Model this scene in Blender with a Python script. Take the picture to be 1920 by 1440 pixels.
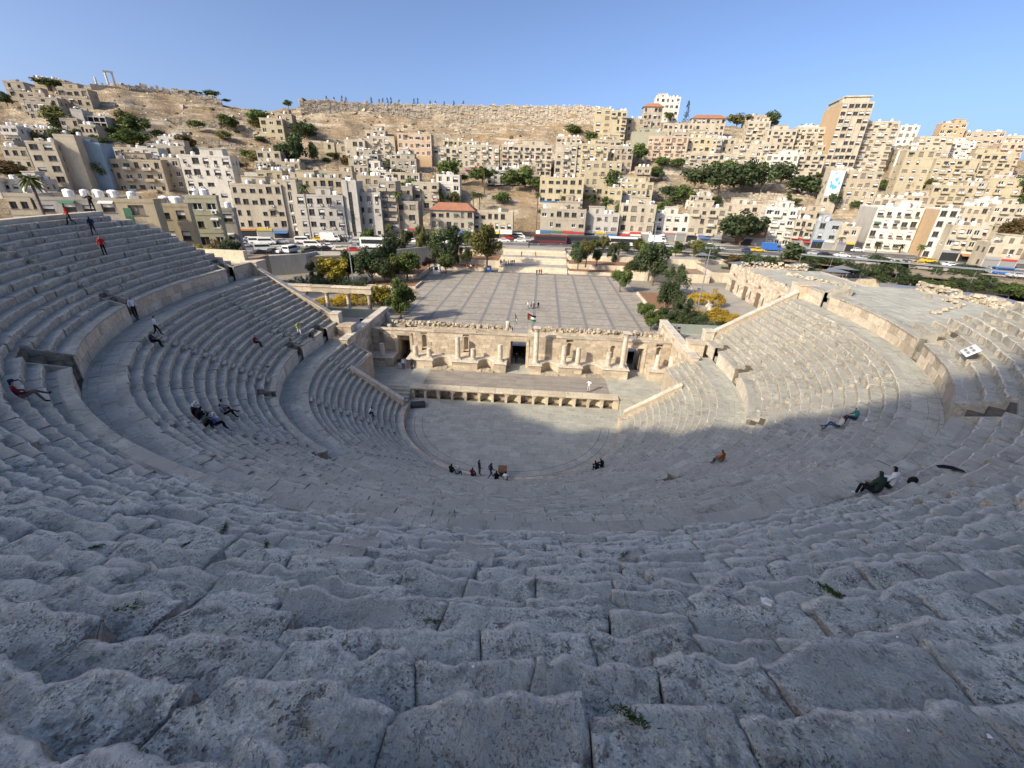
import bpy, bmesh, math, random
import numpy as np
from mathutils import Matrix, Vector

for _o in list(bpy.data.objects):
    bpy.data.objects.remove(_o)
SC = bpy.context.scene
COL = SC.collection
R = math.radians

# ------------------------------------------------------------------ camera
CAM_POS = Vector((2.44, -45.05, 26.11))
YAW, PITCH, ROLL, FPX = -0.0562, 0.4465, -0.0308, 798.2
cam_data = bpy.data.cameras.new('camera')
cam_data.sensor_width = 36.0
cam_data.lens = FPX / 1920 * 36.0
cam_data.clip_start = 0.05
cam_data.clip_end = 6000
cam = bpy.data.objects.new('camera', cam_data)
COL.objects.link(cam)
_fh = Vector((math.sin(YAW), math.cos(YAW), 0)); _rt = Vector((math.cos(YAW), -math.sin(YAW), 0)); _up = Vector((0, 0, 1))
_fw = _fh * math.cos(PITCH) - _up * math.sin(PITCH)
_uu = _fh * math.sin(PITCH) + _up * math.cos(PITCH)
_c, _s = math.cos(ROLL), math.sin(ROLL)
_X = _rt * _c - _uu * _s
_Y = _rt * _s + _uu * _c
_m = Matrix((_X, _Y, -_fw)).transposed().to_4x4()
_m.translation = CAM_POS
cam.matrix_world = _m
SC.camera = cam

# ------------------------------------------------------------------ sky, sun, exposure
SUN_FROM = Vector((-0.748, -0.663, 0)).normalized()
SUN_ELEV = R(31.5)
world = bpy.data.worlds.new('World')
SC.world = world
world.use_nodes = True
wn = world.node_tree.nodes
wbg = wn['Background']
sky = wn.new('ShaderNodeTexSky')
sky.sky_type = 'NISHITA'
sky.sun_disc = False
sky.sun_elevation = SUN_ELEV
sky.sun_rotation = math.atan2(SUN_FROM.x, SUN_FROM.y)
sky.altitude = 800
sky.air_density = 0.52
sky.dust_density = 6.0
sky.ozone_density = 3.5
world.node_tree.links.new(sky.outputs[0], wbg.inputs[0])
wbg.inputs[1].default_value = 0.15
sun_data = bpy.data.lights.new('sun', 'SUN')
sun_data.energy = 3.15
sun_data.angle = R(0.53)
sun_data.color = (1.0, 0.87, 0.66)
sun = bpy.data.objects.new('sun', sun_data)
COL.objects.link(sun)
_d = SUN_FROM * math.cos(SUN_ELEV) + Vector((0, 0, math.sin(SUN_ELEV)))
sun.rotation_euler = _d.to_track_quat('Z', 'Y').to_euler()
SC.view_settings.view_transform = 'Standard'
SC.view_settings.look = 'None'
SC.view_settings.gamma = 1.0
SC.view_settings.exposure = 0.85
SC.cycles.max_bounces = 6
SC.cycles.diffuse_bounces = 3

RNG = random.Random(7)
NPR = np.random.RandomState(7)

# ------------------------------------------------------------------ lie of the land
CAMX, CAMY = 2.44, -45.05
_AZ = [-180, -60, -39.4, -26.9, -4.2, 12.3, 28.8, 43.7, 60, 180]
_DF = [172, 172, 177, 171, 170, 176, 202, 228, 240, 240]
_DT = [340, 340, 345, 335, 345, 350, 385, 430, 450, 450]
_EA = [-180, -60, -52, -48, -45, -42, -36.6, -31, -25, -14, -4, 4, 10, 15, 23, 32, 42, 50, 60, 180]
_EE = [3.0, 4.2, 4.8, 5.2, 6.1, 6.7, 6.45, 5.9, 6.3, 6.6, 6.9, 7.0, 6.6, 6.2, 5.2, 4.3, 2.8, 2.0, 1.5, 1.5]
_PU = [0, .1, .3, .42, .6, .85, 1.0]
_PZ = [0, .035, .27, .36, .55, .85, 1.0]


def terrain(x, y):
    """height of the opposite hill above the orchestra floor (numpy arrays)"""
    dx, dy = np.asarray(x, float) - CAMX, np.asarray(y, float) - CAMY
    D = np.hypot(dx, dy)
    az = np.degrees(np.arctan2(dx, dy))
    df = np.interp(az, _AZ, _DF)
    dt = np.interp(az, _AZ, _DT)
    zt = 26.1 + dt * np.tan(np.radians(np.interp(az, _EA, _EE)))
    u = (D - df) / (dt - df)
    z = 6.0 + (zt - 6.0) * np.interp(u, _PU, _PZ)
    return np.where(u > 1, zt - (D - dt) * 0.05, z)

# ------------------------------------------------------------------ places (metres)
BUILDINGS = [
    ('top', -241.4, 172.5, 0.357, 7.3, 50.7, 60.2, 3, 2, 'greytan', '', 8),
    ('top', -225.8, 164.0, 0.352, 10.0, 45.3, 54.9, 2, 3, 'tan', '', 8),
    ('top', -248.9, 191.8, 0.344, 4.8, 58.3, 64.9, 1, 1, 'tan', '', 8),
    ('top', -239.0, 191.4, 0.336, 6.1, 58.0, 64.2, 1, 2, 'tan', '', 8),
    ('top', -215.8, 174.3, 0.332, 11.7, 48.8, 58.3, 2, 4, 'tan', '', 8),
    ('top', -220.1, 163.1, 0.347, 10.6, 44.3, 53.2, 2, 2, 'greytan', '', 8),
    ('upper', -196.5, 153.4, 0.334, 4.0, 37.1, 47.7, 3, 1, 'concrete', 'n', 8),
    ('upper', -192.4, 156.0, 0.326, 8.7, 37.4, 45.8, 3, 4, 'concrete', 'k', 8),
    ('upper', -201.8, 129.1, 0.367, 4.8, 30.0, 39.3, 3, 2, 'white', 'b', 8),
    ('upper', -202.9, 141.9, 0.352, 12.7, 33.4, 39.7, 1, 4, 'white', 't', 8),
    ('upper', -188.5, 116.5, 0.368, 7.3, 24.2, 31.8, 1, 3, 'cream', '', 8),
    ('lower', -162.8, 103.2, 0.361, 7.6, 17.1, 33.1, 5, 2, 'cream', 'w', 8),
    ('lower', -158.0, 107.4, 0.35, 5.7, 17.2, 35.5, 1, 1, 'cream', 'n', 14),
    ('lower', -156.0, 112.7, 0.338, 7.4, 18.5, 33.6, 1, 1, 'bluewall', 'n', 8),
    ('lower', -162.7, 92.9, 0.371, 10.0, 14.6, 21.9, 2, 5, 'white', 't', 8),
    ('lower', -145.6, 118.6, 0.314, 15.9, 17.5, 28.9, 3, 4, 'tan', 'b', 8),
    ('lower', -138.3, 125.8, 0.294, 6.0, 17.9, 30.0, 3, 2, 'cream', 't', 8),
    ('street', -116.7, 115.5, 0.278, 16.1, 9.4, 30.8, 5, 5, 'white', 'cp', 8),
    ('upper', -160.2, 155.9, 0.289, 9.2, 30.1, 38.7, 2, 2, 'white', '', 8),
    ('near', -90.2, 31.3, 0.441, 4.5, 5.0, 21.4, 3, 3, 'cream', 'a', 8),
    ('near', -79.7, 31.0, 0.413, 11.5, 5.0, 21.1, 1, 4, 'grey', 't', 8),
    ('near', -66.0, 27.9, 0.377, 5.4, 5.0, 21.3, 1, 1, 'yellowtan', 'd', 3),
    ('near', -65.1, 34.0, 0.353, 5.6, 5.0, 20.4, 1, 1, 'yellowtan', 't', 2),
    ('near', -63.6, 40.4, 0.329, 4.9, 5.0, 21.6, 1, 2, 'khaki', 't', 1.5),
    ('near', -65.4, 44.1, 0.326, 8.8, 5.0, 19.1, 2, 3, 'grey', '', 1.5),
    ('street', -90.4, 100.0, 0.247, 15.2, 5.4, 22.5, 4, 6, 'cream', 's', 8),
    ('street', -81.1, 102.9, 0.224, 4.9, 5.4, 24.0, 4, 1, 'cream', 'v', 8),
    ('street', -71.9, 104.2, 0.2, 15.0, 5.4, 19.8, 4, 5, 'concrete', 'c', 8),
    ('street', -62.3, 106.9, 0.105, 4.5, 5.4, 24.2, 1, 1, 'concrete', 'f', 8),
    ('street', -57.5, 110.1, 0.095, 8.1, 5.4, 20.8, 4, 3, 'concrete', 'c', 8),
    ('lower', -78.5, 118.8, 0.199, 16.1, 6.5, 24.8, 5, 6, 'yellowtan', 't', 8),
    ('street', -51.8, 113.4, 0.086, 6.0, 5.4, 24.5, 6, 2, 'greytan', 'b', 8),
    ('street', -46.1, 115.4, 0.075, 8.3, 5.4, 18.2, 3, 2, 'greytan', 'sr', 8),
    ('street', -30.8, 120.3, 0.05, 16.0, 5.4, 15.6, 2, 6, 'greytan', 'hs', 8),
    ('street', -15.9, 123.4, 0.027, 14.6, 5.4, 15.2, 2, 6, 'cream', 's', 8),
    ('lower', -96.1, 118.6, 0.235, 8.5, 7.2, 26.7, 3, 3, 'yellowtan', 't', 8),
    ('lower', -64.9, 131.3, 0.157, 8.7, 7.2, 26.0, 3, 3, 'tan', 't', 8),
    ('upper', -122.3, 164.3, 0.229, 9.9, 24.8, 34.7, 1, 3, 'cream', '', 8),
    ('upper', -139.5, 201.0, 0.223, 11.0, 39.7, 51.1, 2, 2, 'yellow', '', 8),
    ('upper', -135.1, 205.9, 0.213, 8.1, 41.1, 53.7, 2, 2, 'tan', '', 8),
    ('terrace', -107.0, 193.1, 0.182, 5.2, 32.9, 40.4, 2, 1, 'yellow', '', 8),
    ('terrace', -101.9, 194.4, 0.104, 6.9, 32.7, 39.7, 1, 2, 'tan', '', 8),
    ('terrace', -93.9, 193.8, 0.098, 10.1, 31.3, 41.9, 2, 3, 'cream', '', 8),
    ('terrace', -88.0, 196.8, 0.091, 5.1, 31.6, 43.0, 2, 1, 'greytan', 'n', 8),
    ('terrace', -79.7, 195.9, 0.084, 11.2, 30.3, 44.0, 3, 3, 'cream', 'b', 8),
    ('upper', -93.8, 224.7, 0.145, 11.1, 42.6, 48.9, 1, 3, 'cream', '', 8),
    ('terrace', -64.0, 196.3, 0.069, 17.0, 28.8, 45.5, 3, 4, 'pinktan', 'o', 8),
    ('terrace', -47.9, 200.2, 0.051, 15.5, 28.9, 40.3, 2, 4, 'cream', 'b', 8),
    ('upper', -45.8, 225.8, 0.074, 20.0, 38.1, 45.1, 1, 5, 'yellow', 't', 8),
    ('terrace', -30.8, 200.1, 0.034, 18.4, 27.9, 41.7, 2, 5, 'cream', 'bs', 8),
    ('terrace', -7.4, 201.4, 0.009, 25.4, 27.6, 42.3, 3, 7, 'cream', 'b', 8),
    ('terrace', 12.3, 197.7, -0.011, 10.8, 26.4, 42.5, 3, 3, 'cream', 'b', 8),
    ('upper', 14.9, 241.1, -0.019, 14.4, 42.5, 49.8, 1, 4, 'cream', 't', 8),
    ('terrace', 24.9, 198.0, -0.025, 16.2, 26.3, 43.3, 3, 4, 'yellow', 'b', 8),
    ('lower', -80.6, 172.4, 0.155, 12.1, 23.4, 32.2, 2, 3, 'white', '', 8),
    ('lower', -61.9, 165.7, 0.125, 15.0, 19.7, 27.7, 1, 4, 'cream', '', 8),
    ('lower', -47.7, 149.9, 0.107, 11.1, 12.0, 24.2, 3, 3, 'cream', 'b', 8),
    ('lower', -39.0, 155.2, 0.087, 10.0, 13.3, 27.3, 3, 3, 'white', 't', 8),
    ('lower', -57.0, 145.6, 0.129, 9.2, 11.3, 22.4, 2, 3, 'greytan', 't', 8),
    ('lower', -88.1, 155.5, 0.18, 13.4, 19.5, 27.3, 1, 4, 'tan', '', 8),
    ('lower', 9.9, 161.1, -0.017, 19.1, 13.3, 27.7, 2, 6, 'yellow', 'z', 8),
    ('lower', 28.4, 172.6, -0.053, 16.2, 17.8, 34.9, 3, 5, 'yellowtan', 'a', 8),
    ('street', 10.0, 126.7, -0.012, 16.9, 5.4, 16.8, 3, 5, 'greytan', 'sr', 8),
    ('street', 25.0, 129.5, -0.034, 12.5, 5.4, 15.4, 3, 3, 'concrete', 'sy', 8),
    ('street', 38.4, 131.3, -0.053, 12.9, 5.6, 19.1, 4, 3, 'cream', 'srt', 8),
    ('street', 52.7, 135.0, -0.071, 12.8, 5.7, 15.9, 2, 4, 'white', 'as', 8),
    ('street', 65.1, 133.3, -0.148, 13.0, 5.4, 18.7, 3, 4, 'cream', 'bs', 8),
    ('lower', 87.6, 153.9, -0.175, 15.9, 8.0, 19.6, 2, 5, 'cream', '', 8),
    ('street', 82.0, 129.7, -0.183, 8.6, 5.4, 13.5, 2, 3, 'brown', 's', 8),
    ('lower', 43.5, 168.4, -0.082, 14.6, 16.2, 26.7, 2, 5, 'yellow', 't', 8),
    ('lower', 50.6, 192.9, -0.086, 7.1, 24.6, 33.7, 2, 2, 'tan', 'b', 8),
    ('lower', 33.2, 159.5, -0.065, 5.8, 12.4, 24.4, 2, 2, 'yellow', '', 8),
    ('lower', 14.4, 157.8, -0.026, 9.7, 11.8, 18.4, 1, 3, 'greytan', '', 8),
    ('top', 81.8, 300.8, -0.098, 16.2, 64.3, 79.0, 4, 3, 'white', 't', 8),
    ('top', 66.3, 267.7, -0.088, 11.4, 53.1, 68.9, 3, 3, 'greytan', 'h', 8),
    ('top', 35.4, 259.2, -0.048, 9.8, 50.0, 66.1, 5, 2, 'yellow', 'w', 8),
    ('top', 43.3, 247.7, -0.061, 9.0, 44.8, 63.8, 5, 2, 'yellow', 'b', 8),
    ('upper', 54.2, 253.3, -0.075, 9.8, 47.1, 60.9, 3, 2, 'tan', 'b', 8),
    ('upper', 57.9, 228.2, -0.087, 18.1, 36.7, 51.7, 2, 3, 'olive', 'n', 8),
    ('upper', 81.7, 262.0, -0.108, 17.7, 49.6, 59.7, 2, 4, 'cream', '', 8),
    ('upper', 101.0, 268.8, -0.131, 19.8, 50.6, 63.6, 2, 5, 'cream', 'h', 8),
    ('upper', 68.3, 226.5, -0.103, 20.9, 35.4, 49.8, 3, 6, 'pinktan', 'b', 8),
    ('upper', 87.0, 228.1, -0.13, 15.6, 34.6, 49.8, 3, 4, 'yellow', '', 8),
    ('terrace', 91.6, 224.4, -0.082, 26.7, 32.7, 42.1, 2, 7, 'cream', 'b', 8),
    ('upper', 105.0, 243.8, -0.146, 10.3, 39.7, 51.0, 3, 3, 'cream', 't', 8),
    ('upper', 115.4, 232.2, -0.167, 18.4, 34.4, 47.7, 3, 5, 'cream', 'b', 8),
    ('top', 129.5, 263.7, -0.168, 12.4, 46.6, 62.0, 3, 3, 'cream', 'b', 8),
    ('upper', 44.9, 217.7, -0.069, 8.3, 32.9, 43.9, 3, 2, 'greytan', 'b', 8),
    ('upper', 37.1, 226.0, -0.055, 11.5, 36.1, 47.5, 2, 3, 'tan', '', 8),
    ('top', 164.3, 231.8, -0.236, 14.2, 33.8, 67.9, 10, 5, 'cream', 'T', 30.4),
    ('upper', 181.2, 233.2, -0.25, 14.6, 34.2, 59.7, 6, 4, 'cream', 'b', 14),
    ('top', 138.7, 252.0, -0.185, 15.7, 41.6, 56.9, 3, 4, 'cream', 'b', 8),
    ('top', 154.2, 251.9, -0.204, 15.0, 41.5, 58.3, 3, 4, 'cream', 'b', 8),
    ('terrace', 129.0, 223.0, -0.189, 15.9, 30.8, 42.4, 2, 5, 'white', 'b', 8),
    ('terrace', 144.3, 222.9, -0.209, 12.5, 30.8, 42.8, 3, 3, 'cream', 'b', 8),
    ('lower', 142.3, 174.2, -0.247, 14.5, 16.2, 33.7, 3, 4, 'tan', 'c', 8),
    ('lower', 131.0, 173.6, -0.232, 5.7, 15.8, 34.7, 3, 1, 'cream', 'm', 8),
    ('top', 233.9, 288.7, -0.258, 10.2, 52.2, 64.5, 2, 2, 'white', '', 8),
    ('upper', 224.6, 251.0, -0.276, 16.3, 40.2, 55.3, 3, 5, 'cream', 'b', 8),
    ('top', 256.1, 283.3, -0.28, 12.8, 49.4, 65.8, 2, 3, 'orange', '', 8),
    ('top', 272.6, 278.3, -0.297, 19.0, 47.0, 61.1, 2, 4, 'tan', 't', 8),
    ('upper', 173.4, 188.5, -0.277, 11.1, 20.3, 43.5, 5, 3, 'yellowtan', '', 8),
    ('upper', 194.3, 230.2, -0.261, 4.3, 32.9, 46.9, 3, 1, 'tan', 'm', 8),
    ('upper', 211.8, 215.1, -0.291, 17.4, 27.9, 42.1, 3, 4, 'yellowtan', 'b', 8),
    ('upper', 243.2, 255.2, -0.288, 11.8, 41.5, 53.3, 3, 3, 'white', 'b', 8),
    ('upper', 227.5, 213.3, -0.308, 15.6, 27.6, 44.8, 4, 4, 'yellowtan', 'b', 8),
    ('upper', 247.8, 229.5, -0.314, 9.6, 33.0, 51.1, 5, 3, 'pinktan', 'b', 8),
    ('street', 129.6, 128.0, -0.276, 13.9, 5.4, 21.0, 4, 5, 'white', 'z2G', 17.6),
    ('street', 136.1, 115.7, -0.302, 5.2, 5.4, 21.5, 5, 2, 'white', 'O', 11.8),
    ('street', 139.7, 109.5, -0.313, 9.8, 5.4, 16.9, 3, 5, 'cream', 'bs', 8),
    ('street', 139.8, 95.8, -0.33, 7.8, 5.4, 13.1, 2, 5, 'cream', 'sr', 8),
    ('street', 93.3, 136.7, -0.202, 10.8, 5.5, 19.4, 3, 4, 'white', 'b', 8),
    ('street', 101.6, 132.6, -0.219, 7.5, 5.4, 15.8, 2, 4, 'cream', 'bs', 8),
    ('street', 107.5, 128.8, -0.234, 7.9, 5.4, 15.6, 3, 2, 'bluegrey', 's', 8),
    ('street', 112.9, 124.7, -0.247, 5.8, 5.4, 14.3, 2, 2, 'cream', 'sy', 8),
    ('lower', 186.9, 179.7, -0.294, 15.1, 18.4, 29.4, 2, 5, 'yellowtan', 'b', 8),
    ('lower', 178.7, 154.5, -0.309, 11.9, 11.4, 21.6, 2, 5, 'cream', 't', 8),
    ('lower', 185.5, 149.1, -0.324, 8.9, 10.5, 22.8, 2, 4, 'cream', 'b', 8),
    ('lower', 155.7, 171.5, -0.262, 12.1, 15.6, 23.5, 1, 4, 'cream', 't', 8),
    ('upper', 219.1, 192.4, -0.316, 13.3, 21.8, 33.2, 3, 4, 'yellowtan', 'b', 8),
    ('lower', 167.3, 170.0, -0.279, 11.3, 15.5, 24.7, 2, 3, 'tan', 't', 8),
    ('lower', 108.7, 170.4, -0.195, 10.7, 14.3, 20.8, 1, 3, 'cream', '', 8),
    ('top', 286.3, 273.7, -0.309, 9.9, 46.0, 58.8, 2, 2, 'cream', '', 8),
    ('lower', 120.0, 161.9, -0.219, 12.1, 11.4, 17.6, 1, 3, 'tan', '', 8),
    ('lower', -65.8, 180.9, 0.124, 12.4, 24.4, 33.7, 2, 3, 'greytan', 'c', 8),
    ('lower', -68.6, 191.7, 0.123, 8.4, 27.6, 36.2, 2, 2, 'concrete', 't', 8),
    ('lower', -84.2, 171.3, 0.162, 8.5, 23.5, 32.9, 3, 4, 'cream', 't', 8),
    ('lower', -74.5, 170.7, 0.145, 6.4, 22.5, 28.5, 2, 2, 'white', 't', 8),
    ('lower', -85.5, 183.1, 0.156, 7.6, 26.6, 36.9, 3, 4, 'tan', 't', 8),
    ('lower', -82.9, 183.6, 0.151, 7.5, 26.4, 35.3, 3, 4, 'concrete', 'b', 8),
    ('upper', 33.6, 216.9, -0.051, 11.6, 32.7, 40.6, 3, 4, 'tan', 't', 8),
    ('upper', 43.1, 211.2, -0.068, 8.8, 30.4, 39.9, 3, 2, 'tan', '', 8),
    ('upper', 31.0, 214.0, -0.048, 8.4, 31.6, 42.9, 2, 2, 'cream', '', 8),
    ('upper', 232.8, 208.0, -0.314, 6.8, 26.3, 35.0, 3, 2, 'concrete', '', 8),
    ('upper', 202.9, 248.3, -0.254, 7.2, 39.5, 47.5, 2, 3, 'white', 'b', 8),
    ('upper', 145.1, 150.8, -0.268, 5.3, 8.4, 16.3, 2, 3, 'concrete', '', 8),
    ('upper', 208.5, 194.5, -0.302, 7.8, 22.0, 31.7, 2, 2, 'cream', 'b', 8),
    ('upper', 168.8, 150.8, -0.298, 7.1, 9.8, 15.8, 2, 2, 'cream', 'b', 8),
    ('upper', 148.2, 149.0, -0.275, 5.9, 8.1, 17.0, 2, 4, 'concrete', 'b', 8),
    ('upper', 203.9, 245.0, -0.257, 7.7, 38.3, 45.1, 3, 3, 'tan', 't', 8),
    ('upper', 183.0, 158.4, -0.307, 5.8, 12.8, 18.5, 2, 4, 'cream', 'b', 8),
    ('upper', 189.8, 164.6, -0.311, 8.3, 14.8, 24.2, 2, 4, 'white', 'b', 8),
    ('upper', 214.9, 251.1, -0.265, 7.1, 40.4, 50.7, 2, 4, 'cream', 't', 8),
    ('upper', 274.8, 262.9, -0.307, 11.5, 43.4, 52.8, 2, 4, 'tan', 'c', 8),
    ('upper', 167.2, 150.7, -0.297, 8.1, 9.7, 17.1, 3, 4, 'concrete', 't', 8),
    ('upper', 202.9, 167.7, -0.32, 6.7, 16.4, 22.4, 3, 2, 'cream', 't', 8),
    ('upper', 195.0, 237.2, -0.255, 10.8, 35.5, 46.4, 3, 2, 'yellowtan', 't', 8),
    ('upper', 225.3, 219.5, -0.297, 10.8, 29.4, 37.2, 3, 4, 'yellowtan', 'b', 8),
    ('upper', 185.5, 145.5, -0.324, 7.0, 9.8, 15.3, 2, 3, 'cream', '', 8),
    ('upper', 79.1, 235.4, -0.114, 7.6, 38.2, 46.8, 3, 2, 'cream', 'b', 8),
    ('upper', 60.8, 266.8, -0.079, 10.4, 52.8, 61.4, 3, 4, 'tan', 'b', 8),
    ('upper', 95.4, 241.1, -0.135, 12.5, 39.3, 50.6, 2, 3, 'concrete', 'b', 8),
    ('upper', 80.5, 244.2, -0.113, 10.0, 42.0, 53.7, 2, 4, 'greytan', '', 8),
    ('upper', 52.4, 233.3, -0.076, 10.0, 38.7, 47.8, 2, 2, 'yellowtan', '', 8),
    ('upper', 68.1, 247.3, -0.095, 9.3, 44.4, 54.2, 2, 3, 'yellowtan', '', 8),
    ('upper', 139.6, 295.9, -0.163, 12.7, 58.2, 69.2, 3, 2, 'tan', 'c', 8),
    ('upper', 88.9, 246.0, -0.124, 14.5, 41.9, 52.9, 3, 3, 'tan', '', 8),
    ('upper', 87.8, 249.4, -0.121, 9.0, 43.5, 53.0, 2, 3, 'cream', 't', 8),
    ('upper', -226.8, 163.5, 0.352, 6.1, 45.2, 51.7, 3, 2, 'greytan', 'b', 8),
    ('upper', -221.4, 161.7, 0.349, 9.0, 43.9, 51.2, 2, 4, 'greytan', 'c', 8),
    ('upper', -180.2, 133.9, 0.337, 7.3, 27.7, 34.4, 2, 4, 'concrete', '', 8),
    ('upper', -198.4, 150.4, 0.338, 6.1, 36.1, 44.2, 2, 3, 'tan', '', 8),
    ('upper', -224.9, 163.5, 0.351, 9.1, 45.0, 52.6, 3, 2, 'greytan', 'c', 8),
    ('upper', -187.9, 147.6, 0.33, 5.5, 33.7, 41.8, 2, 4, 'cream', 't', 8),
    ('upper', -201.5, 139.5, 0.353, 5.5, 32.5, 39.4, 3, 4, 'cream', 'b', 8),
    ('lower', -164.6, 136.7, 0.315, 8.0, 26.1, 33.4, 2, 4, 'cream', '', 8),
    ('lower', -156.6, 137.0, 0.305, 8.9, 25.0, 33.4, 2, 3, 'white', 'b', 8),
    ('lower', -159.9, 147.9, 0.296, 8.5, 27.8, 35.6, 2, 3, 'concrete', 't', 8),
    ('lower', -154.5, 148.0, 0.29, 9.8, 26.6, 34.9, 2, 4, 'cream', 'c', 8),
    ('upper', 166.9, 279.9, -0.2, 10.3, 51.9, 62.2, 3, 2, 'white', 'b', 8),
    ('upper', 159.0, 240.3, -0.215, 8.4, 37.1, 48.7, 3, 3, 'yellowtan', 'b', 8),
    ('upper', 139.6, 232.0, -0.195, 7.7, 33.9, 41.5, 3, 2, 'cream', '', 8),
    ('upper', 158.1, 257.4, -0.202, 10.0, 43.6, 53.1, 3, 4, 'greytan', 'b', 8),
    ('upper', 173.3, 277.3, -0.208, 13.7, 50.9, 60.5, 3, 2, 'cream', '', 8),
    ('lower', -10.9, 187.1, 0.024, 7.2, 23.9, 31.3, 2, 2, 'concrete', 'b', 8),
    ('lower', -5.9, 186.6, 0.014, 8.3, 23.6, 33.0, 2, 3, 'tan', 'b', 8),
    ('lower', -21.6, 185.9, 0.043, 9.6, 23.8, 30.2, 3, 2, 'concrete', 'c', 8),
    ('lower', 35.5, 165.3, -0.067, 9.4, 14.8, 21.2, 2, 2, 'tan', 'b', 8),
    ('lower', 31.3, 171.2, -0.058, 10.7, 17.3, 27.5, 3, 3, 'yellowtan', 't', 8),
    ('lower', 43.7, 167.1, -0.083, 8.7, 15.7, 24.3, 2, 4, 'yellowtan', '', 8),
    ('lower', 15.0, 171.0, -0.025, 11.9, 17.4, 25.0, 3, 2, 'cream', 't', 8),
    ('lower', 36.2, 163.0, -0.069, 10.6, 13.8, 20.9, 3, 3, 'concrete', 't', 8),
    ('lower', 37.3, 170.2, -0.07, 11.2, 16.9, 26.8, 3, 2, 'concrete', 't', 8),
    ('lower', -111.1, 158.7, 0.216, 10.0, 22.6, 30.5, 2, 3, 'tan', 't', 8),
    ('lower', -119.9, 154.6, 0.233, 6.2, 22.5, 30.3, 3, 4, 'cream', 'b', 8),
    ('lower', -117.0, 141.4, 0.241, 6.2, 18.6, 25.8, 2, 2, 'white', 'c', 8),
    ('lower', -105.8, 148.2, 0.216, 9.6, 19.2, 26.3, 3, 2, 'cream', 'c', 8),
    ('lower', 99.7, 162.3, -0.187, 5.5, 11.2, 18.2, 2, 2, 'white', 'c', 8),
    ('lower', 70.5, 166.7, -0.132, 8.4, 13.8, 20.1, 3, 2, 'white', '', 8),
    ('lower', 71.6, 165.2, -0.136, 9.2, 13.1, 22.1, 3, 2, 'cream', '', 8),
]
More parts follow.
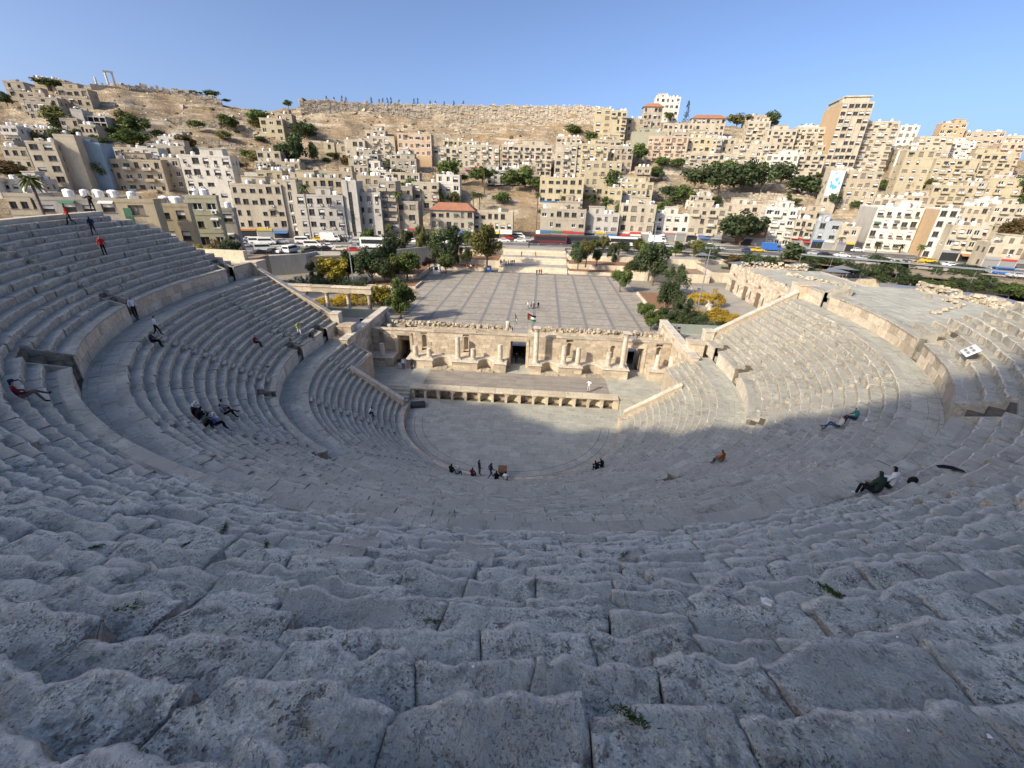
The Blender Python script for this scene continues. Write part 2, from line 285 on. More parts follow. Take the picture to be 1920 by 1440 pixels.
TREES = [
    (-204.8, 152.6, 39.9, 8.6, 10.2, 'olive'),
    (-243.1, 190.4, 59.6, 5.5, 11.2, 'green'),
    (-188.4, 166.3, 42.5, 6.6, 8.6, 'olive'),
    (-177.7, 160.8, 37.7, 9.2, 9.9, 'green'),
    (-170.5, 148.0, 32.4, 8.8, 11.8, 'green'),
    (-160.7, 197.9, 45.0, 7.0, 10.2, 'green'),
    (-151.8, 211.7, 47.2, 8.8, 11.9, 'green'),
    (-157.6, 159.8, 32.3, 7.5, 9.9, 'rust'),
    (-155.0, 114.9, 20.8, 7.8, 5.3, 'green'),
    (-171.8, 163.7, 36.8, 5.0, 5.1, 'green'),
    (-180.5, 142.5, 32.4, 5.4, 6.0, 'green'),
    (-124.3, 205.2, 41.6, 8.7, 12.7, 'dark'),
    (-115.2, 175.9, 29.6, 13.3, 10.4, 'dark'),
    (-109.2, 179.8, 30.4, 9.1, 5.3, 'dark'),
    (-121.2, 174.9, 29.9, 8.9, 7.8, 'dark'),
    (-157.1, 254.0, 61.8, 4.9, 4.7, 'green'),
    (-148.2, 257.8, 62.4, 5.5, 6.8, 'green'),
    (-193.4, 238.1, 63.4, 5.2, 7.8, 'green'),
    (-201.0, 234.0, 64.4, 3.1, 7.0, 'green'),
    (-187.3, 241.1, 62.6, 2.1, 4.6, 'green'),
    (-91.3, 176.9, 26.9, 7.7, 6.8, 'rust'),
    (-72.5, 187.5, 28.2, 5.7, 7.0, 'green'),
    (-50.1, 296.9, 66.6, 4.3, 6.6, 'green'),
    (-103.1, 189.2, 32.7, 3.5, 6.6, 'olive'),
    (-76.7, 171.7, 24.3, 4.5, 5.6, 'green'),
    (-66.0, 169.8, 23.0, 6.7, 7.5, 'green'),
    (-57.3, 160.5, 18.9, 6.5, 7.3, 'green'),
    (-42.4, 177.5, 23.6, 10.4, 10.2, 'green'),
    (-26.9, 176.8, 22.9, 9.0, 11.1, 'green'),
    (-12.8, 175.8, 22.2, 8.1, 11.0, 'green'),
    (-6.7, 178.8, 23.0, 9.1, 10.1, 'green'),
    (-42.6, 153.4, 14.7, 7.2, 5.1, 'green'),
    (-36.8, 153.9, 14.4, 6.4, 5.6, 'olive'),
    (-16.2, 158.7, 15.2, 6.0, 7.1, 'green'),
    (-2.7, 174.9, 21.3, 6.8, 7.5, 'green'),
    (18.3, 257.6, 51.5, 6.2, 11.0, 'green'),
    (27.6, 246.7, 46.7, 6.5, 8.1, 'green'),
    (52.2, 219.6, 35.3, 10.1, 9.1, 'green'),
    (32.2, 173.7, 20.1, 11.1, 9.7, 'green'),
    (30.0, 161.4, 15.0, 5.6, 6.5, 'green'),
    (39.3, 264.4, 54.0, 5.7, 4.6, 'green'),
    (82.8, 296.7, 64.9, 4.9, 6.3, 'green'),
    (64.5, 215.9, 33.4, 6.0, 8.4, 'green'),
    (73.6, 218.4, 33.7, 5.6, 7.9, 'green'),
    (58.6, 205.9, 30.1, 4.4, 5.4, 'green'),
    (65.8, 169.8, 17.2, 8.8, 8.5, 'green'),
    (53.9, 157.1, 12.8, 7.2, 6.8, 'green'),
    (75.0, 188.3, 23.3, 11.5, 11.5, 'dark'),
    (85.6, 185.0, 21.8, 13.6, 14.8, 'dark'),
    (98.9, 190.7, 22.8, 14.3, 15.0, 'dark'),
    (108.7, 192.6, 23.0, 13.9, 12.5, 'dark'),
    (121.9, 203.2, 25.6, 13.2, 13.0, 'dark'),
    (127.1, 190.9, 22.4, 9.3, 14.9, 'dark'),
    (133.0, 184.9, 20.9, 10.0, 14.4, 'dark'),
    (87.1, 204.0, 27.1, 9.7, 10.6, 'green'),
    (100.6, 217.4, 31.3, 7.6, 8.3, 'green'),
    (130.5, 301.9, 61.6, 9.8, 15.4, 'olive'),
    (111.4, 302.1, 63.2, 6.7, 9.8, 'bare'),
    (152.7, 300.5, 59.6, 13.9, 9.0, 'dark'),
    (175.9, 197.1, 23.7, 7.5, 8.4, 'green'),
    (174.4, 190.6, 22.0, 8.3, 7.2, 'rust'),
    (132.6, 173.8, 17.6, 8.8, 5.5, 'dark'),
    (228.8, 192.4, 23.6, 13.5, 9.4, 'dark'),
    (252.7, 232.9, 35.6, 5.1, 7.1, 'green'),
    (184.5, 142.7, 10.4, 7.7, 7.7, 'rust'),
    (143.3, 174.3, 17.9, 4.0, 5.5, 'green'),
    (154.3, 173.1, 17.6, 3.1, 9.1, 'green'),
    (-195.5, 142.1, 34.4, 5.7, 7.0, 'dark'),
    (-238.5, 163.7, 49.4, 5.6, 6.1, 'dark'),
    (-183.5, 105.2, 22.5, 5.6, 7.9, 'rust'),
    (-178.8, 105.2, 21.8, 4.9, 9.8, 'rust'),
    (-191.2, 123.5, 27.9, 2.5, 5.2, 'green'),
    (95.9, 301.5, 64.5, 12.6, 3.5, 'cypress'),
    (71.6, 300.8, 65.8, 7.8, 2.8, 'cypress'),
    (-137.0, 264.1, 66.7, 3.7, 1.7, 'cypress'),
    (-133.0, 266.2, 66.8, 3.4, 1.7, 'cypress'),
    (-128.8, 268.4, 67.0, 4.3, 1.7, 'cypress'),
    (-126.7, 269.5, 67.1, 3.7, 1.7, 'cypress'),
    (-112.7, 276.1, 67.6, 4.4, 1.8, 'cypress'),
    (-108.1, 278.1, 67.8, 3.5, 1.8, 'cypress'),
    (-105.9, 279.0, 67.9, 4.1, 1.8, 'cypress'),
    (-103.4, 280.1, 68.0, 4.4, 1.8, 'cypress'),
    (-101.2, 281.0, 68.1, 4.7, 1.8, 'cypress'),
    (-96.3, 282.8, 68.3, 3.6, 1.8, 'cypress'),
    (-87.2, 286.2, 68.6, 4.5, 1.8, 'cypress'),
    (-84.9, 287.0, 68.7, 4.8, 1.8, 'cypress'),
    (-77.2, 289.6, 69.0, 3.6, 1.8, 'cypress'),
    (-73.8, 290.6, 69.1, 3.6, 1.8, 'cypress'),
    (-68.3, 292.3, 69.4, 3.3, 1.8, 'cypress'),
    (-62.0, 294.0, 69.6, 4.0, 1.8, 'cypress'),
    (-55.7, 295.6, 69.9, 4.0, 1.8, 'cypress'),
    (-73.7, 19.8, 12.0, 13.5, 3.8, 'palm'),
    (-160.6, 159.3, 32.8, 2.1, 2.5, 'green'),
    (-155.7, 195.7, 43.0, 2.4, 2.5, 'dark'),
    (-158.7, 127.9, 24.6, 2.9, 2.8, 'green'),
    (-144.1, 141.6, 24.9, 4.2, 6.7, 'dark'),
    (-137.2, 171.1, 31.2, 4.2, 6.3, 'green'),
    (-132.2, 161.7, 27.4, 3.7, 3.8, 'rust'),
    (-176.2, 142.5, 31.6, 2.2, 3.6, 'olive'),
    (-155.9, 130.1, 24.8, 2.4, 2.4, 'green'),
    (-187.2, 157.2, 38.6, 3.9, 5.2, 'green'),
    (-150.2, 138.0, 25.2, 3.4, 5.5, 'dark'),
    (-173.8, 158.2, 36.0, 3.3, 4.8, 'olive'),
    (-191.8, 161.5, 41.2, 3.6, 4.1, 'olive'),
    (-187.5, 162.5, 40.8, 2.6, 3.5, 'olive'),
    (-155.3, 184.7, 39.3, 4.8, 6.3, 'olive'),
    (-134.0, 160.2, 27.3, 2.4, 3.0, 'dark'),
    (-173.5, 169.6, 38.8, 3.8, 3.8, 'rust'),
    (-159.2, 158.8, 32.4, 4.8, 6.3, 'green'),
    (-148.9, 165.9, 32.2, 3.6, 3.8, 'green'),
    (-142.2, 137.4, 23.7, 2.1, 2.8, 'dark'),
    (-153.3, 208.0, 46.4, 5.5, 5.7, 'olive'),
    (-169.7, 188.1, 44.2, 4.1, 6.4, 'green'),
    (-172.5, 187.8, 44.8, 3.6, 3.7, 'olive'),
    (-128.9, 207.7, 43.1, 6.1, 6.1, 'green'),
    (-118.7, 179.3, 31.2, 4.9, 5.7, 'dark'),
    (-113.5, 171.4, 27.9, 5.0, 4.8, 'green'),
    (-129.3, 213.9, 45.6, 6.0, 9.2, 'green'),
    (-104.5, 183.4, 31.0, 2.6, 3.9, 'dark'),
    (-131.8, 171.1, 30.1, 4.8, 7.8, 'olive'),
    (-123.4, 179.0, 31.5, 3.4, 3.8, 'dark'),
    (-142.3, 194.0, 39.2, 3.5, 5.8, 'dark'),
    (-86.5, 150.3, 19.1, 3.0, 4.1, 'green'),
    (-62.1, 173.7, 23.7, 4.2, 4.8, 'green'),
    (-52.9, 166.2, 20.7, 2.9, 3.9, 'green'),
    (-16.9, 185.2, 24.9, 3.4, 4.1, 'dark'),
    (-50.8, 164.7, 19.9, 4.6, 5.8, 'dark'),
    (-7.1, 179.7, 23.2, 3.6, 5.0, 'green'),
    (-46.0, 181.8, 24.9, 3.7, 5.6, 'rust'),
    (-87.5, 150.4, 19.3, 4.5, 6.6, 'rust'),
    (-53.6, 164.3, 20.1, 3.3, 4.7, 'dark'),
    (-36.5, 181.7, 24.5, 3.6, 4.4, 'green'),
    (57.3, 164.7, 15.8, 3.7, 4.0, 'olive'),
    (98.4, 165.8, 14.3, 3.2, 4.2, 'rust'),
    (103.5, 168.3, 15.2, 2.7, 2.8, 'rust'),
    (126.4, 220.0, 31.4, 4.6, 6.5, 'green'),
    (139.8, 205.7, 26.6, 3.9, 4.6, 'rust'),
    (100.6, 207.8, 27.8, 3.6, 3.8, 'green'),
    (59.3, 204.4, 29.4, 5.1, 6.4, 'green'),
    (118.9, 177.8, 18.9, 3.5, 4.5, 'dark'),
    (51.4, 162.6, 15.4, 3.6, 4.1, 'green'),
    (117.4, 171.8, 16.6, 2.7, 3.4, 'dark'),
    (80.3, 170.8, 16.7, 5.5, 5.4, 'dark'),
    (61.3, 170.4, 17.9, 5.6, 7.3, 'dark'),
    (75.6, 168.0, 15.8, 3.1, 3.3, 'rust'),
    (58.7, 174.8, 20.0, 5.5, 7.7, 'dark'),
    (109.4, 209.2, 27.9, 3.2, 3.3, 'dark'),
    (130.4, 221.7, 32.0, 5.6, 6.2, 'dark'),
    (59.8, 199.7, 27.6, 5.0, 6.2, 'dark'),
    (106.7, 169.2, 15.5, 3.2, 3.7, 'olive'),
    (63.4, 179.4, 21.5, 4.7, 6.4, 'green'),
    (147.6, 218.3, 30.8, 3.1, 4.7, 'green'),
    (117.2, 183.0, 20.5, 3.6, 3.1, 'green'),
    (95.3, 174.4, 17.6, 2.8, 3.0, 'dark'),
    (19.6, 169.2, 18.4, 2.9, 4.4, 'green'),
    (1.3, 154.9, 12.8, 2.3, 2.4, 'green'),
    (40.3, 159.6, 14.3, 4.1, 6.0, 'dark'),
    (6.4, 183.4, 24.0, 4.0, 4.1, 'olive'),
    (46.9, 177.6, 21.8, 4.7, 4.9, 'dark'),
    (36.2, 159.0, 14.0, 4.3, 4.6, 'green'),
    (23.8, 164.4, 16.3, 4.9, 4.7, 'dark'),
    (33.5, 188.3, 24.9, 4.7, 6.9, 'green'),
    (164.1, 172.8, 17.8, 4.9, 6.7, 'dark'),
    (201.5, 212.4, 28.5, 4.1, 5.2, 'olive'),
    (193.7, 160.7, 15.5, 3.7, 3.2, 'green'),
    (196.2, 206.6, 26.8, 3.2, 4.4, 'olive'),
    (183.9, 210.3, 27.9, 2.7, 2.8, 'green'),
    (219.1, 184.4, 21.2, 4.3, 5.3, 'green'),
    (223.4, 197.6, 24.6, 5.9, 6.2, 'dark'),
    (142.2, 165.3, 14.7, 3.1, 3.2, 'dark'),
    (223.1, 184.8, 21.5, 5.3, 6.1, 'green'),
    (183.2, 161.6, 15.1, 5.4, 4.9, 'green'),
    (172.3, 204.6, 26.1, 5.3, 6.2, 'green'),
    (234.1, 205.8, 27.1, 5.8, 7.7, 'dark'),
    (-188.5, 132.6, 30.1, 4.2, 4.2, 'green'),
    (-193.0, 154.0, 38.6, 3.3, 4.0, 'dark'),
    (-192.0, 126.3, 28.7, 4.6, 7.1, 'dark'),
    (-201.8, 146.5, 36.9, 3.0, 3.7, 'dark'),
    (-195.8, 150.7, 37.8, 2.7, 4.6, 'dark'),
    (-181.7, 131.2, 28.7, 2.0, 2.7, 'olive'),
    (-204.2, 150.9, 39.1, 5.1, 5.4, 'dark'),
    (-201.5, 137.2, 33.4, 4.5, 5.1, 'olive'),
    (-73.5, 98.2, 6.0, 18.0, 4.6, 'palm'),
    (-46.9, 109.1, 6.0, 16.4, 4.5, 'palm'),
    (0.1, 133.1, 6.9, 15.8, 3.7, 'palm'),
    (9.7, 135.1, 7.0, 14.8, 3.3, 'palm'),
    (-51.3, 110.8, 6.0, 5.7, 4.2, 'palm'),
    (-38.5, 124.2, 6.5, 6.5, 4.5, 'palm'),
    (-27.5, 151.2, 12.7, 9.4, 4.1, 'palm'),
    (-25.1, 152.6, 13.1, 8.5, 4.2, 'palm'),
    (16.5, 132.0, 6.6, 6.6, 4.1, 'palm'),
    (25.4, 133.5, 6.7, 4.3, 2.5, 'palm'),
    (54.7, 137.4, 6.9, 6.0, 4.1, 'palm'),
    (44.3, 134.6, 6.9, 4.3, 2.9, 'palm'),
    (111.3, 125.6, 6.0, 5.5, 3.0, 'palm'),
    (119.1, 117.5, 6.0, 4.6, 3.2, 'palm'),
    (131.2, 123.1, 6.0, 4.0, 3.3, 'palm'),
    (124.0, 105.5, 6.0, 5.7, 1.9, 'palm'),
    (-25.3, 170.2, 20.3, 11.0, 3.0, 'palm'),
    (106.0, 129.7, 6.0, 3.4, 2.3, 'palm'),
    (-45.9, 53.3, 2.0, 6.9, 7.7, 'goldtree'),
    (-44.6, 58.3, 2.0, 7.7, 4.8, 'dark'),
    (-50.9, 55.8, 2.0, 5.4, 5.3, 'dark'),
    (-37.9, 56.6, 2.0, 8.8, 7.1, 'dark'),
    (-37.2, 66.3, 2.0, 9.7, 7.1, 'dark'),
    (-31.7, 64.1, 2.0, 8.0, 8.0, 'green'),
    (-35.8, 58.8, 2.0, 6.7, 5.6, 'olive'),
    (-41.1, 85.5, 2.0, 7.8, 6.6, 'dark'),
    (-34.7, 89.6, 4.0, 9.1, 4.0, 'olive'),
    (-26.1, 80.0, 4.0, 9.1, 8.0, 'dark'),
    (-22.4, 82.7, 4.0, 8.2, 4.4, 'dark'),
    (-12.6, 76.2, 4.0, 11.3, 8.0, 'autumn'),
    (-18.0, 75.0, 4.0, 5.2, 3.0, 'dark'),
    (-23.6, 73.5, 2.0, 5.7, 4.5, 'green'),
    (-27.0, 69.0, 4.0, 4.7, 4.3, 'maroon'),
    (-22.6, 29.2, 2.0, 7.8, 5.1, 'green'),
    (-27.9, 34.7, 2.0, 5.3, 5.3, 'goldtree'),
    (-36.9, 43.7, 2.0, 3.9, 4.7, 'yellow'),
    (-36.6, 39.3, 2.0, 4.0, 5.0, 'yellow'),
    (-31.1, 38.1, 2.0, 3.9, 4.4, 'yellow'),
    (-40.4, 36.5, 2.0, 2.8, 4.4, 'yellow'),
    (-37.8, 38.2, 2.0, 2.7, 4.5, 'yellow'),
    (13.0, 77.9, 4.0, 6.9, 4.7, 'dark'),
    (15.6, 82.6, 4.0, 8.1, 4.2, 'autumn'),
    (19.0, 85.1, 4.0, 5.1, 3.1, 'dark'),
    (24.9, 94.0, 4.0, 5.4, 3.3, 'dark'),
    (29.6, 80.2, 2.0, 5.9, 5.3, 'dark'),
    (34.5, 86.9, 4.0, 7.8, 6.8, 'green'),
    (32.2, 70.3, 2.0, 10.8, 7.6, 'dark'),
    (34.8, 59.2, 2.0, 7.0, 6.4, 'dark'),
    (29.0, 42.3, 2.0, 7.1, 4.6, 'dark'),
    (30.0, 36.2, 2.0, 5.2, 4.4, 'dark'),
    (22.3, 60.7, 2.0, 6.1, 4.3, 'green'),
    (28.0, 79.9, 2.0, 4.1, 3.6, 'olive'),
    (23.6, 38.4, 2.0, 3.6, 3.3, 'green'),
    (23.2, 31.0, 2.0, 3.8, 3.2, 'green'),
    (32.5, 36.3, 2.0, 2.5, 4.0, 'dark'),
    (26.4, 36.0, 2.0, 3.1, 3.6, 'dark'),
    (41.0, 50.6, 2.0, 5.1, 5.0, 'yellow'),
    (38.4, 40.1, 2.0, 3.6, 5.1, 'yellow'),
    (38.7, 52.4, 2.0, 4.1, 4.7, 'yellow'),
    (36.5, 29.9, 4.5, 2.3, 4.5, 'yellow'),
    (37.1, 27.9, 4.5, 2.0, 3.5, 'yellow'),
    (50.3, 113.3, 4.0, 2.9, 3.6, 'green'),
    (55.2, 99.2, 4.0, 5.5, 7.3, 'dark'),
    (26.8, 107.3, 4.0, 3.5, 3.2, 'dark'),
    (52.8, 109.2, 4.0, 2.0, 2.5, 'green'),
    (57.7, 85.0, 4.5, 4.2, 5.1, 'rust'),
    (62.4, 83.6, 4.5, 5.0, 6.4, 'dark'),
    (67.4, 83.1, 4.5, 4.1, 6.4, 'dark'),
    (56.3, 85.7, 2.0, 3.7, 2.4, 'cyp2'),
    (81.4, 99.4, 4.5, 6.4, 8.1, 'dark'),
    (76.8, 127.0, 4.5, 14.4, 14.5, 'dark'),
    (95.1, 75.8, 4.5, 5.5, 7.4, 'dark'),
    (94.3, 68.1, 4.5, 3.4, 6.2, 'dark'),
    (95.6, 61.7, 4.5, 3.7, 5.9, 'green'),
    (105.0, 67.3, 4.5, 3.1, 6.1, 'dark'),
    (88.9, 80.1, 4.5, 3.7, 7.0, 'dark'),
    (90.4, 92.3, 4.5, 3.7, 6.7, 'dark'),
    (112.5, 68.7, 4.5, 3.4, 6.1, 'dark'),
    (111.1, 60.4, 4.5, 3.6, 6.8, 'green'),
    (87.9, 96.2, 4.5, 3.5, 6.9, 'dark'),
    (108.5, 100.8, 4.5, 3.6, 6.4, 'dark'),
    (69.8, 82.1, 4.5, 2.6, 4.3, 'green'),
    (126.5, 87.9, 4.5, 3.3, 7.1, 'dark'),
    (14, 100.5, 5.3, 3.6, 3.2, 'dark'),
    (19.5, 101.5, 5.3, 4.7, 3.8000000000000003, 'green'),
    (23, 102.5, 5.3, 5.800000000000001, 4.4, 'olive'),
    (29, 100.5, 5.3, 4.15, 5.0, 'dark'),
    (34, 101.5, 5.3, 5.25, 3.2, 'autumn'),
    (38.5, 102.5, 5.3, 3.6, 3.8000000000000003, 'dark'),
    (46, 100.5, 5.3, 4.7, 4.4, 'green'),
    (52, 101.5, 5.3, 5.800000000000001, 5.0, 'olive'),
    (57, 102.5, 5.3, 4.15, 3.2, 'dark'),
    (-17, 99.5, 5.4, 4.6, 4.0, 'dark'),
    (-22, 100.5, 5.4, 5.8, 4.6, 'green'),
    (-27, 101.5, 5.4, 7.0, 5.2, 'dark'),
    (-33, 94.0, 5.4, 5.199999999999999, 5.8, 'olive'),
    (-40, 94.0, 5.4, 6.3999999999999995, 4.0, 'dark'),
    (-46, 94.0, 5.4, 4.6, 4.6, 'dark'),
    (-52, 94.0, 5.4, 5.8, 5.2, 'green'),
    (-45.5, 10.8, 15.1, 2.6, 3.4, 'yellowg'),
    (-43.2, 11.2, 15.1, 3.0, 3.6, 'yellowg'),
    (-40.8, 10.9, 15.1, 2.6, 3.4, 'yellowg'),
    (-38.9, 11.4, 15.1, 2.8, 3.0, 'dark'),
    (-48, 11.5, 15.1, 3.2, 3.6, 'yellowg'),
    (-42, 13.5, 15.1, 3.6, 3.4, 'rust'),
]
VEHICLES = [
    (-85.4, 87.6, 'van', 'white', 20),
    (-82.2, 87.3, 'van', 'white', 20),
    (-79.4, 90.6, 'car', 'silver', 18),
    (-73.3, 92.4, 'van', 'white', 15),
    (-71.2, 98.4, 'car', 'yellow', 15),
    (-67.0, 98.3, 'truck', 'white', 12),
    (-64.1, 99.1, 'car', 'black', 12),
    (-58.1, 96.8, 'car', 'silver', 12),
    (-75.9, 75.5, 'van', 'white', 30),
    (-71.1, 71.7, 'car', 'black', 75),
    (-69.6, 73.1, 'car', 'white', 80),
    (-67.6, 74.6, 'van', 'white', 85),
    (-70.5, 80.1, 'car', 'navy', 10),
    (-63.3, 74.7, 'car', 'olive', 60),
    (-63.1, 78.9, 'car', 'black', 30),
    (-60.0, 79.7, 'car', 'black', 25),
    (-66.8, 85.6, 'van', 'white', 12),
    (-61.4, 84.8, 'car', 'white', 15),
    (-56.3, 80.7, 'car', 'cream', 15),
    (-51.7, 79.8, 'car', 'red', 12),
    (-53.6, 85.8, 'car', 'silver', 10),
    (-72.9, 68.4, 'car', 'black', 60),
    (-46.8, 87.7, 'bus', 'white', 6),
    (-45.0, 100.6, 'car', 'yellow', 6),
    (-40.9, 103.2, 'car', 'white', 6),
    (-43.7, 106.6, 'car', 'yellow', 6),
    (-30.6, 102.1, 'bus', 'white', 6),
    (-24.7, 115.4, 'truck', 'blue', 5),
    (-27.0, 97.9, 'car', 'silver', 5),
    (-22.2, 101.8, 'car', 'white', 5),
    (-10.2, 121.4, 'car', 'red', 3),
    (-10.9, 113.5, 'car', 'white', 3),
    (-6.7, 122.5, 'car', 'black', 3),
    (-5.3, 115.1, 'car', 'white', 3),
    (-2.5, 119.0, 'car', 'silver', 3),
    (0.0, 110.9, 'car', 'black', 3),
    (-6.4, 125.9, 'van', 'white', 3),
    (3.3, 128.9, 'truck', 'white', 3),
    (5.4, 112.5, 'bus', 'darkred', 2),
    (11.5, 117.1, 'car', 'black', 2),
    (17.0, 114.4, 'bus', 'dark', 2),
    (31.7, 114.3, 'bus', 'whitered', 1),
    (46.2, 127.2, 'truck', 'white', 0),
    (42.6, 117.4, 'car', 'blue', 0),
    (46.9, 115.9, 'car', 'silver', 0),
    (52.8, 120.2, 'car', 'silver', 0),
    (54.6, 116.6, 'car', 'black', 0),
    (60.0, 128.1, 'car', 'white', 0),
    (63.3, 120.4, 'car', 'white', 0),
    (72.4, 111.2, 'car', 'navy', 85),
    (77.4, 113.7, 'car', 'yellow', -2),
    (83.2, 116.5, 'truck', 'blue', -3),
    (64.4, 115.3, 'car', 'silver', 0),
    (93.1, 112.9, 'car', 'navy', -5),
    (94.7, 111.0, 'car', 'silver', -5),
    (97.3, 109.3, 'car', 'black', -5),
    (102.4, 108.4, 'car', 'white', -8),
    (106.0, 102.9, 'car', 'silver', -8),
    (108.3, 101.4, 'car', 'black', -10),
    (115.6, 126.4, 'car', 'red', -5),
    (117.0, 124.1, 'car', 'white', -5),
    (111.5, 100.2, 'car', 'white', -10),
    (115.8, 98.3, 'car', 'silver', -10),
    (117.4, 95.9, 'car', 'yellow', -10),
    (126.2, 103.7, 'car', 'yellow', -10),
    (126.7, 96.2, 'car', 'white', -12),
    (126.0, 91.7, 'car', 'black', -12),
    (129.0, 86.7, 'car', 'white', -14),
    (131.7, 85.0, 'van', 'blue', -14),
    (131.8, 81.3, 'car', 'silver', -14),
    (-85.0, 80.6, 'car', 'white', 40),
    (-93.7, 91.7, 'car', 'blue', 40),
    (-91.4, 92.4, 'car', 'white', 40),
]
STAGE_COLUMNS = [(-19.34, 10.4, 3.62, 4.75, 0.0), (-14.52, 10.4, 3.07, 4.73, 0.0), (-12.58, 10.4, 3.17, 4.39, 0.0), (-8.45, 10.4, 3.08, 6.35, 0.0), (-6.31, 10.4, 3.2, 4.65, 0.0), (-2.48, 10.4, 3.25, 5.49, 0.0), (2.52, 10.4, 3.25, 8.27, 1.0), (6.42, 10.4, 3.02, 5.83, 0.0), (8.39, 10.4, 3.06, 5.61, 0.0), (12.58, 10.4, 3.01, 5.19, 0.0), (14.57, 10.4, 3.01, 8.11, 1.0), (19.25, 10.4, 3.06, 5.08, 0.0), (21.15, 10.4, 3.39, 4.96, 0.0)]
STAGE_NICHES = [(-13.95, -13.28, 3.88, 5.84), (-7.86, -7.2, 3.79, 5.83), (6.85, 7.52, 3.62, 5.64), (12.94, 13.68, 3.56, 5.56), (19.3, 20.03, 4.0, 5.67), (-20.3, -19.5, 4.03, 5.92)]
STAGE_DOORS = [(-17.5, -15.75, 5.58), (-1.14, 1.08, 5.53), (15.41, 17.54, 5.37)]
TUFTS = [(1.35, -41.66, 21.19), (5.33, -42.37, 22.17), (6.87, -42.26, 22.17), (-1.89, -42.13, 21.68), (-4.45, -38.14, 18.74), (-4.93, -40.14, 20.21), (-2.83, -38.96, 19.23), (4.63, -38.05, 18.74), (3.24, -42.71, 22.17), (-0.54, -43.47, 22.66), (-1.22, -43.34, 22.66), (7.05, -40.33, 20.7), (-3.95, -39.51, 19.72), (3.26, -43.25, 22.66), (0.01, -37.8, 18.25), (-8.4, -38.11, 19.23)]
LITTER = [(5.62, -41.05, 21.19), (2.04, -42.74, 22.17), (0.85, -41.0, 20.7), (5.44, -43.19, 22.66), (6.57, -41.74, 21.68), (-4.95, -40.08, 20.21), (4.65, -38.06, 18.74), (-2.48, -42.64, 22.17), (5.76, -43.19, 22.66), (5.21, -43.2, 22.66)]

# ------------------------------------------------------------------ helpers
def _hash(ix, iy, iz, seed):
    h = (ix.astype(np.int64) * 374761393 + iy.astype(np.int64) * 668265263 + iz.astype(np.int64) * 2147483647 + seed * 1274126177) & 0xffffffff
    h = ((h ^ (h >> 13)) * 1274126177) & 0xffffffff
    h = (h ^ (h >> 16)) & 0xffffffff
    return h / 4294967295.0


def vnoise(P, scale=1.0, seed=0):
    """value noise in -1..1 for an (n,3) array"""
    Q = np.asarray(P, float) * scale
    I = np.floor(Q)
    F = Q - I
    F = F * F * (3 - 2 * F)
    I = I.astype(np.int64)
    out = 0
    for dx in (0, 1):
        for dy in (0, 1):
            for dz in (0, 1):
                w = (F[:, 0] if dx else 1 - F[:, 0]) * (F[:, 1] if dy else 1 - F[:, 1]) * (F[:, 2] if dz else 1 - F[:, 2])
                out = out + w * _hash(I[:, 0] + dx, I[:, 1] + dy, I[:, 2] + dz, seed)
    return out * 2 - 1


def fbm(P, scale=1.0, octv=3, seed=0):
    o, a, s = 0, 1.0, scale
    for k in range(octv):
        o = o + a * vnoise(P, s, seed + k * 17)
        a *= .5
        s *= 2.1
    return o


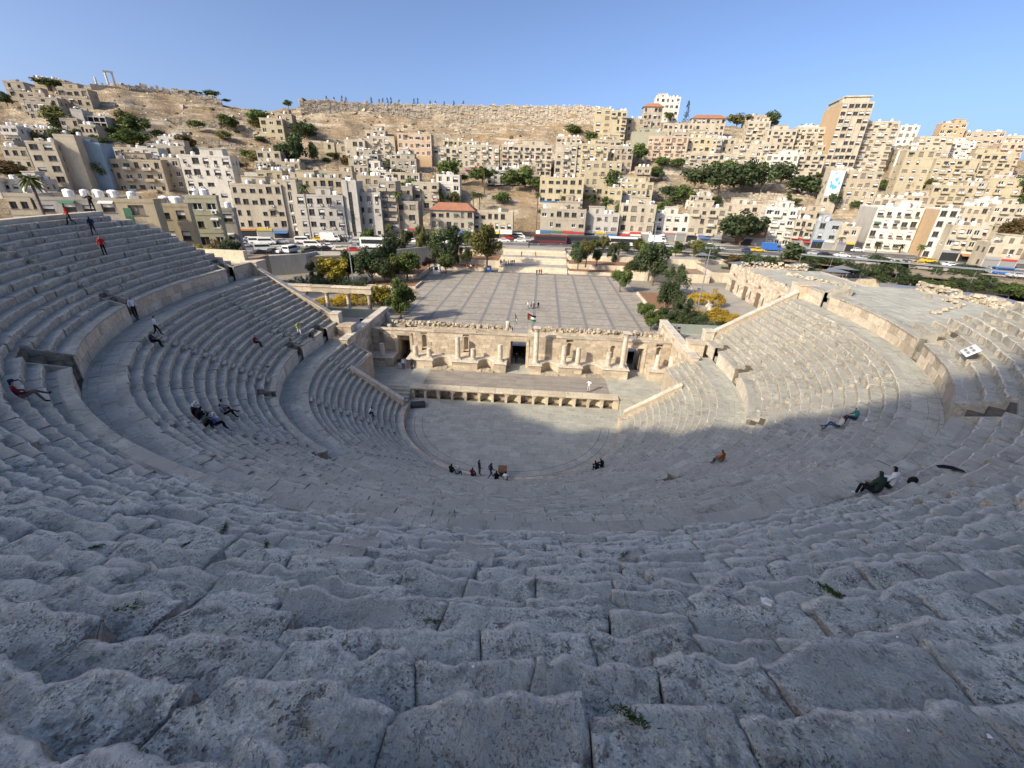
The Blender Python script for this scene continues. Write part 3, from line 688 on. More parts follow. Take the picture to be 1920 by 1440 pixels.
class MB:
    """collects faces; build() links them as one mesh object"""
    def __init__(self):
        self.v, self.f, self.m, self.r = [], [], [], []
        self.n = 0

    def add(self, verts, faces, mi=0, rnd=None):
        b = self.n
        self.v.extend(verts)
        self.n += len(verts)
        r = RNG.random() if rnd is None else rnd
        for f in faces:
            self.f.append([i + b for i in f])
            self.m.append(mi)
            self.r.append(r)
        return self

    def box(self, x0, x1, y0, y1, z0, z1, mi=0, rnd=None):
        v = [(x0, y0, z0), (x1, y0, z0), (x1, y1, z0), (x0, y1, z0), (x0, y0, z1), (x1, y0, z1), (x1, y1, z1), (x0, y1, z1)]
        return self.add(v, [(0, 3, 2, 1), (4, 5, 6, 7), (0, 1, 5, 4), (1, 2, 6, 5), (2, 3, 7, 6), (3, 0, 4, 7)], mi, rnd)

    def bevbox(self, x0, x1, y0, y1, z0, z1, b=.02, mi=0, rnd=None):
        """box with chamfered top edges"""
        v = [(x0, y0, z0), (x1, y0, z0), (x1, y1, z0), (x0, y1, z0), (x0, y0, z1 - b), (x1, y0, z1 - b), (x1, y1, z1 - b), (x0, y1, z1 - b),
             (x0 + b, y0 + b, z1), (x1 - b, y0 + b, z1), (x1 - b, y1 - b, z1), (x0 + b, y1 - b, z1)]
        f = [(0, 3, 2, 1), (0, 1, 5, 4), (1, 2, 6, 5), (2, 3, 7, 6), (3, 0, 4, 7), (4, 5, 9, 8), (5, 6, 10, 9), (6, 7, 11, 10), (7, 4, 8, 11), (8, 9, 10, 11)]
        return self.add(v, f, mi, rnd)

    def prism(self, poly, axis, a0, a1, mi=0, rnd=None):
        """extrude a 2-D polygon; axis 'x': poly in (y,z), 'y': (x,z), 'z': (x,y)"""
        n = len(poly)
        def P(p, a):
            return (a, p[0], p[1]) if axis == 'x' else ((p[0], a, p[1]) if axis == 'y' else (p[0], p[1], a))
        v = [P(p, a0) for p in poly] + [P(p, a1) for p in poly]
        f = [tuple(range(n)), tuple(range(2 * n - 1, n - 1, -1))] + [(i, i + n, (i + 1) % n + n, (i + 1) % n) for i in range(n)]
        return self.add(v, f, mi, rnd)

    def lathe(self, prof, cx=0, cy=0, seg=12, mi=0, rnd=None):
        """prof: list of (radius, z)"""
        v, f = [], []
        for r, z in prof:
            for k in range(seg):
                a = 2 * math.pi * k / seg
                v.append((cx + r * math.cos(a), cy + r * math.sin(a), z))
        for i in range(len(prof) - 1):
            for k in range(seg):
                k2 = (k + 1) % seg
                f.append((i * seg + k, i * seg + k2, (i + 1) * seg + k2, (i + 1) * seg + k))
        f.append(tuple(range(seg - 1, -1, -1)))
        f.append(tuple((len(prof) - 1) * seg + k for k in range(seg)))
        return self.add(v, f, mi, rnd)

    def tube(self, pts, rad, seg=6, mi=0, rnd=None):
        """tapered tube along pts; rad number or list"""
        n = len(pts)
        rad = rad if isinstance(rad, (list, tuple)) else [rad] * n
        v, f = [], []
        for i, p in enumerate(pts):
            p = Vector(p)
            a = Vector(pts[max(0, i - 1)]); b = Vector(pts[min(n - 1, i + 1)])
            t = (b - a).normalized()
            s = t.cross(Vector((0.31, 0.87, 0.37))).normalized()
            u = t.cross(s)
            for k in range(seg):
                an = 2 * math.pi * k / seg
                v.append(tuple(p + (s * math.cos(an) + u * math.sin(an)) * rad[i]))
        for i in range(n - 1):
            for k in range(seg):
                k2 = (k + 1) % seg
                f.append((i * seg + k, i * seg + k2, (i + 1) * seg + k2, (i + 1) * seg + k))
        f.append(tuple(range(seg - 1, -1, -1)))
        f.append(tuple((n - 1) * seg + k for k in range(seg)))
        return self.add(v, f, mi, rnd)

    def quad(self, a, b, c, d, mi=0, rnd=None):
        return self.add([a, b, c, d], [(0, 1, 2, 3)], mi, rnd)

    def mesh(self, name, mats, smooth=False):
        me = bpy.data.meshes.new(name)
        me.from_pydata(self.v, [], self.f)
        for m in (mats if isinstance(mats, (list, tuple)) else [mats]):
            me.materials.append(m)
        me.polygons.foreach_set('material_index', self.m)
        at = me.attributes.new('rnd', 'FLOAT', 'FACE')
        at.data.foreach_set('value', self.r)
        if smooth:
            me.polygons.foreach_set('use_smooth', [True] * len(self.f))
        me.update()
        return me

    def build(self, name, mats, parent=None, smooth=False, loc=None):
        return link(name, self.mesh(name, mats, smooth), parent, loc)


def link(name, data, parent=None, loc=None, rz=0):
    o = bpy.data.objects.new(name, data)
    COL.objects.link(o)
    if parent is not None:
        o.parent = parent
    if loc is not None:
        o.location = loc
    if rz:
        o.rotation_euler = (0, 0, rz)
    return o


def empty(name, loc=(0, 0, 0), rz=0):
    o = link(name, None, None, loc, rz)
    o.empty_display_size = .3
    return o


def tag(o, label=None, cat=None, group=None, kind=None):
    if label: o['label'] = label
    if cat: o['category'] = cat
    if group: o['group'] = group
    if kind: o['kind'] = kind
    return o


ORD = ['zeroth', 'first', 'second', 'third', 'fourth', 'fifth', 'sixth', 'seventh', 'eighth', 'ninth', 'tenth', 'eleventh', 'twelfth', 'thirteenth', 'fourteenth', 'fifteenth',
       'sixteenth', 'seventeenth', 'eighteenth', 'nineteenth', 'twentieth']


def ordinal(n):
    if n <= 20: return ORD[n]
    return '%d%s' % (n, {1: 'st', 2: 'nd', 3: 'rd'}.get(n % 10 if n % 100 not in (11, 12, 13) else 0, 'th'))


# ------------------------------------------------------------------ materials
def new_mat(name, rough=.85, spec=.25):
    m = bpy.data.materials.new(name)
    m.use_nodes = True
    p = m.node_tree.nodes['Principled BSDF']
    p.inputs['Roughness'].default_value = rough
    p.inputs['Specular IOR Level'].default_value = spec
    return m, m.node_tree.nodes, m.node_tree.links, p


def plain(name, col, rough=.7, spec=.3, metal=0.0):
    m, n, l, p = new_mat(name, rough, spec)
    p.inputs['Base Color'].default_value = (*col, 1)
    p.inputs['Metallic'].default_value = metal
    return m


def mixc(n, l, a, b, fac, mode='MIX'):
    x = n.new('ShaderNodeMix'); x.data_type = 'RGBA'; x.blend_type = mode
    for sock, val in ((x.inputs[6], a), (x.inputs[7], b)):
        if isinstance(val, tuple): sock.default_value = (*val, 1) if len(val) == 3 else val
        else: l.new(val, sock)
    if isinstance(fac, (int, float)): x.inputs[0].default_value = fac
    else: l.new(fac, x.inputs[0])
    return x.outputs[2]


def noise(n, l, scale, detail=4, rough=.6, coord=None, dist=0.0):
    t = n.new('ShaderNodeTexNoise')
    t.inputs['Scale'].default_value = scale; t.inputs['Detail'].default_value = detail
    t.inputs['Roughness'].default_value = rough; t.inputs['Distortion'].default_value = dist
    if coord is not None: l.new(coord, t.inputs['Vector'])
    return t.outputs[0]


def ramp(n, l, src, lo, hi, inv=False):
    r = n.new('ShaderNodeMapRange')
    l.new(src, r.inputs[0])
    r.inputs[1].default_value = lo; r.inputs[2].default_value = hi
    r.inputs[3].default_value = 1.0 if inv else 0.0; r.inputs[4].default_value = 0.0 if inv else 1.0
    return r.outputs[0]


def stone(name, c1, c2, c3=None, scale=.6, fine=6.0, bump=.3, rnd=.25, rough=.9, riser=None, bdist=.03, pits=None, mortar=None):
    """weathered stone: two tones in patches, c3 stains, per-block variation, relief; riser = colour of the upright faces"""
    m, n, l, p = new_mat(name, rough, .15)
    g = n.new('ShaderNodeNewGeometry')
    pos = g.outputs['Position']
    big = noise(n, l, scale, 5, .62, pos)
    col = mixc(n, l, c1, c2, ramp(n, l, big, .38, .62))
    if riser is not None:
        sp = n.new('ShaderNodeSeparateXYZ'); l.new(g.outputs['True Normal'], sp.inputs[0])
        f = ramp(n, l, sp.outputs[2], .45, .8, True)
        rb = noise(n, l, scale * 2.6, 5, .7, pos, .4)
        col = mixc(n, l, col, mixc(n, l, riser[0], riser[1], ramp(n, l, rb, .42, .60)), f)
    if c3 is not None:
        st = noise(n, l, scale * 2.3, 6, .7, pos, .4)
        col = mixc(n, l, col, c3, ramp(n, l, st, .54, .68) if pits is None else ramp(n, l, st, .50, .63))
    fi = noise(n, l, fine, 5, .65, pos)
    col = mixc(n, l, col, (.0, .0, .0), ramp(n, l, fi, .35, -.15))
    fi2 = ramp(n, l, fi, .2, .8)
    x = n.new('ShaderNodeMath'); x.operation = 'MULTIPLY_ADD'; l.new(fi2, x.inputs[0]); x.inputs[1].default_value = .5; x.inputs[2].default_value = .75
    col = mixc(n, l, col, x.outputs[0], 1.0, 'MULTIPLY')
    if rnd:
        a = n.new('ShaderNodeAttribute'); a.attribute_name = 'rnd'
        y = n.new('ShaderNodeMath'); y.operation = 'MULTIPLY_ADD'; l.new(a.outputs['Fac'], y.inputs[0]); y.inputs[1].default_value = 2 * rnd; y.inputs[2].default_value = 1 - rnd
        col = mixc(n, l, col, y.outputs[0], 1.0, 'MULTIPLY')
    hgt = fi
    if pits is not None:
        # small dissolved hollows and pale lichen: shapes of their own on the stone
        pm = noise(n, l, pits * .16, 3, .6, pos)
        pa = noise(n, l, pits, 2, .5, pos, .15)
        pb = noise(n, l, pits * 2.6, 2, .5, pos, .1)
        d = n.new('ShaderNodeMath'); d.operation = 'MULTIPLY_ADD'; l.new(pm, d.inputs[0]); d.inputs[1].default_value = -.45; d.inputs[2].default_value = .225
        e = n.new('ShaderNodeMath'); e.operation = 'ADD'; l.new(pa, e.inputs[0]); l.new(d.outputs[0], e.inputs[1])
        e2 = n.new('ShaderNodeMath'); e2.operation = 'ADD'; l.new(pb, e2.inputs[0]); l.new(d.outputs[0], e2.inputs[1])
        pit = n.new('ShaderNodeMath'); pit.operation = 'MINIMUM'; l.new(ramp(n, l, e.outputs[0], .27, .36), pit.inputs[0]); l.new(ramp(n, l, e2.outputs[0], .29, .38), pit.inputs[1])
        pit = pit.outputs[0]                           # 0 inside a hollow
        col = mixc(n, l, mixc(n, l, col, (.12, .11, .105), .85 if pits > 12 else .5), col, pit)
        mo = noise(n, l, 34, 5, .72, pos)
        mm = n.new('ShaderNodeMath'); mm.operation = 'MULTIPLY_ADD'; l.new(mo, mm.inputs[0]); mm.inputs[1].default_value = 2.0 if pits > 12 else 1.2; mm.inputs[2].default_value = .0 if pits > 12 else .4
        col = mixc(n, l, col, mm.outputs[0], 1.0, 'MULTIPLY')
        hue = noise(n, l, .55, 4, .6, pos, .3)
        col = mixc(n, l, col, (.375, .385, .35) if pits > 12 else (.37, .355, .31), ramp(n, l, hue, .44, .62))
        # worn arrises, with a pale edge highlight painted into the colour
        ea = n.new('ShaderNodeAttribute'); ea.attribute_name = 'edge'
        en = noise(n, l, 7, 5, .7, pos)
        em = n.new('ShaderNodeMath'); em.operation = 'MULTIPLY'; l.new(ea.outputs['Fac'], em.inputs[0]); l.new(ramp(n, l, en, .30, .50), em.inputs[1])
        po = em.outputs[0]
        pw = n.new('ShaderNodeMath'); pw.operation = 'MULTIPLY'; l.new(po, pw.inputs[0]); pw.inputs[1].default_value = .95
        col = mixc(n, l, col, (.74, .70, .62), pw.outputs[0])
        li = noise(n, l, pits * .55, 6, .75, pos, .3)
        li2 = noise(n, l, 1.1, 3, .5, pos)
        lm = n.new('ShaderNodeMath'); lm.operation = 'MULTIPLY'; l.new(ramp(n, l, li, .56, .68), lm.inputs[0]); l.new(ramp(n, l, li2, .44, .6), lm.inputs[1])
        col = mixc(n, l, col, (.46, .45, .44), lm.outputs[0])
        h2 = n.new('ShaderNodeMath'); h2.operation = 'MULTIPLY_ADD'; l.new(pit, h2.inputs[0]); h2.inputs[1].default_value = .5; l.new(fi, h2.inputs[2])
        hgt = h2.outputs[0]
    l.new(col, p.inputs['Base Color'])
    if bump:
        b = n.new('ShaderNodeBump'); b.inputs['Strength'].default_value = bump; b.inputs['Distance'].default_value = bdist
        l.new(hgt, b.inputs['Height']); l.new(b.outputs[0], p.inputs['Normal'])
    return m


def wallpaint(name, c, dirt=(.25, .22, .18), scale=.25, amt=.55):
    m, n, l, p = new_mat(name, .9, .15)
    g = n.new('ShaderNodeNewGeometry'); pos = g.outputs['Position']
    mp = n.new('ShaderNodeMapping'); mp.inputs['Scale'].default_value = (1, 1, .35); l.new(pos, mp.inputs[0])
    a = noise(n, l, scale, 6, .7, mp.outputs[0], .2)
    col = mixc(n, l, c, dirt, ramp(n, l, a, .44, .86))
    b = noise(n, l, 2.2, 4, .6, mp.outputs[0])
    x = n.new('ShaderNodeMath'); x.operation = 'MULTIPLY_ADD'; l.new(b, x.inputs[0]); x.inputs[1].default_value = .5; x.inputs[2].default_value = .74
    col = mixc(n, l, col, x.outputs[0], 1.0, 'MULTIPLY')
    l.new(col, p.inputs['Base Color'])
    return m


def leafmat(name, c1, c2):
    m, n, l, p = new_mat(name, .6, .2)
    a = n.new('ShaderNodeAttribute'); a.attribute_name = 'rnd'
    o = n.new('ShaderNodeObjectInfo')
    col = mixc(n, l, c1, c2, a.outputs['Fac'])
    h = n.new('ShaderNodeMath'); h.operation = 'MULTIPLY_ADD'; l.new(o.outputs['Random'], h.inputs[0]); h.inputs[1].default_value = .5; h.inputs[2].default_value = .75
    col = mixc(n, l, col, h.outputs[0], 1.0, 'MULTIPLY')
    l.new(col, p.inputs['Base Color'])
    tr = n.new('ShaderNodeBsdfTranslucent'); l.new(col, tr.inputs[0])
    mx = n.new('ShaderNodeMixShader'); mx.inputs[0].default_value = .25
    l.new(p.outputs[0], mx.inputs[1]); l.new(tr.outputs[0], mx.inputs[2])
    l.new(mx.outputs[0], n['Material Output'].inputs[0])
    return m


M = {}
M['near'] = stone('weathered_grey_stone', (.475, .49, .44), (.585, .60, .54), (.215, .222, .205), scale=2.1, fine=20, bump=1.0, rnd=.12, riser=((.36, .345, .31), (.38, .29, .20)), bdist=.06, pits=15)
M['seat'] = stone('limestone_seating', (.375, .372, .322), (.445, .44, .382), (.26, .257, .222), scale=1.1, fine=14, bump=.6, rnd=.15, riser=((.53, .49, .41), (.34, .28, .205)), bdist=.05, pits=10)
M['arris'] = stone('worn_arris_highlight', (.55, .52, .45), (.46, .43, .37), (.30, .275, .23), scale=2.4, fine=12, bump=.5, rnd=.12, bdist=.03)  # wear plus a painted highlight so the row edges stand out
M['paving'] = stone('limestone_paving', (.375, .372, .322), (.435, .43, .372), (.30, .298, .256), scale=.5, fine=9, bump=.3, rnd=.09)
M['ashlar'] = stone('ashlar_limestone', (.55, .48, .38), (.46, .38, .29), (.36, .285, .21), scale=.9, fine=5, bump=.4, rnd=.22)
M['marble'] = stone('pale_marble', (.62, .58, .50), (.50, .44, .36), (.38, .33, .27), scale=1.6, fine=7, bump=.25, rnd=.1)
M['rubble'] = stone('rubble_limestone', (.52, .46, .36), (.36, .31, .24), (.26, .22, .17), scale=1.4, fine=4, bump=.8, rnd=.25, bdist=.12)
M['timber'] = stone('grey_timber_stage', (.27, .245, .215), (.32, .29, .25), None, scale=.7, fine=12, bump=.1, rnd=.14)
M['dark'] = plain('flat_black', (.02, .02, .02), .9)
M['joint'] = stone('dark_joint_earth', (.10, .09, .075), (.15, .13, .10), None, scale=2, fine=12, bump=.2, rnd=0)
M['plaza'] = stone('plaza_paving_grey', (.325, .295, .25), (.37, .335, .285), (.28, .255, .215), scale=.22, fine=5, bump=.05, rnd=.11)
M['plazaline'] = stone('dark_basalt_strip', (.20, .195, .195), (.23, .225, .22), None, scale=.6, fine=6, bump=.05, rnd=.0)
M['cream'] = stone('cream_retaining_stone', (.60, .53, .41), (.52, .45, .34), (.42, .35, .26), scale=.6, fine=4, bump=.2, rnd=.12)
M['asphalt'] = stone('street_asphalt', (.115, .112, .11), (.15, .145, .14), None, scale=.2, fine=6, bump=.1, rnd=0)
M['pavement'] = stone('pavement_concrete', (.33, .31, .28), (.38, .36, .32), None, scale=.4, fine=5, bump=.1, rnd=.1)
M['earth'] = stone('dry_earth', (.34, .25, .17), (.28, .21, .14), (.20, .16, .11), scale=.5, fine=5, bump=.3, rnd=0)
M['redsoil'] = stone('red_soil', (.27, .15, .09), (.22, .13, .08), None, scale=.8, fine=8, bump=.4, rnd=0)
M['ground'] = stone('garden_ground', (.30, .27, .22), (.24, .22, .18), (.18, .17, .13), scale=.12, fine=2, bump=.1, rnd=0)
M['metal'] = plain('grey_metal', (.35, .36, .37), .45, .5, .6)
M['darkmetal'] = plain('dark_metal', (.06, .06, .065), .5, .4, .5)
M['white'] = plain('white_paint', (.75, .75, .73), .5, .4)
M['glass'] = plain('window_glass', (.03, .033, .036), .3, .3)
M['curtain'] = plain('window_curtain', (.20, .18, .15), .6, .3)
M['tyre'] = plain('tyre_rubber', (.025, .025, .025), .8)
M['tank'] = plain('white_water_tank', (.72, .72, .70), .5, .4)
M['bark'] = stone('tree_bark', (.17, .13, .10), (.11, .085, .065), None, scale=2, fine=9, bump=.5, rnd=0)
M['redtile'] = stone('red_roof_tile', (.38, .18, .11), (.31, .145, .09), None, scale=.6, fine=6, bump=.2, rnd=.1)
M['greenglass'] = plain('green_grey_panel', (.26, .29, .26), .5, .4)
WALL = {k: wallpaint('wall_' + k, c, d) for k, c, d in [
    ('cream', (.45, .40, .31), (.27, .23, .17)), ('tan', (.40, .34, .25), (.28, .235, .175)), ('greytan', (.38, .34, .27), (.23, .20, .16)), ('white', (.59, .565, .50), (.37, .33, .27)),
    ('yellow', (.45, .395, .265), (.33, .28, .19)), ('yellowtan', (.41, .355, .245), (.30, .26, .18)), ('khaki', (.36, .35, .25), (.24, .23, .17)), ('grey', (.36, .34, .31), (.22, .21, .19)),
    ('concrete', (.44, .42, .38), (.27, .25, .22)), ('pinktan', (.49, .38, .28), (.33, .25, .18)), ('orange', (.46, .33, .20), (.38, .28, .18)), ('olive', (.33, .32, .24), (.24, .23, .17)),
    ('bluewall', (.21, .31, .40), (.32, .33, .33)), ('bluegrey', (.33, .36, .38), (.22, .23, .24)), ('brown', (.24, .13, .07), (.16, .09, .05))]}
LEAF = {k: leafmat('leaf_' + k, a, b) for k, a, b in [
    ('green', (.06, .098, .028), (.13, .165, .05)), ('dark', (.045, .068, .030), (.088, .115, .05)), ('olive', (.12, .125, .045), (.18, .18, .065)), ('yellow', (.34, .24, .03), (.50, .34, .03)),
    ('yellowg', (.24, .21, .04), (.34, .28, .04)), ('autumn', (.075, .09, .028), (.17, .13, .035)), ('rust', (.15, .085, .04), (.12, .11, .04)), ('maroon', (.09, .035, .035), (.06, .03, .025)),
    ('bare', (.20, .16, .14), (.14, .11, .09)), ('cypress', (.018, .035, .018), (.035, .055, .026)), ('palm', (.06, .085, .025), (.11, .12, .04)), ('tuft', (.04, .085, .02), (.08, .13, .03))]}

# ------------------------------------------------------------------ ground, hills
def polar_sheet(name, azs, Ds, zfun, mat, cx=CAMX, cy=CAMY):
    A, D = np.meshgrid(np.radians(azs), Ds, indexing='ij')
    X = cx + D * np.sin(A); Y = cy + D * np.cos(A)
    Z = zfun(X, Y)
    na, nd = A.shape
    V = np.stack([X.ravel(), Y.ravel(), Z.ravel()], 1)
    i = np.arange(na - 1)[:, None] * nd + np.arange(nd - 1)[None, :]
    F = np.stack([i, i + 1, i + nd + 1, i + nd], -1).reshape(-1, 4)
    me = bpy.data.meshes.new(name)
    me.from_pydata(V.tolist(), [], F.tolist())
    me.materials.append(mat)
    me.polygons.foreach_set('use_smooth', [True] * len(me.polygons))
    return link(name, me)


def hillmat():
    m, n, l, p = new_mat('dry_hillside', .95, .1)
    g = n.new('ShaderNodeNewGeometry'); pos = g.outputs['Position']
    a = noise(n, l, .035, 6, .65, pos)
    col = mixc(n, l, (.36, .30, .215), (.28, .205, .125), ramp(n, l, a, .42, .56))
    gold = noise(n, l, .06, 5, .7, pos, .5)
    col = mixc(n, l, col, (.37, .24, .11), ramp(n, l, gold, .56, .70))
    mp = n.new('ShaderNodeMapping'); mp.inputs['Scale'].default_value = (.05, .05, .55); l.new(pos, mp.inputs[0])
    sr = noise(n, l, 1.0, 6, .7, mp.outputs[0], .5)
    col = mixc(n, l, col, (.50, .44, .34), ramp(n, l, sr, .52, .62))
    sr2 = noise(n, l, 1.7, 6, .7, mp.outputs[0], .8)
    col = mixc(n, l, col, (.22, .17, .115), ramp(n, l, sr2, .55, .64))
    b = noise(n, l, .35, 7, .75, pos, .3)
    col = mixc(n, l, col, (.19, .15, .10), ramp(n, l, b, .50, .64))
    c = noise(n, l, .9, 6, .7, pos)
    col = mixc(n, l, col, (.56, .50, .40), ramp(n, l, c, .58, .75))
    l.new(col, p.inputs['Base Color'])
    bu = n.new('ShaderNodeBump'); bu.inputs['Strength'].default_value = .9; bu.inputs['Distance'].default_value = 1.2
    l.new(b, bu.inputs['Height']); l.new(bu.outputs[0], p.inputs['Normal'])
    return m


M['hill'] = hillmat()


def hill_z(X, Y):
    z = terrain(X, Y)
    P = np.stack([X.ravel(), Y.ravel(), np.zeros(X.size)], 1)
    D = np.hypot(X - CAMX, Y - CAMY)
    az = np.degrees(np.arctan2(X - CAMX, Y - CAMY))
    w = np.clip((D - np.interp(az, _AZ, _DF) - 4) / 40, 0, 1)
    nz = (fbm(P, .05, 4, 3) * 1.8 + fbm(P, .22, 3, 9) * .8).reshape(X.shape)
    # terraces cut into the slope
    st = np.abs(((z + nz * .8) / 4.5) % 1.0 - .5)
    return z - .25 + w * (nz + (st - .25) * 3.0)


hill = polar_sheet('hillside', np.arange(-66, 64.01, .5), np.concatenate([np.arange(160, 360, 1.6), np.arange(360, 480, 6), [520, 600, 720, 900, 1200]]), hill_z, M['hill'])
tag(hill, kind='structure')

# one sheet of ground below everything, out to the horizon
gb = MB(); gb.quad((-4000, -4000, -.6), (4000, -4000, -.6), (4000, 4000, -.6), (-4000, 4000, -.6))
tag(gb.build('ground', M['ground']), kind='structure')
gb = MB()
gb.quad((-130, 19.6, 1.97), (120, 19.6, 1.97), (120, 130, 1.97), (-130, 130, 1.97))
tag(gb.build('park_ground', M['ground']), kind='structure')

# unseen slope west and south, its ridge shaped to cast the shade on the seats
WS = [-60, -45, -37, -35.2, -34.3, -32.6, -31.7, -29.6, -28, -26.4, -24, -22.3, -20, -18.2, -15, -13, -11.1, -9.6, -8.1, -7.4, -6.6, -5.7, -3.5, -1.8, 0, 1.7, 5, 7.7, 11, 14.7, 20, 28, 40, 56]
HS = [66, 60, 56.5, 53.0, 50.8, 50.2, 48.3, 47.4, 46.7, 46.6, 44.6, 45.0, 43.6, 42.4, 42.4, 40.9, 41.4, 40.4, 39.9, 38.6, 37.2, 36.8, 36.6, 36.9, 36.4, 36.6, 35.0, 34.2, 33.6, 33.1, 30, 25, 22, 21.5]
back = MB()
TS = [0, .1, .2, .3, .4, .5, .6, .66, .7, .74, .82, .9, 1.0]
nu, nv = 160, len(TS)
ws = np.linspace(-57, 21, nu)
RB = 125.0
Hn = np.interp(ws, WS, HS) + .613 * (np.sqrt(RB ** 2 - ws ** 2) - np.sqrt(58.0 ** 2 - ws ** 2)) + vnoise(np.stack([ws, ws * 0, ws * 0], 1), .5, 5) * .6
rows_v = []
for j in range(nv):
    t = TS[j]
    for i, w in enumerate(ws):
        rr = 47.5 + (RB - 47.5) * min(1, t / .7) + max(0, t - .7) * 400
        a = math.sqrt(max(1.0, rr * rr - w * w)) if rr > abs(w) else 0.5
        x = -a * .748 - w * .663; y = -a * .663 + w * .748
        zz = 21.0 + (Hn[i] - 21.0) * min(1, t / .7) ** 1.15 - max(0, t - .7) * 20 if Hn[i] > 21 else 21
        rows_v.append((x, y, zz))
back.add(rows_v, [(j * nu + i, j * nu + i + 1, (j + 1) * nu + i + 1, (j + 1) * nu + i) for j in range(nv - 1) for i in range(nu - 1)])
tag(back.build('rear_hillside', M['hill'], smooth=True), kind='structure')

# ------------------------------------------------------------------ plaza
pz = 2.0
GX, G = 1.8, 4.95
plaza = MB(); plaza.quad((-27.9, 19.6, pz - .015), (26.6, 19.6, pz - .015), (26.6, 80, pz - .015), (-27.9, 80, pz - .015))
plz = tag(plaza.build('plaza', M['plazaline']), kind='structure')
slabm = {}
for i in range(-6, 5):
    for j in range(0, 15):
        x0 = GX + i * G + .30; x1 = GX + (i + 1) * G - .30
        y0 = 21.2 + (j - .3) * 4.2 + .20; y1 = y0 + 4.2 - .40
        if y1 > 80 or y0 < 19.7: continue
        key = (i + j) % 4
        if key not in slabm:
            b = MB()
            nx, ny = 7, 7
            w, d = (x1 - x0) / nx, (y1 - y0) / ny
            b.quad((0, 0, 0.003), (x1 - x0, 0, 0.003), (x1 - x0, y1 - y0, .003), (0, y1 - y0, .003), 0, .45)
            for a in range(nx):
                for c in range(ny):
                    b.quad((a * w + .008, c * d + .008, .012), ((a + 1) * w - .008, c * d + .008, .012), ((a + 1) * w - .008, (c + 1) * d - .008, .012), (a * w + .008, (c + 1) * d - .008, .012))
            slabm[key] = b.mesh('paving_panel', M['plaza'])
        link('paving_panel', slabm[key], plz, (x0, y0, pz - .01))

# flights of steps up to the street
SX0, SX1 = -9.6, 10.4
steps = MB(); yy, zz = 80.0, pz
landing = []
for fl in range(3):
    for k in range(7):
        zz += .19
        steps.bevbox(SX0, SX1, yy, 110, zz - .19, zz, .02); yy += .42
    landing.append((yy, zz)); yy += 4.6
tag(steps.build('plaza_steps', M['cream']), kind='structure')
for a, z in landing:
    lb = MB()
    for c in range(12):
        w = (SX1 - SX0) / 12
        lb.quad((SX0 + c * w + .02, a + .05, z + .006), (SX0 + (c + 1) * w - .02, a + .05, z + .006), (SX0 + (c + 1) * w - .02, a + 4.5, z + .006), (SX0 + c * w + .02, a + 4.5, z + .006))
    tag(lb.build('step_landing', M['pavement']), kind='structure')

# the street: asphalt strips with pavement, kerb and lane lines
ST_N = [(-130, 40), (-100, 52), (-75, 62), (-60, 69), (-45, 76), (-30, 92), (-14, 102.6), (12, 104.2), (60, 106), (90, 100), (120, 88), (170, 60), (230, 30)]
ST_F = [(-175, 60), (-150, 76), (-125, 92), (-105, 100), (-75, 108), (-45, 117), (-10, 125), (12, 127), (60, 130), (100, 133), (140, 127), (185, 105), (260, 70)]


def lerp_strip(mb, A, B, t0, t1, z, mi=0):
    v = []
    for a, b in zip(A, B):
        for t in (t0, t1):
            v.append((a[0] + (b[0] - a[0]) * t, a[1] + (b[1] - a[1]) * t, z))
    n = len(A)
    mb.add(v, [(2 * i, 2 * i + 2, 2 * i + 3, 2 * i + 1) for i in range(n - 1)], mi)


sm = MB(); lerp_strip(sm, ST_N, ST_F, -.02, 1.12, 6.0)
tag(sm.build('street', M['asphalt']), kind='structure')
sk = MB()
for i in range(len(ST_N) - 1):
    sk.quad((*ST_N[i], 1.9), (*ST_N[i + 1], 1.9), (*ST_N[i + 1], 6.08), (*ST_N[i], 6.08))
tag(sk.build('street_embankment', M['cream']), kind='structure')
for t0, t1 in ((.0, .10), (.86, 1.12), (.44, .50)):
    pm = MB(); lerp_strip(pm, ST_N, ST_F, t0, t1, 6.14)
    lo = [(v[0], v[1], 6.0) for v in pm.v]
    n2 = len(pm.v)
    pm.add(pm.v[:] + lo, [(i, i + 2, i + 2 + n2, i + n2) for i in range(0, n2 - 2)])
    tag(pm.build('pavement', M['pavement']), kind='structure')
ln = MB()
for t in (.28, .66):
    for i in range(len(ST_N) - 1):
        for s in np.arange(0.05, 1, .16):
            pts = []
            for ss, tt in ((s, t), (s + .07, t), (s + .07, t + .008), (s, t + .008)):
                a = np.array(ST_N[i]) * (1 - ss) + np.array(ST_N[i + 1]) * ss; c = np.array(ST_F[i]) * (1 - ss) + np.array(ST_F[i + 1]) * ss
                q = a + (c - a) * tt
                pts.append((q[0], q[1], 6.006))
            ln.quad(*pts)
tag(ln.build('lane_markings', M['white']), kind='structure')

# raised garden terraces either side of the steps, with cream stone walls and red soil
garden_n = 0


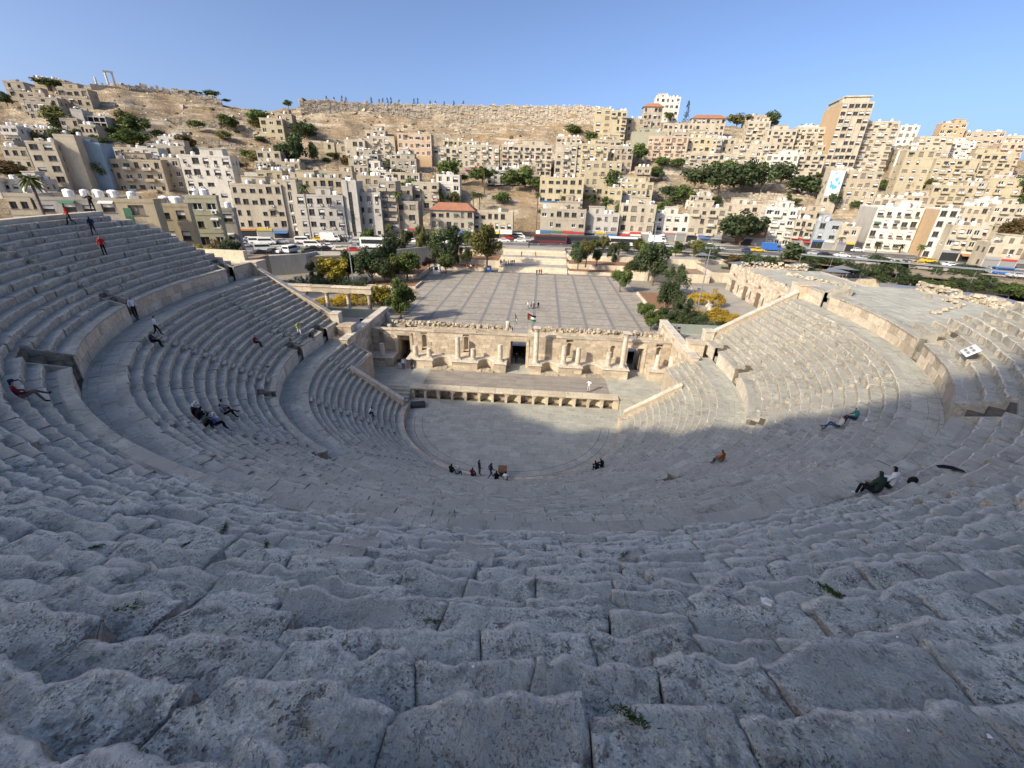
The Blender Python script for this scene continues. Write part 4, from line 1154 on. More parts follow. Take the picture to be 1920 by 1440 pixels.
def ledge(x0, x1, y0, y1, z0, z1, label, soil='redsoil', th=.45):
    r = empty('garden_terrace', (x0, y0, z0))
    tag(r, label, 'planter')
    for (a0, a1, c0, c1) in ((x0, x1, y0, y0 + th), (x0, x0 + th, y0 + th, y1), (x1 - th, x1, y0 + th, y1)):
        ex = (a1 - a0) > (c1 - c0)
        L = (a1 - a0) if ex else (c1 - c0)
        n = max(1, int(L / 1.6))
        for k in range(n):
            g = .012
            b = MB()
            if ex: b.bevbox(a0 + L * k / n + g, a0 + L * (k + 1) / n - g, c0, c1, z0 - .3, z1, .03)
            else: b.bevbox(a0, a1, c0 + L * k / n + g, c0 + L * (k + 1) / n - g, z0 - .3, z1, .03)
            b.v = [(p[0] - x0, p[1] - y0, p[2] - z0) for p in b.v]
            b.build('stone_block', M['cream'], r)
    s = MB(); s.quad((th, th, z1 - z0 - .14), (x1 - x0 - th, th, z1 - z0 - .14), (x1 - x0 - th, y1 - y0, z1 - z0 - .14), (th, y1 - y0, z1 - z0 - .14))
    s.build('soil', M[soil], r)


ledge(-27.5, -13.6, 80, 90, 2, 2.9, 'low cream planter wall beside the blue bin, plaza left of the steps')
ledge(-27.5, -9.7, 86, 97, 2, 4.1, 'second cream garden terrace above the plaza, left of the steps')
ledge(-60, -14, 95, 103, 2, 5.6, 'long shaded garden terrace below the buses, left of the steps', 'earth')
ledge(10.6, 27, 81, 90, 2, 2.8, 'lowest cream garden terrace right of the broad steps')
ledge(10.6, 40, 86, 97, 2, 4.0, 'middle cream garden terrace right of the broad steps')
ledge(10.6, 60, 94, 104, 2, 5.4, 'upper garden terrace under the street railing, right of the steps', 'pavement')
ledge(28, 49, 76, 86, 2, 4.2, 'cream wall and bed behind the dark trees near the arched ruin', 'earth')
ledge(-40, -27.0, 55, 62, 2, 2.5, 'low kerbed red soil bed under the plaza trees')
ledge(-46, -29, 66, 82, 2, 2.9, 'red soil bed with cream kerb under the far left plaza trees')
ledge(26.2, 33, 44, 60, 2, 2.5, 'red soil bed with cream kerb along the right edge of the plaza')
ledge(50, 130, 78, 100, 2, 4.6, 'broad gravelled park terrace behind the arched ruin', 'ground')

# stone wall holding the street up above the garden on the left
wl = empty('retaining_wall', (-60, 70, 2)); tag(wl, 'grey concrete retaining wall between the parked cars and the garden', 'wall')
WP = [(-100, 50), (-72, 58), (-60, 68), (-59, 72), (-45, 75), (-30, 91), (-27.6, 97)]
for i in range(len(WP) - 1):
    a, c = Vector((*WP[i], 0)), Vector((*WP[i + 1], 0))
    d = (c - a).normalized(); nn = Vector((-d.y, d.x, 0)) * .25
    n = max(1, int((c - a).length / 2.4))
    for k in range(n):
        p0 = a + (c - a) * (k / n) + d * .01; p1 = a + (c - a) * ((k + 1) / n) - d * .01
        b = MB(); b.prism([((p0 - nn).x, (p0 - nn).y), ((p1 - nn).x, (p1 - nn).y), ((p1 + nn).x, (p1 + nn).y), ((p0 + nn).x, (p0 + nn).y)], 'z', 1.9, 7.0)
        b.v = [(q[0] + 60, q[1] - 70, q[2] - 2) for q in b.v]
        b.build('concrete_panel', WALL['concrete'], wl)

# ------------------------------------------------------------------ the theatre
TH = empty('roman_theatre')
tag(TH, 'ancient stone theatre with steep curved seating, orchestra floor and ruined columned stage', 'theatre')
# r of first edge, z of first tread, tread, riser, rows
SEC = {'lower': (13.7, 1.33, .607, .432, 14), 'middle': (24.3, 8.55, .607, .432, 14), 'upper': (34.6, 15.8, .62, .49, 18)}


def row_ends(sec, k):
    """y at which a row stops on the left and on the right"""
    if sec == 'lower': return (-.3, -.3) if k < 9 else (5.5, 5.5)
    if sec == 'middle': return (7.8, 7.8)
    L = float(np.interp(k, [0, 3.6, 6, 8.6, 10.7, 12, 12.01, 17], [6.2, 4.6, 3.5, 3.0, 1.5, -1.0, -17, -26]))
    Rr = float(np.interp(k, [0, 1, 2.25, 3.7, 5, 7.4, 8.5, 17], [8.0, -8.0, -9.6, -10.3, -11.3, -12.3, -14, -24]))
    return L, Rr


def s_of(r, y):
    return math.pi * r / 2 + y if y >= 0 else r * math.acos(max(-1, min(1, -y / r)))


def curve(r, s, rho):
    """points of the seat line: s = arc length from the back centre, rho = outward offset (arrays)"""
    s = np.asarray(s, float); rho = np.asarray(rho, float) + 0 * s
    q = math.pi * r / 2
    phi = np.clip(s / r, -math.pi / 2, math.pi / 2)
    ext = np.clip(np.abs(s) - q, 0, None)
    return (r + rho) * np.sin(phi), -(r + rho) * np.cos(phi) + ext


GAP2 = [('y', 4.0, .62), ('a', 20, .62), ('a', 43.7, 1.15)]        # stair openings in the upper wall (both sides)
GAP1 = [('y', 4.2, .62), ('a', 5, .62), ('a', 33, .62), ('a', 62, .62)]


def gap_s(r, g, side):
    kind, v = g[:2]
    return side * (math.pi * r / 2 + v if kind == 'y' else r * (math.pi / 2 - R(v)))


def in_gap(r, s0, s1, gaps):
    for g in gaps:
        for sd in (-1, 1):
            c = gap_s(r, g, sd); hw = g[2] + .06
            if s1 > c - hw and s0 < c + hw: return True
    return False


stuff = {k: MB() for k in SEC}
core = MB(); ends = MB()
cand = []
CP = np.array(CAM_POS)


def cproj(P):
    d = np.array(P) - CP
    z = d @ np.array(_fw)
    return d @ np.array(_X) / max(z, 1e-3) * FPX, d @ np.array(_Y) / max(z, 1e-3) * FPX, z


blocks = []
for sec, (r0, z0, d, h, n) in SEC.items():
    for k in range(n):
        r, z = r0 + d * k, z0 + h * k
        yl, yr = row_ends(sec, k)
        sL, sR = -s_of(r, yl), s_of(r, yr)
        dd = d if not (k == n - 1) else (2.6 if sec != 'upper' else 1.6)
        # core strip just under the blocks
        ss = np.linspace(sL, sR, int((sR - sL) / 1.0) + 2)
        rings = []
        dr = .07 if sec != 'upper' else .2
        for rho, zz in ((.10 if sec != 'upper' else .2, z - h - .2), (.10 if sec != 'upper' else .2, z - dr), (dd + .14 if sec != 'upper' else dd + .3, z - dr)):
            x, y = curve(r, ss, rho)
            rings.append([(float(a), float(b), zz) for a, b in zip(x, y)])
        ncol = len(ss)
        core.add(rings[0] + rings[1] + rings[2], [f for i in range(ncol - 1) for f in ((i, i + 1, ncol + i + 1, ncol + i), (ncol + i, ncol + i + 1, 2 * ncol + i + 1, 2 * ncol + i))], 0, .5)
        for sd, yy in ((-1, yl), (1, yr)):
            if sec == 'lower' and k < 9: continue
            xx, y2 = curve(r, np.array([sd * s_of(r, yy)]), np.array([0.0]))
            x2, y3 = curve(r, np.array([sd * s_of(r, yy)]), np.array([d]))
            xa, xb = sorted((float(xx[0]), float(x2[0])))
            ends.box(xa, xb, min(y2[0], y3[0]) - .3, max(y2[0], y3[0]) - .02, 0 if sec != 'upper' else 8, z - .03)
        if k == n - 1 and sec != 'upper': dd = d
        s = sL
        big = sec == 'upper'
        while s < sR - .3:
            Lb = RNG.uniform(.85, 1.7) if not big else RNG.uniform(.8, 2.2)
            e = min(s + Lb, sR)
            if sR - e < .5: e = sR
            skip = (sec == 'upper' and k < 3 and in_gap(r, s, e, GAP2)) or (sec == 'middle' and k < 2 and in_gap(r, s, e, GAP1))
            if not skip:
                mid = (s + e) / 2
                x, y = curve(r, np.array([mid]), np.array([.2]))
                u, v, dz = cproj((float(x[0]), float(y[0]), z))
                vis = dz > .3 and abs(u) < 1150 and -900 < v < 760
                dist = math.dist((float(x[0]), float(y[0]), z), tuple(CAM_POS))
                blocks.append([1 / dist if vis else 0, sec, k, r, z, d, h, s, e, dist])
            else:
                # keep what lies beside the opening
                for g in (GAP2 if sec == 'upper' else GAP1):
                    for sd in (-1, 1):
                        c = gap_s(r, g, sd); hw = g[2] + .06
                        if e > c - hw and s < c + hw:
                            for (a0, a1) in ((s, c - hw), (c + hw, e)):
                                if a1 - a0 > .25: blocks.append([0, sec, k, r, z, d, h, a0, a1, 99])
            s = e
blocks.sort(key=lambda b: -b[0])


def coarse_block(mb, sec, r, z, d, h, s0, s1):
    g = .014 if sec != 'upper' else .018
    jr, jz, je = (.012, .010, .010) if sec == 'lower' else ((.022, .014, .022) if sec == 'middle' else (.026, .014, .036))
    o = RNG.gauss(0, jr); dz = RNG.gauss(0, jz); tilt = RNG.gauss(0, .010)
    ns = 3 if sec == 'lower' else 5
    S = np.linspace(s0 + g, s1 - g, ns)
    bev = RNG.uniform(.02, .045) if sec != 'upper' else RNG.uniform(.03, .07)
    chip = RNG.random()
    V = []
    for i, sv in enumerate(S):
        e = o + RNG.gauss(0, je)
        cb = bev * RNG.uniform(.7, 1.5) + (RNG.uniform(.05, .14) if (chip < .14 and i == 0) or (chip > .86 and i == ns - 1) else 0)
        ez = RNG.gauss(0, je * .35)
        prof = ((e, z - h - .05), (e + RNG.gauss(0, .008), z - cb + dz + ez), (e + cb, z + dz - .012 + tilt * (i - ns / 2) + ez * .6), (d + .12, z + dz * .3 - .012))
        for rho, zz in prof:
            x, y = curve(r, np.array([sv]), np.array([rho]))
            V.append((float(x[0]), float(y[0]), zz))
    F, A = [], []
    for i in range(ns - 1):
        for j in range(3):
            (A if j == 1 else F).append((i * 4 + j, (i + 1) * 4 + j, (i + 1) * 4 + j + 1, i * 4 + j + 1))
    F += [(0, 1, 2, 3), tuple((ns - 1) * 4 + j for j in (3, 2, 1, 0))]
    rn = RNG.random()
    n0 = mb.n
    mb.add(V, F, 0, rn)
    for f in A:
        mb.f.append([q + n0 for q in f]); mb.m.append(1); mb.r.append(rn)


def fine_block(r, z, d, h, s0, s1, dist, seed):
    """eroded block as a displaced grid; returns mesh"""
    step = .028 if dist < 5.2 else (.05 if dist < 8 else .10)
    L = s1 - s0
    g = RNG.choice((.003, .006, .010, .018))
    ns = max(5, int(L / step)); 
    o = RNG.gauss(0, .045); dz = RNG.gauss(0, .014); tilt = RNG.gauss(0, .016); pit = RNG.gauss(.01, .02)
    # profile: up the riser, round the edge, along the tread
    rb = RNG.uniform(.03, .075)
    pr = []
    nr = max(3, int((h + .05 - rb) / step)); nt = max(4, int((d + .13 - rb) / step)); nc = max(3, int(rb * 1.6 / step))
    for i in range(nr): pr.append((0, -h - .07 + (h + .07 - rb) * i / nr, 0))
    for i in range(nc + 1):
        a = math.pi / 2 * i / nc
        pr.append((rb - rb * math.cos(a), -rb + rb * math.sin(a), 1))
    for i in range(1, nt + 1): pr.append((rb + (d + .13 - rb) * i / nt, 0, 0))
    pr = np.array(pr); npf = len(pr)
    S = np.linspace(s0 + g, s1 - g, ns)
    SS, II = np.meshgrid(S, np.arange(npf), indexing='ij')
    rho = pr[II, 0].copy(); zz = z + pr[II, 1].copy()
    t = (SS - s0) / L
    wear = np.clip(rho / d, 0, 1)
    # wavy worn edge, sagging tread
    P = np.stack([SS.ravel() + r * 7.3, np.full(SS.size, z * 3.1), np.full(SS.size, seed * .7)], 1)
    ed = (fbm(P, 1.5, 3, 11) * .10 + vnoise(P, 6.5, 12) * .04).reshape(SS.shape)
    nearedge = np.exp(-((rho - .0) ** 2) / .07)
    bite = np.clip(vnoise(P, 2.6, 71) - .25, 0, 1).reshape(SS.shape) * 1.0 + np.clip(vnoise(P, 7.0, 73) - .3, 0, 1).reshape(SS.shape) * .35
    upper = np.clip((pr[II, 1] + h * .75) / (h * .6), 0, 1)
    rho = rho + o + ed * nearedge + bite * .13 * upper * np.exp(-(rho ** 2) / .05)
    zz = zz - bite * .09 * upper * np.exp(-(rho ** 2) / .03)
    zz = zz + dz + tilt * (t - .5) + pit * wear
    # joints run a little askew, shared by neighbouring blocks
    hs = lambda q: (math.sin(q * 127.1 + r * 311.7) * 43758.5453) % 1.0 - .5
    SK = SS + (hs(round(s0, 3)) * (1 - t) + hs(round(s1, 3)) * t) * .34 * np.clip(pr[II, 0] / d - .1, 0, 1) + vnoise(np.stack([pr[II, 0].ravel(), np.full(SS.size, r), np.full(SS.size, round(s0, 1))], 1), 7, 5).reshape(SS.shape) * .012
    x, y = curve(r, SK.ravel(), rho.ravel())
    W = np.stack([x, y, zz.ravel()], 1)
    n1 = fbm(W, 2.2, 3, 21); n2 = fbm(W, 9.0, 3, 33); n3 = np.minimum(0, vnoise(W, 15, 41) + .25)
    disp = n1 * .026 + n2 * .020 + n3 * .04
    # broken corners and rounded block ends
    endd = np.minimum(SS - s0, s1 - SS).ravel()
    rr = .05
    drop = np.clip(1 - endd / rr, 0, 1) ** 2 * .022
    isT = (pr[II, 1] > -rb * .5).ravel()
    ph = math.pi / 2
    phi = np.clip(SS.ravel() / r, -ph, ph)
    nx, ny = np.sin(phi), -np.cos(phi)
    W[:, 2] += np.where(isT, disp - drop, disp * .3)
    fr = np.where(isT, disp * .4, -disp + drop)
    W[:, 0] += nx * fr; W[:, 1] += ny * fr
    # a chipped front corner now and then
    if RNG.random() < .5:
        cs = s0 if RNG.random() < .5 else s1
        dd = np.sqrt(((SS.ravel() - cs) / RNG.uniform(.18, .4)) ** 2 + (rho.ravel() / RNG.uniform(.12, .25)) ** 2)
        W[:, 2] -= np.clip(1 - dd, 0, 1) ** .7 * RNG.uniform(.06, .22) * (zz.ravel() > z - .3)
    idx = np.arange(ns * npf).reshape(ns, npf)
    F = np.stack([idx[:-1, :-1], idx[1:, :-1], idx[1:, 1:], idx[:-1, 1:]], -1).reshape(-1, 4)
    # side skirts so that joints are deep, not see-through
    V = W.tolist(); F = F.tolist()
    for row, flip in ((0, False), (ns - 1, True)):
        base = len(V)
        for j in range(npf):
            p = W[idx[row, j]]
            V.append((p[0] + nx[idx[row, j]] * .25, p[1] + ny[idx[row, j]] * .25, p[2] - .35))
        for j in range(npf - 1):
            q = [int(idx[row, j]), int(idx[row, j + 1]), base + j + 1, base + j]
            F.append(q[::-1] if flip else q)
    me = bpy.data.meshes.new('stone_block')
    me.from_pydata(V, [], F)
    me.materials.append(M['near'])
    at = me.attributes.new('rnd', 'FLOAT', 'FACE'); at.data.foreach_set('value', [RNG.random()] * len(F))
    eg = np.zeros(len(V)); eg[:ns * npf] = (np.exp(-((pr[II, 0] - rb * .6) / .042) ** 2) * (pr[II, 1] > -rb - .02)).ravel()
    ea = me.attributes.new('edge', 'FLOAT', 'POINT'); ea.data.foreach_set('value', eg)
    me.polygons.foreach_set('use_smooth', [True] * len(F))
    me.update()
    return me


NEAR = 300
upper_near = MB()
for i, (sc, sec, k, r, z, d, h, s0, s1, dist) in enumerate(blocks):
    if i < NEAR and sc > 0 and sec == 'upper':
        link('stone_block', fine_block(r, z, d, h, s0, s1, dist, i), TH)
    else:
        coarse_block(stuff[sec], sec, r, z, d, h, s0, s1)
for sec in SEC:
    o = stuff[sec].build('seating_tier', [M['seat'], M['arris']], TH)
    tag(o, '%s tier of curved stone seat rows' % sec, kind='stuff')
core.build('seating_core', M['joint'], TH)
tag(ends.build('end_masonry', M['ashlar'], TH), kind='stuff')

# stairways: half-height steps cut in front of every riser
st = MB()
for sec, azs in (('lower', (1, 29, 58, 90)), ('middle', (1.5, 26, 56, 88)), ('upper', (20, 43.5, 66, 88))):
    r0, z0, d, h, n = SEC[sec]
    for k in range(1 if sec != 'upper' else 4, n):
        r, z = r0 + d * k, z0 + h * k
        yl, yr = row_ends(sec, k)
        for a in azs:
            for sd in (-1, 1):
                c = sd * r * (math.pi / 2 - R(a))
                if sd < 0 and c < -s_of(r, yl) + 1 or sd > 0 and c > s_of(r, yr) - 1: continue
                x, y = curve(r, np.array([c]), np.array([0.]))
                if math.dist((x[0], y[0], z), tuple(CAM_POS)) < 9: continue
                V = []
                for sv in (c - .45, c + .45):
                    for rho, zz in ((-d * .52, z - h - .05), (-d * .52, z - h * .48), (.04, z - h * .48), (.04, z - h - .05)):
                        x, y = curve(r, np.array([sv]), np.array([rho + RNG.gauss(0, .015)]))
                        V.append((float(x[0]), float(y[0]), zz + RNG.gauss(0, .01)))
                st.add(V, [(0, 1, 5, 4), (1, 2, 6, 5), (0, 3, 2, 1), (4, 5, 6, 7)])
tag(st.build('stairway_steps', M['seat'], TH), kind='stuff')


# the two walkways with their walls
def ring_slabs(mb, ra, rb_, z, y_end, widths, lmin=.7, lmax=1.5, jz=.006):
    rr = ra
    while rr < rb_ - .05:
        w = min(RNG.choice(widths), rb_ - rr)
        sE = s_of(rr, y_end)
        s = -sE
        while s < sE - .05:
            e = min(s + RNG.uniform(lmin, lmax), sE)
            g = .012; dz = RNG.gauss(0, jz)
            V = []
            for sv, rho in ((s + g, .003 + RNG.random() * .006), (e - g, .003 + RNG.random() * .006), (e - g, w - .003), (s + g, w - .003)):
                x, y = curve(rr, np.array([sv]), np.array([rho]))
                V.append((float(x[0]), float(y[0]), z + dz))
            mb.add(V, [(0, 1, 2, 3)])
            s = e
        rr += w


for (ra, rb_, z, yend) in ((21.59 + .6, 24.05, 6.946, 5.5), (32.19 + .6, 34.3, 14.166, 7.8), (13.05, 13.7, .9, -.3)):
    b = MB(); ring_slabs(b, ra, rb_, z, yend, (.5, .6, .8))
    tag(b.build('walkway_paving', M['paving'], TH), kind='stuff')
    b = MB(); ss = np.linspace(-s_of(ra, yend), s_of(ra, yend), 90)
    x, y = curve(ra, ss, -.05); x2, y2 = curve(ra, ss, rb_ - ra + .1)
    nn = len(ss)
    b.add([(float(p), float(q), z - .03) for p, q in zip(x, y)] + [(float(p), float(q), z - .03) for p, q in zip(x2, y2)], [(i, i + 1, nn + i + 1, nn + i) for i in range(nn - 1)])
    b.build('walkway_bed', M['joint'], TH)


def ring_wall(rw, z0, z1, yend, gaps, courses, mat, name, lmin, lmax, cope=True):
    sE = s_of(rw, yend)
    zs = np.linspace(z0 - .03, z1 - (.14 if cope else 0), courses + 1)
    cuts = sorted((gap_s(rw, g, sd), g[2]) for g in gaps for sd in (-1, 1))
    runs = []
    a = -sE
    for c, hw in cuts:
        if c - hw > a: runs.append((a, c - hw))
        a = c + hw
    runs.append((a, sE))
    cnt = 0
    for (a, e) in runs:
        # backing
        bk = MB(); ss = np.linspace(a, e, max(3, int((e - a) / 1.2)))
        x, y = curve(rw, ss, .06); x2, y2 = curve(rw, ss, .6); n = len(ss)
        bk.add([(float(p), float(q), z0 - .1) for p, q in zip(x, y)] + [(float(p), float(q), z1 - .03) for p, q in zip(x, y)] + [(float(p), float(q), z1 - .03) for p, q in zip(x2, y2)] + [(float(p), float(q), z0 - .1) for p, q in zip(x2, y2)],
               [f for i in range(n - 1) for f in ((i, i + 1, n + i + 1, n + i), (n + i, n + i + 1, 2 * n + i + 1, 2 * n + i), (2 * n + i, 2 * n + i + 1, 3 * n + i + 1, 3 * n + i))] + [(0, n, 2 * n, 3 * n), (n - 1, 4 * n - 1, 3 * n - 1, 2 * n - 1)])
        bk.build('wall_core', M['seat'], TH)
        for c in range(courses + (1 if cope else 0)):
            za, zb = (zs[c], zs[c + 1]) if c < courses else (z1 - .14, z1 + .01)
            ex = 0 if c < courses else -.08
            s = a
            while s < e - .02:
                f = min(s + RNG.uniform(lmin, lmax), e)
                if e - f < .35: f = e
                g = .008; o = RNG.gauss(0, .012) + ex
                V = []
                for sv in (s + g, f - g):
                    for rho, zz in ((o, za + g), (o, zb - g - .02), (o + .02, zb - g), (.12 if c < courses else .5, zb - g)):
                        x, y = curve(rw, np.array([sv]), np.array([rho]))
                        V.append((float(x[0]), float(y[0]), zz))
                bb = MB(); bb.add(V, [(0, 4, 5, 1), (1, 5, 6, 2), (2, 6, 7, 3), (0, 1, 2, 3), (7, 6, 5, 4), (0, 3, 7, 4)])
                bb.build(name if c < courses else 'wall_coping', mat if c < courses else M['seat'], TH); cnt += 1
                s = f
    return cnt


n1 = ring_wall(24.05, 6.94, 8.55, 7.8, GAP1, 1, M['marble'], 'wall_slab', 1.2, 2.2)
n2 = ring_wall(34.3, 14.16, 15.8, 8.6, GAP2, 2, M['ashlar'], 'wall_block', .9, 1.6)
# steps and jambs inside the openings
for (rw, z0, z1, gaps, nst, dep) in ((34.3, 14.16, 16.78, GAP2, 5, 2.05), (24.05, 6.94, 8.98, GAP1, 4, 1.5)):
    for g in gaps:
        for sd in (-1, 1):
            c = gap_s(rw, g, sd)
            b = MB()
            for k in range(nst):
                ra, rb2 = (.25 + dep * k / nst if g[1] < 40 or rw < 30 else 1.4 + .7 * k / nst), dep + .3
                zt = z0 + (z1 - z0) * (k + 1) / nst
                V = []
                for sv in (c - g[2], c + g[2]):
                    for rho, zz in ((ra, z0 - .1), (ra, zt), (rb2, zt), (rb2, z0 - .1)):
                        x, y = curve(rw, np.array([sv]), np.array([rho])); V.append((float(x[0]), float(y[0]), zz))
                b.add(V, [(0, 1, 5, 4), (1, 2, 6, 5)])
            b.build('passage_steps', M['seat'], TH)
            for e in (-1, 1):
                b = MB(); V = []
                for sv in (c + e * g[2], c + e * (g[2] + .12)):
                    for rho, zz in ((.0, z0 - .1), (.0, z0 + (15.8 - 14.16 if rw > 30 else 1.6)), (dep, z1 - .06), (dep, z0 - .1)):
                        x, y = curve(rw, np.array([sv]), np.array([rho])); V.append((float(x[0]), float(y[0]), zz))
                b.add(V, [(0, 1, 2, 3), (7, 6, 5, 4), (0, 4, 5, 1), (1, 5, 6, 2), (2, 6, 7, 3)])
                b.build('passage_jamb', M['seat'], TH)

# orchestra: floor slabs, low ring wall, two drain lines
b = MB(); V = [(13.2 * math.sin(a), -13.2 * math.cos(a), -.03) for a in np.linspace(-math.pi / 2, math.pi / 2, 60)]
b.add(V + [(19.5, 0, -.03), (19.5, 4.4, -.03), (-19.5, 4.4, -.03), (-19.5, 0, -.03)], [tuple(range(64))])
b.build('orchestra_bed', M['joint'], TH)
b = MB(); y = -12.8
while y < 3.6:
    w = RNG.choice((.55, .65, .8)); xm = 19.0 if y > -.2 else math.sqrt(max(0, 12.8 ** 2 - (y if y > -6 else y + 0) ** 2))
    x = -xm
    while x < xm - .05:
        e = min(x + RNG.uniform(.7, 1.6), xm); g = .006
        b.quad((x + g, y + g, RNG.gauss(0, .003)), (e - g, y + g, 0), (e - g, min(y + w, 3.7) - g, 0), (x + g, min(y + w, 3.7) - g, 0)); x = e
    y += w
tag(b.build('orchestra_paving', M['paving'], TH), kind='stuff')
for rr in (10.7, 11.6):
    b = MB(); ss = np.linspace(-rr * 1.45, rr * 1.45, 60)
    x, y = curve(rr, ss, 0.); x2, y2 = curve(rr, ss, .045); n = len(ss)
    b.add([(float(p), float(q), .012) for p, q in zip(x, y)] + [(float(p), float(q), .012) for p, q in zip(x2, y2)], [(i, i + 1, n + i + 1, n + i) for i in range(n - 1)])
    b.build('drain_groove', M['joint'], TH)
nl = 0
sE = s_of(12.75, .3); s = -sE
while s < sE - .05:
    e = min(s + RNG.uniform(1.0, 1.7), sE)
    b = MB(); V = []
    for sv in (s + .006, e - .006):
        for rho, zz in ((0, -.02), (0, .86), (.03, .90), (.34, .90)):
            x, y = curve(12.75, np.array([sv]), np.array([rho])); V.append((float(x[0]), float(y[0]), zz))
    b.add(V, [(0, 4, 5, 1), (1, 5, 6, 2), (2, 6, 7, 3), (0, 1, 2, 3), (7, 6, 5, 4)])
    b.build('orchestra_kerb', M['ashlar'], TH); s = e

# sloping parapets that end the seat rows
for sd in (-1, 1):
    for (xa, za, xb, zb, y0, y1, zlow) in ((13.3, 1.75, 19.3, 5.75, -.32, .22, -.1), (24.0, 9.2, 33.4, 15.1, 7.78, 8.4, 1.0)):
        b = MB(); b.prism([(sd * xa, zlow), (sd * xb, zlow), (sd * xb, zb - .16), (sd * xa, za - .16)], 'y', y0, y1)
        b.build('parapet_wall', M['ashlar'], TH)
        n = 7
        for k in range(n):
            t0, t1 = k / n + .002, (k + 1) / n - .002
            f = lambda t: (sd * (xa + (xb - xa) * t), za + (zb - za) * t)
            p0, p1 = f(t0), f(t1)
            b = MB(); b.prism([(p0[0], p0[1] - .155), (p1[0], p1[1] - .155), (p1[0], p1[1]), (p0[0], p0[1])], 'y', y0 - .06, y1 + .06)
            b.build('parapet_coping', M['marble'], TH)
    # foot and head piers
    for (x, y, w, z0, z1, m) in ((24.2, 8.1, .55, 5, 9.75, 'marble'), (34.6, 9.0, 1.0, 8, 15.85, 'ashlar'), (22.6, 7.4, .9, 5, 8.4, 'ashlar')):
        b = MB(); b.box(sd * x - w, sd * x + w, y - w, y + w, z0, z1 - .15); b.bevbox(sd * x - w - .08, sd * x + w + .08, y - w - .08, y + w + .08, z1 - .15, z1, .03)
        b.build('pier', M[m], TH)
    # vaulted side passage: wall with an arch towards the stage
    xw = sd * 19.0
    pts = [(-.3, 1.5), (.9, 1.5)] + [(1.9 + 1.0 * math.cos(a), 3.0 + 1.0 * math.sin(a)) for a in np.linspace(math.pi, 0, 13)] + [(2.9, 1.5), (5.5, 1.5), (5.5, 5.1), (-.3, 5.1)]
    b = MB(); b.prism(pts, 'x', xw, xw + sd * .5); b.build('passage_arch_wall', M['ashlar'], TH)
    for k in range(13):
        a0, a1 = math.pi - math.pi * k / 13, math.pi - math.pi * (k + 1) / 13
        q = [(1.9 + rr * math.cos(a), 3.0 + rr * math.sin(a)) for rr, a in ((1.0, a0 - .01), (1.38, a0 - .01), (1.38, a1 + .01), (1.0, a1 + .01))]
        b = MB(); b.prism(q, 'x', xw - sd * .05, xw + sd * .3); b.build('voussoir', M['ashlar'], TH)
    b = MB(); b.box(min(xw + sd * .5, xw + sd * 3), max(xw + sd * .5, xw + sd * 3), -.3, 5.5, 4.6, 4.9); b.box(min(xw + sd * 2.9, xw + sd * 3), max(xw + sd * 2.9, xw + sd * 3), -.3, 5.5, 0, 4.6); b.build('passage_vault', M['ashlar'], TH)
    b = MB(); b.prism([(sd * 19.0, 1.5), (sd * 19.0, 5.1), (sd * 23, 7.2), (sd * 23, 1.5)], 'y', 5.52, 5.9); b.build('passage_end_wall', M['ashlar'], TH)

# rim wall and terrace ends
for (rw, z0, z1, ya, yb, sd) in ((42.7, 14, 22.05, -1.0, -17.5, -1), (40.0, 10, 19.9, -12.5, -14.5, 1)):
    b = MB(); sa, sb = sd * s_of(rw, ya), sd * s_of(rw, yb); ss = np.linspace(sa, sb, 24)
    x, y = curve(rw, ss, 0.); x2, y2 = curve(rw, ss, .7); n = len(ss)
    b.add([(float(p), float(q), z0) for p, q in zip(x, y)] + [(float(p), float(q), z1) for p, q in zip(x, y)] + [(float(p), float(q), z1 + .02) for p, q in zip(x2, y2)] + [(float(p), float(q), z0) for p, q in zip(x2, y2)],
          [f for i in range(n - 1) for f in ((i, i + 1, n + i + 1, n + i), (n + i, n + i + 1, 2 * n + i + 1, 2 * n + i), (2 * n + i, 2 * n + i + 1, 3 * n + i + 1, 3 * n + i))])
    b.build('rim_wall', M['cream'], TH)
b = MB(); ss = np.linspace(-s_of(45.9, -28), s_of(45.9, -26), 60); x, y = curve(45.9, ss, 0.); x2, y2 = curve(45.9, ss, 2.5); n = len(ss)
b.add([(float(p), float(q), 15) for p, q in zip(x, y)] + [(float(p), float(q), 24.6) for p, q in zip(x, y)] + [(float(p), float(q), 24.6) for p, q in zip(x2, y2)], [f for i in range(n - 1) for f in ((i, i + 1, n + i + 1, n + i), (n + i, n + i + 1, 2 * n + i + 1, 2 * n + i))])
b.build('rear_wall', M['ashlar'], TH)
# right-hand terrace at wall-top level, broken edges
b = MB()
for i in range(15):
    for j in range(16):
        x0, y0 = 34.7 + i * 1.05, -12.5 + j * 1.35
        if y0 < -7.5 and x0 < 36.5: continue
        if x0 + .02 * j > 49.5 - max(0, y0) * .25: continue
        b.bevbox(x0 + .015, x0 + 1.03, y0 + .015, y0 + 1.33, 15.2, 15.74 + RNG.gauss(0, .012), .015)
tag(b.build('terrace_paving', M['paving'], TH), kind='stuff')
b = MB(); b.box(34.9, 49.6, -13, 9.3, 2, 15.6); b.build('terrace_mass', M['rubble'], TH)
b = MB(); b.prism([(-34.8, 6.0), (-42.5, -1.2), (-47, -1.0), (-46, 9.3), (-35.6, 9.5)], 'z', 2, 15.55); b.build('terrace_mass', M['rubble'], TH)


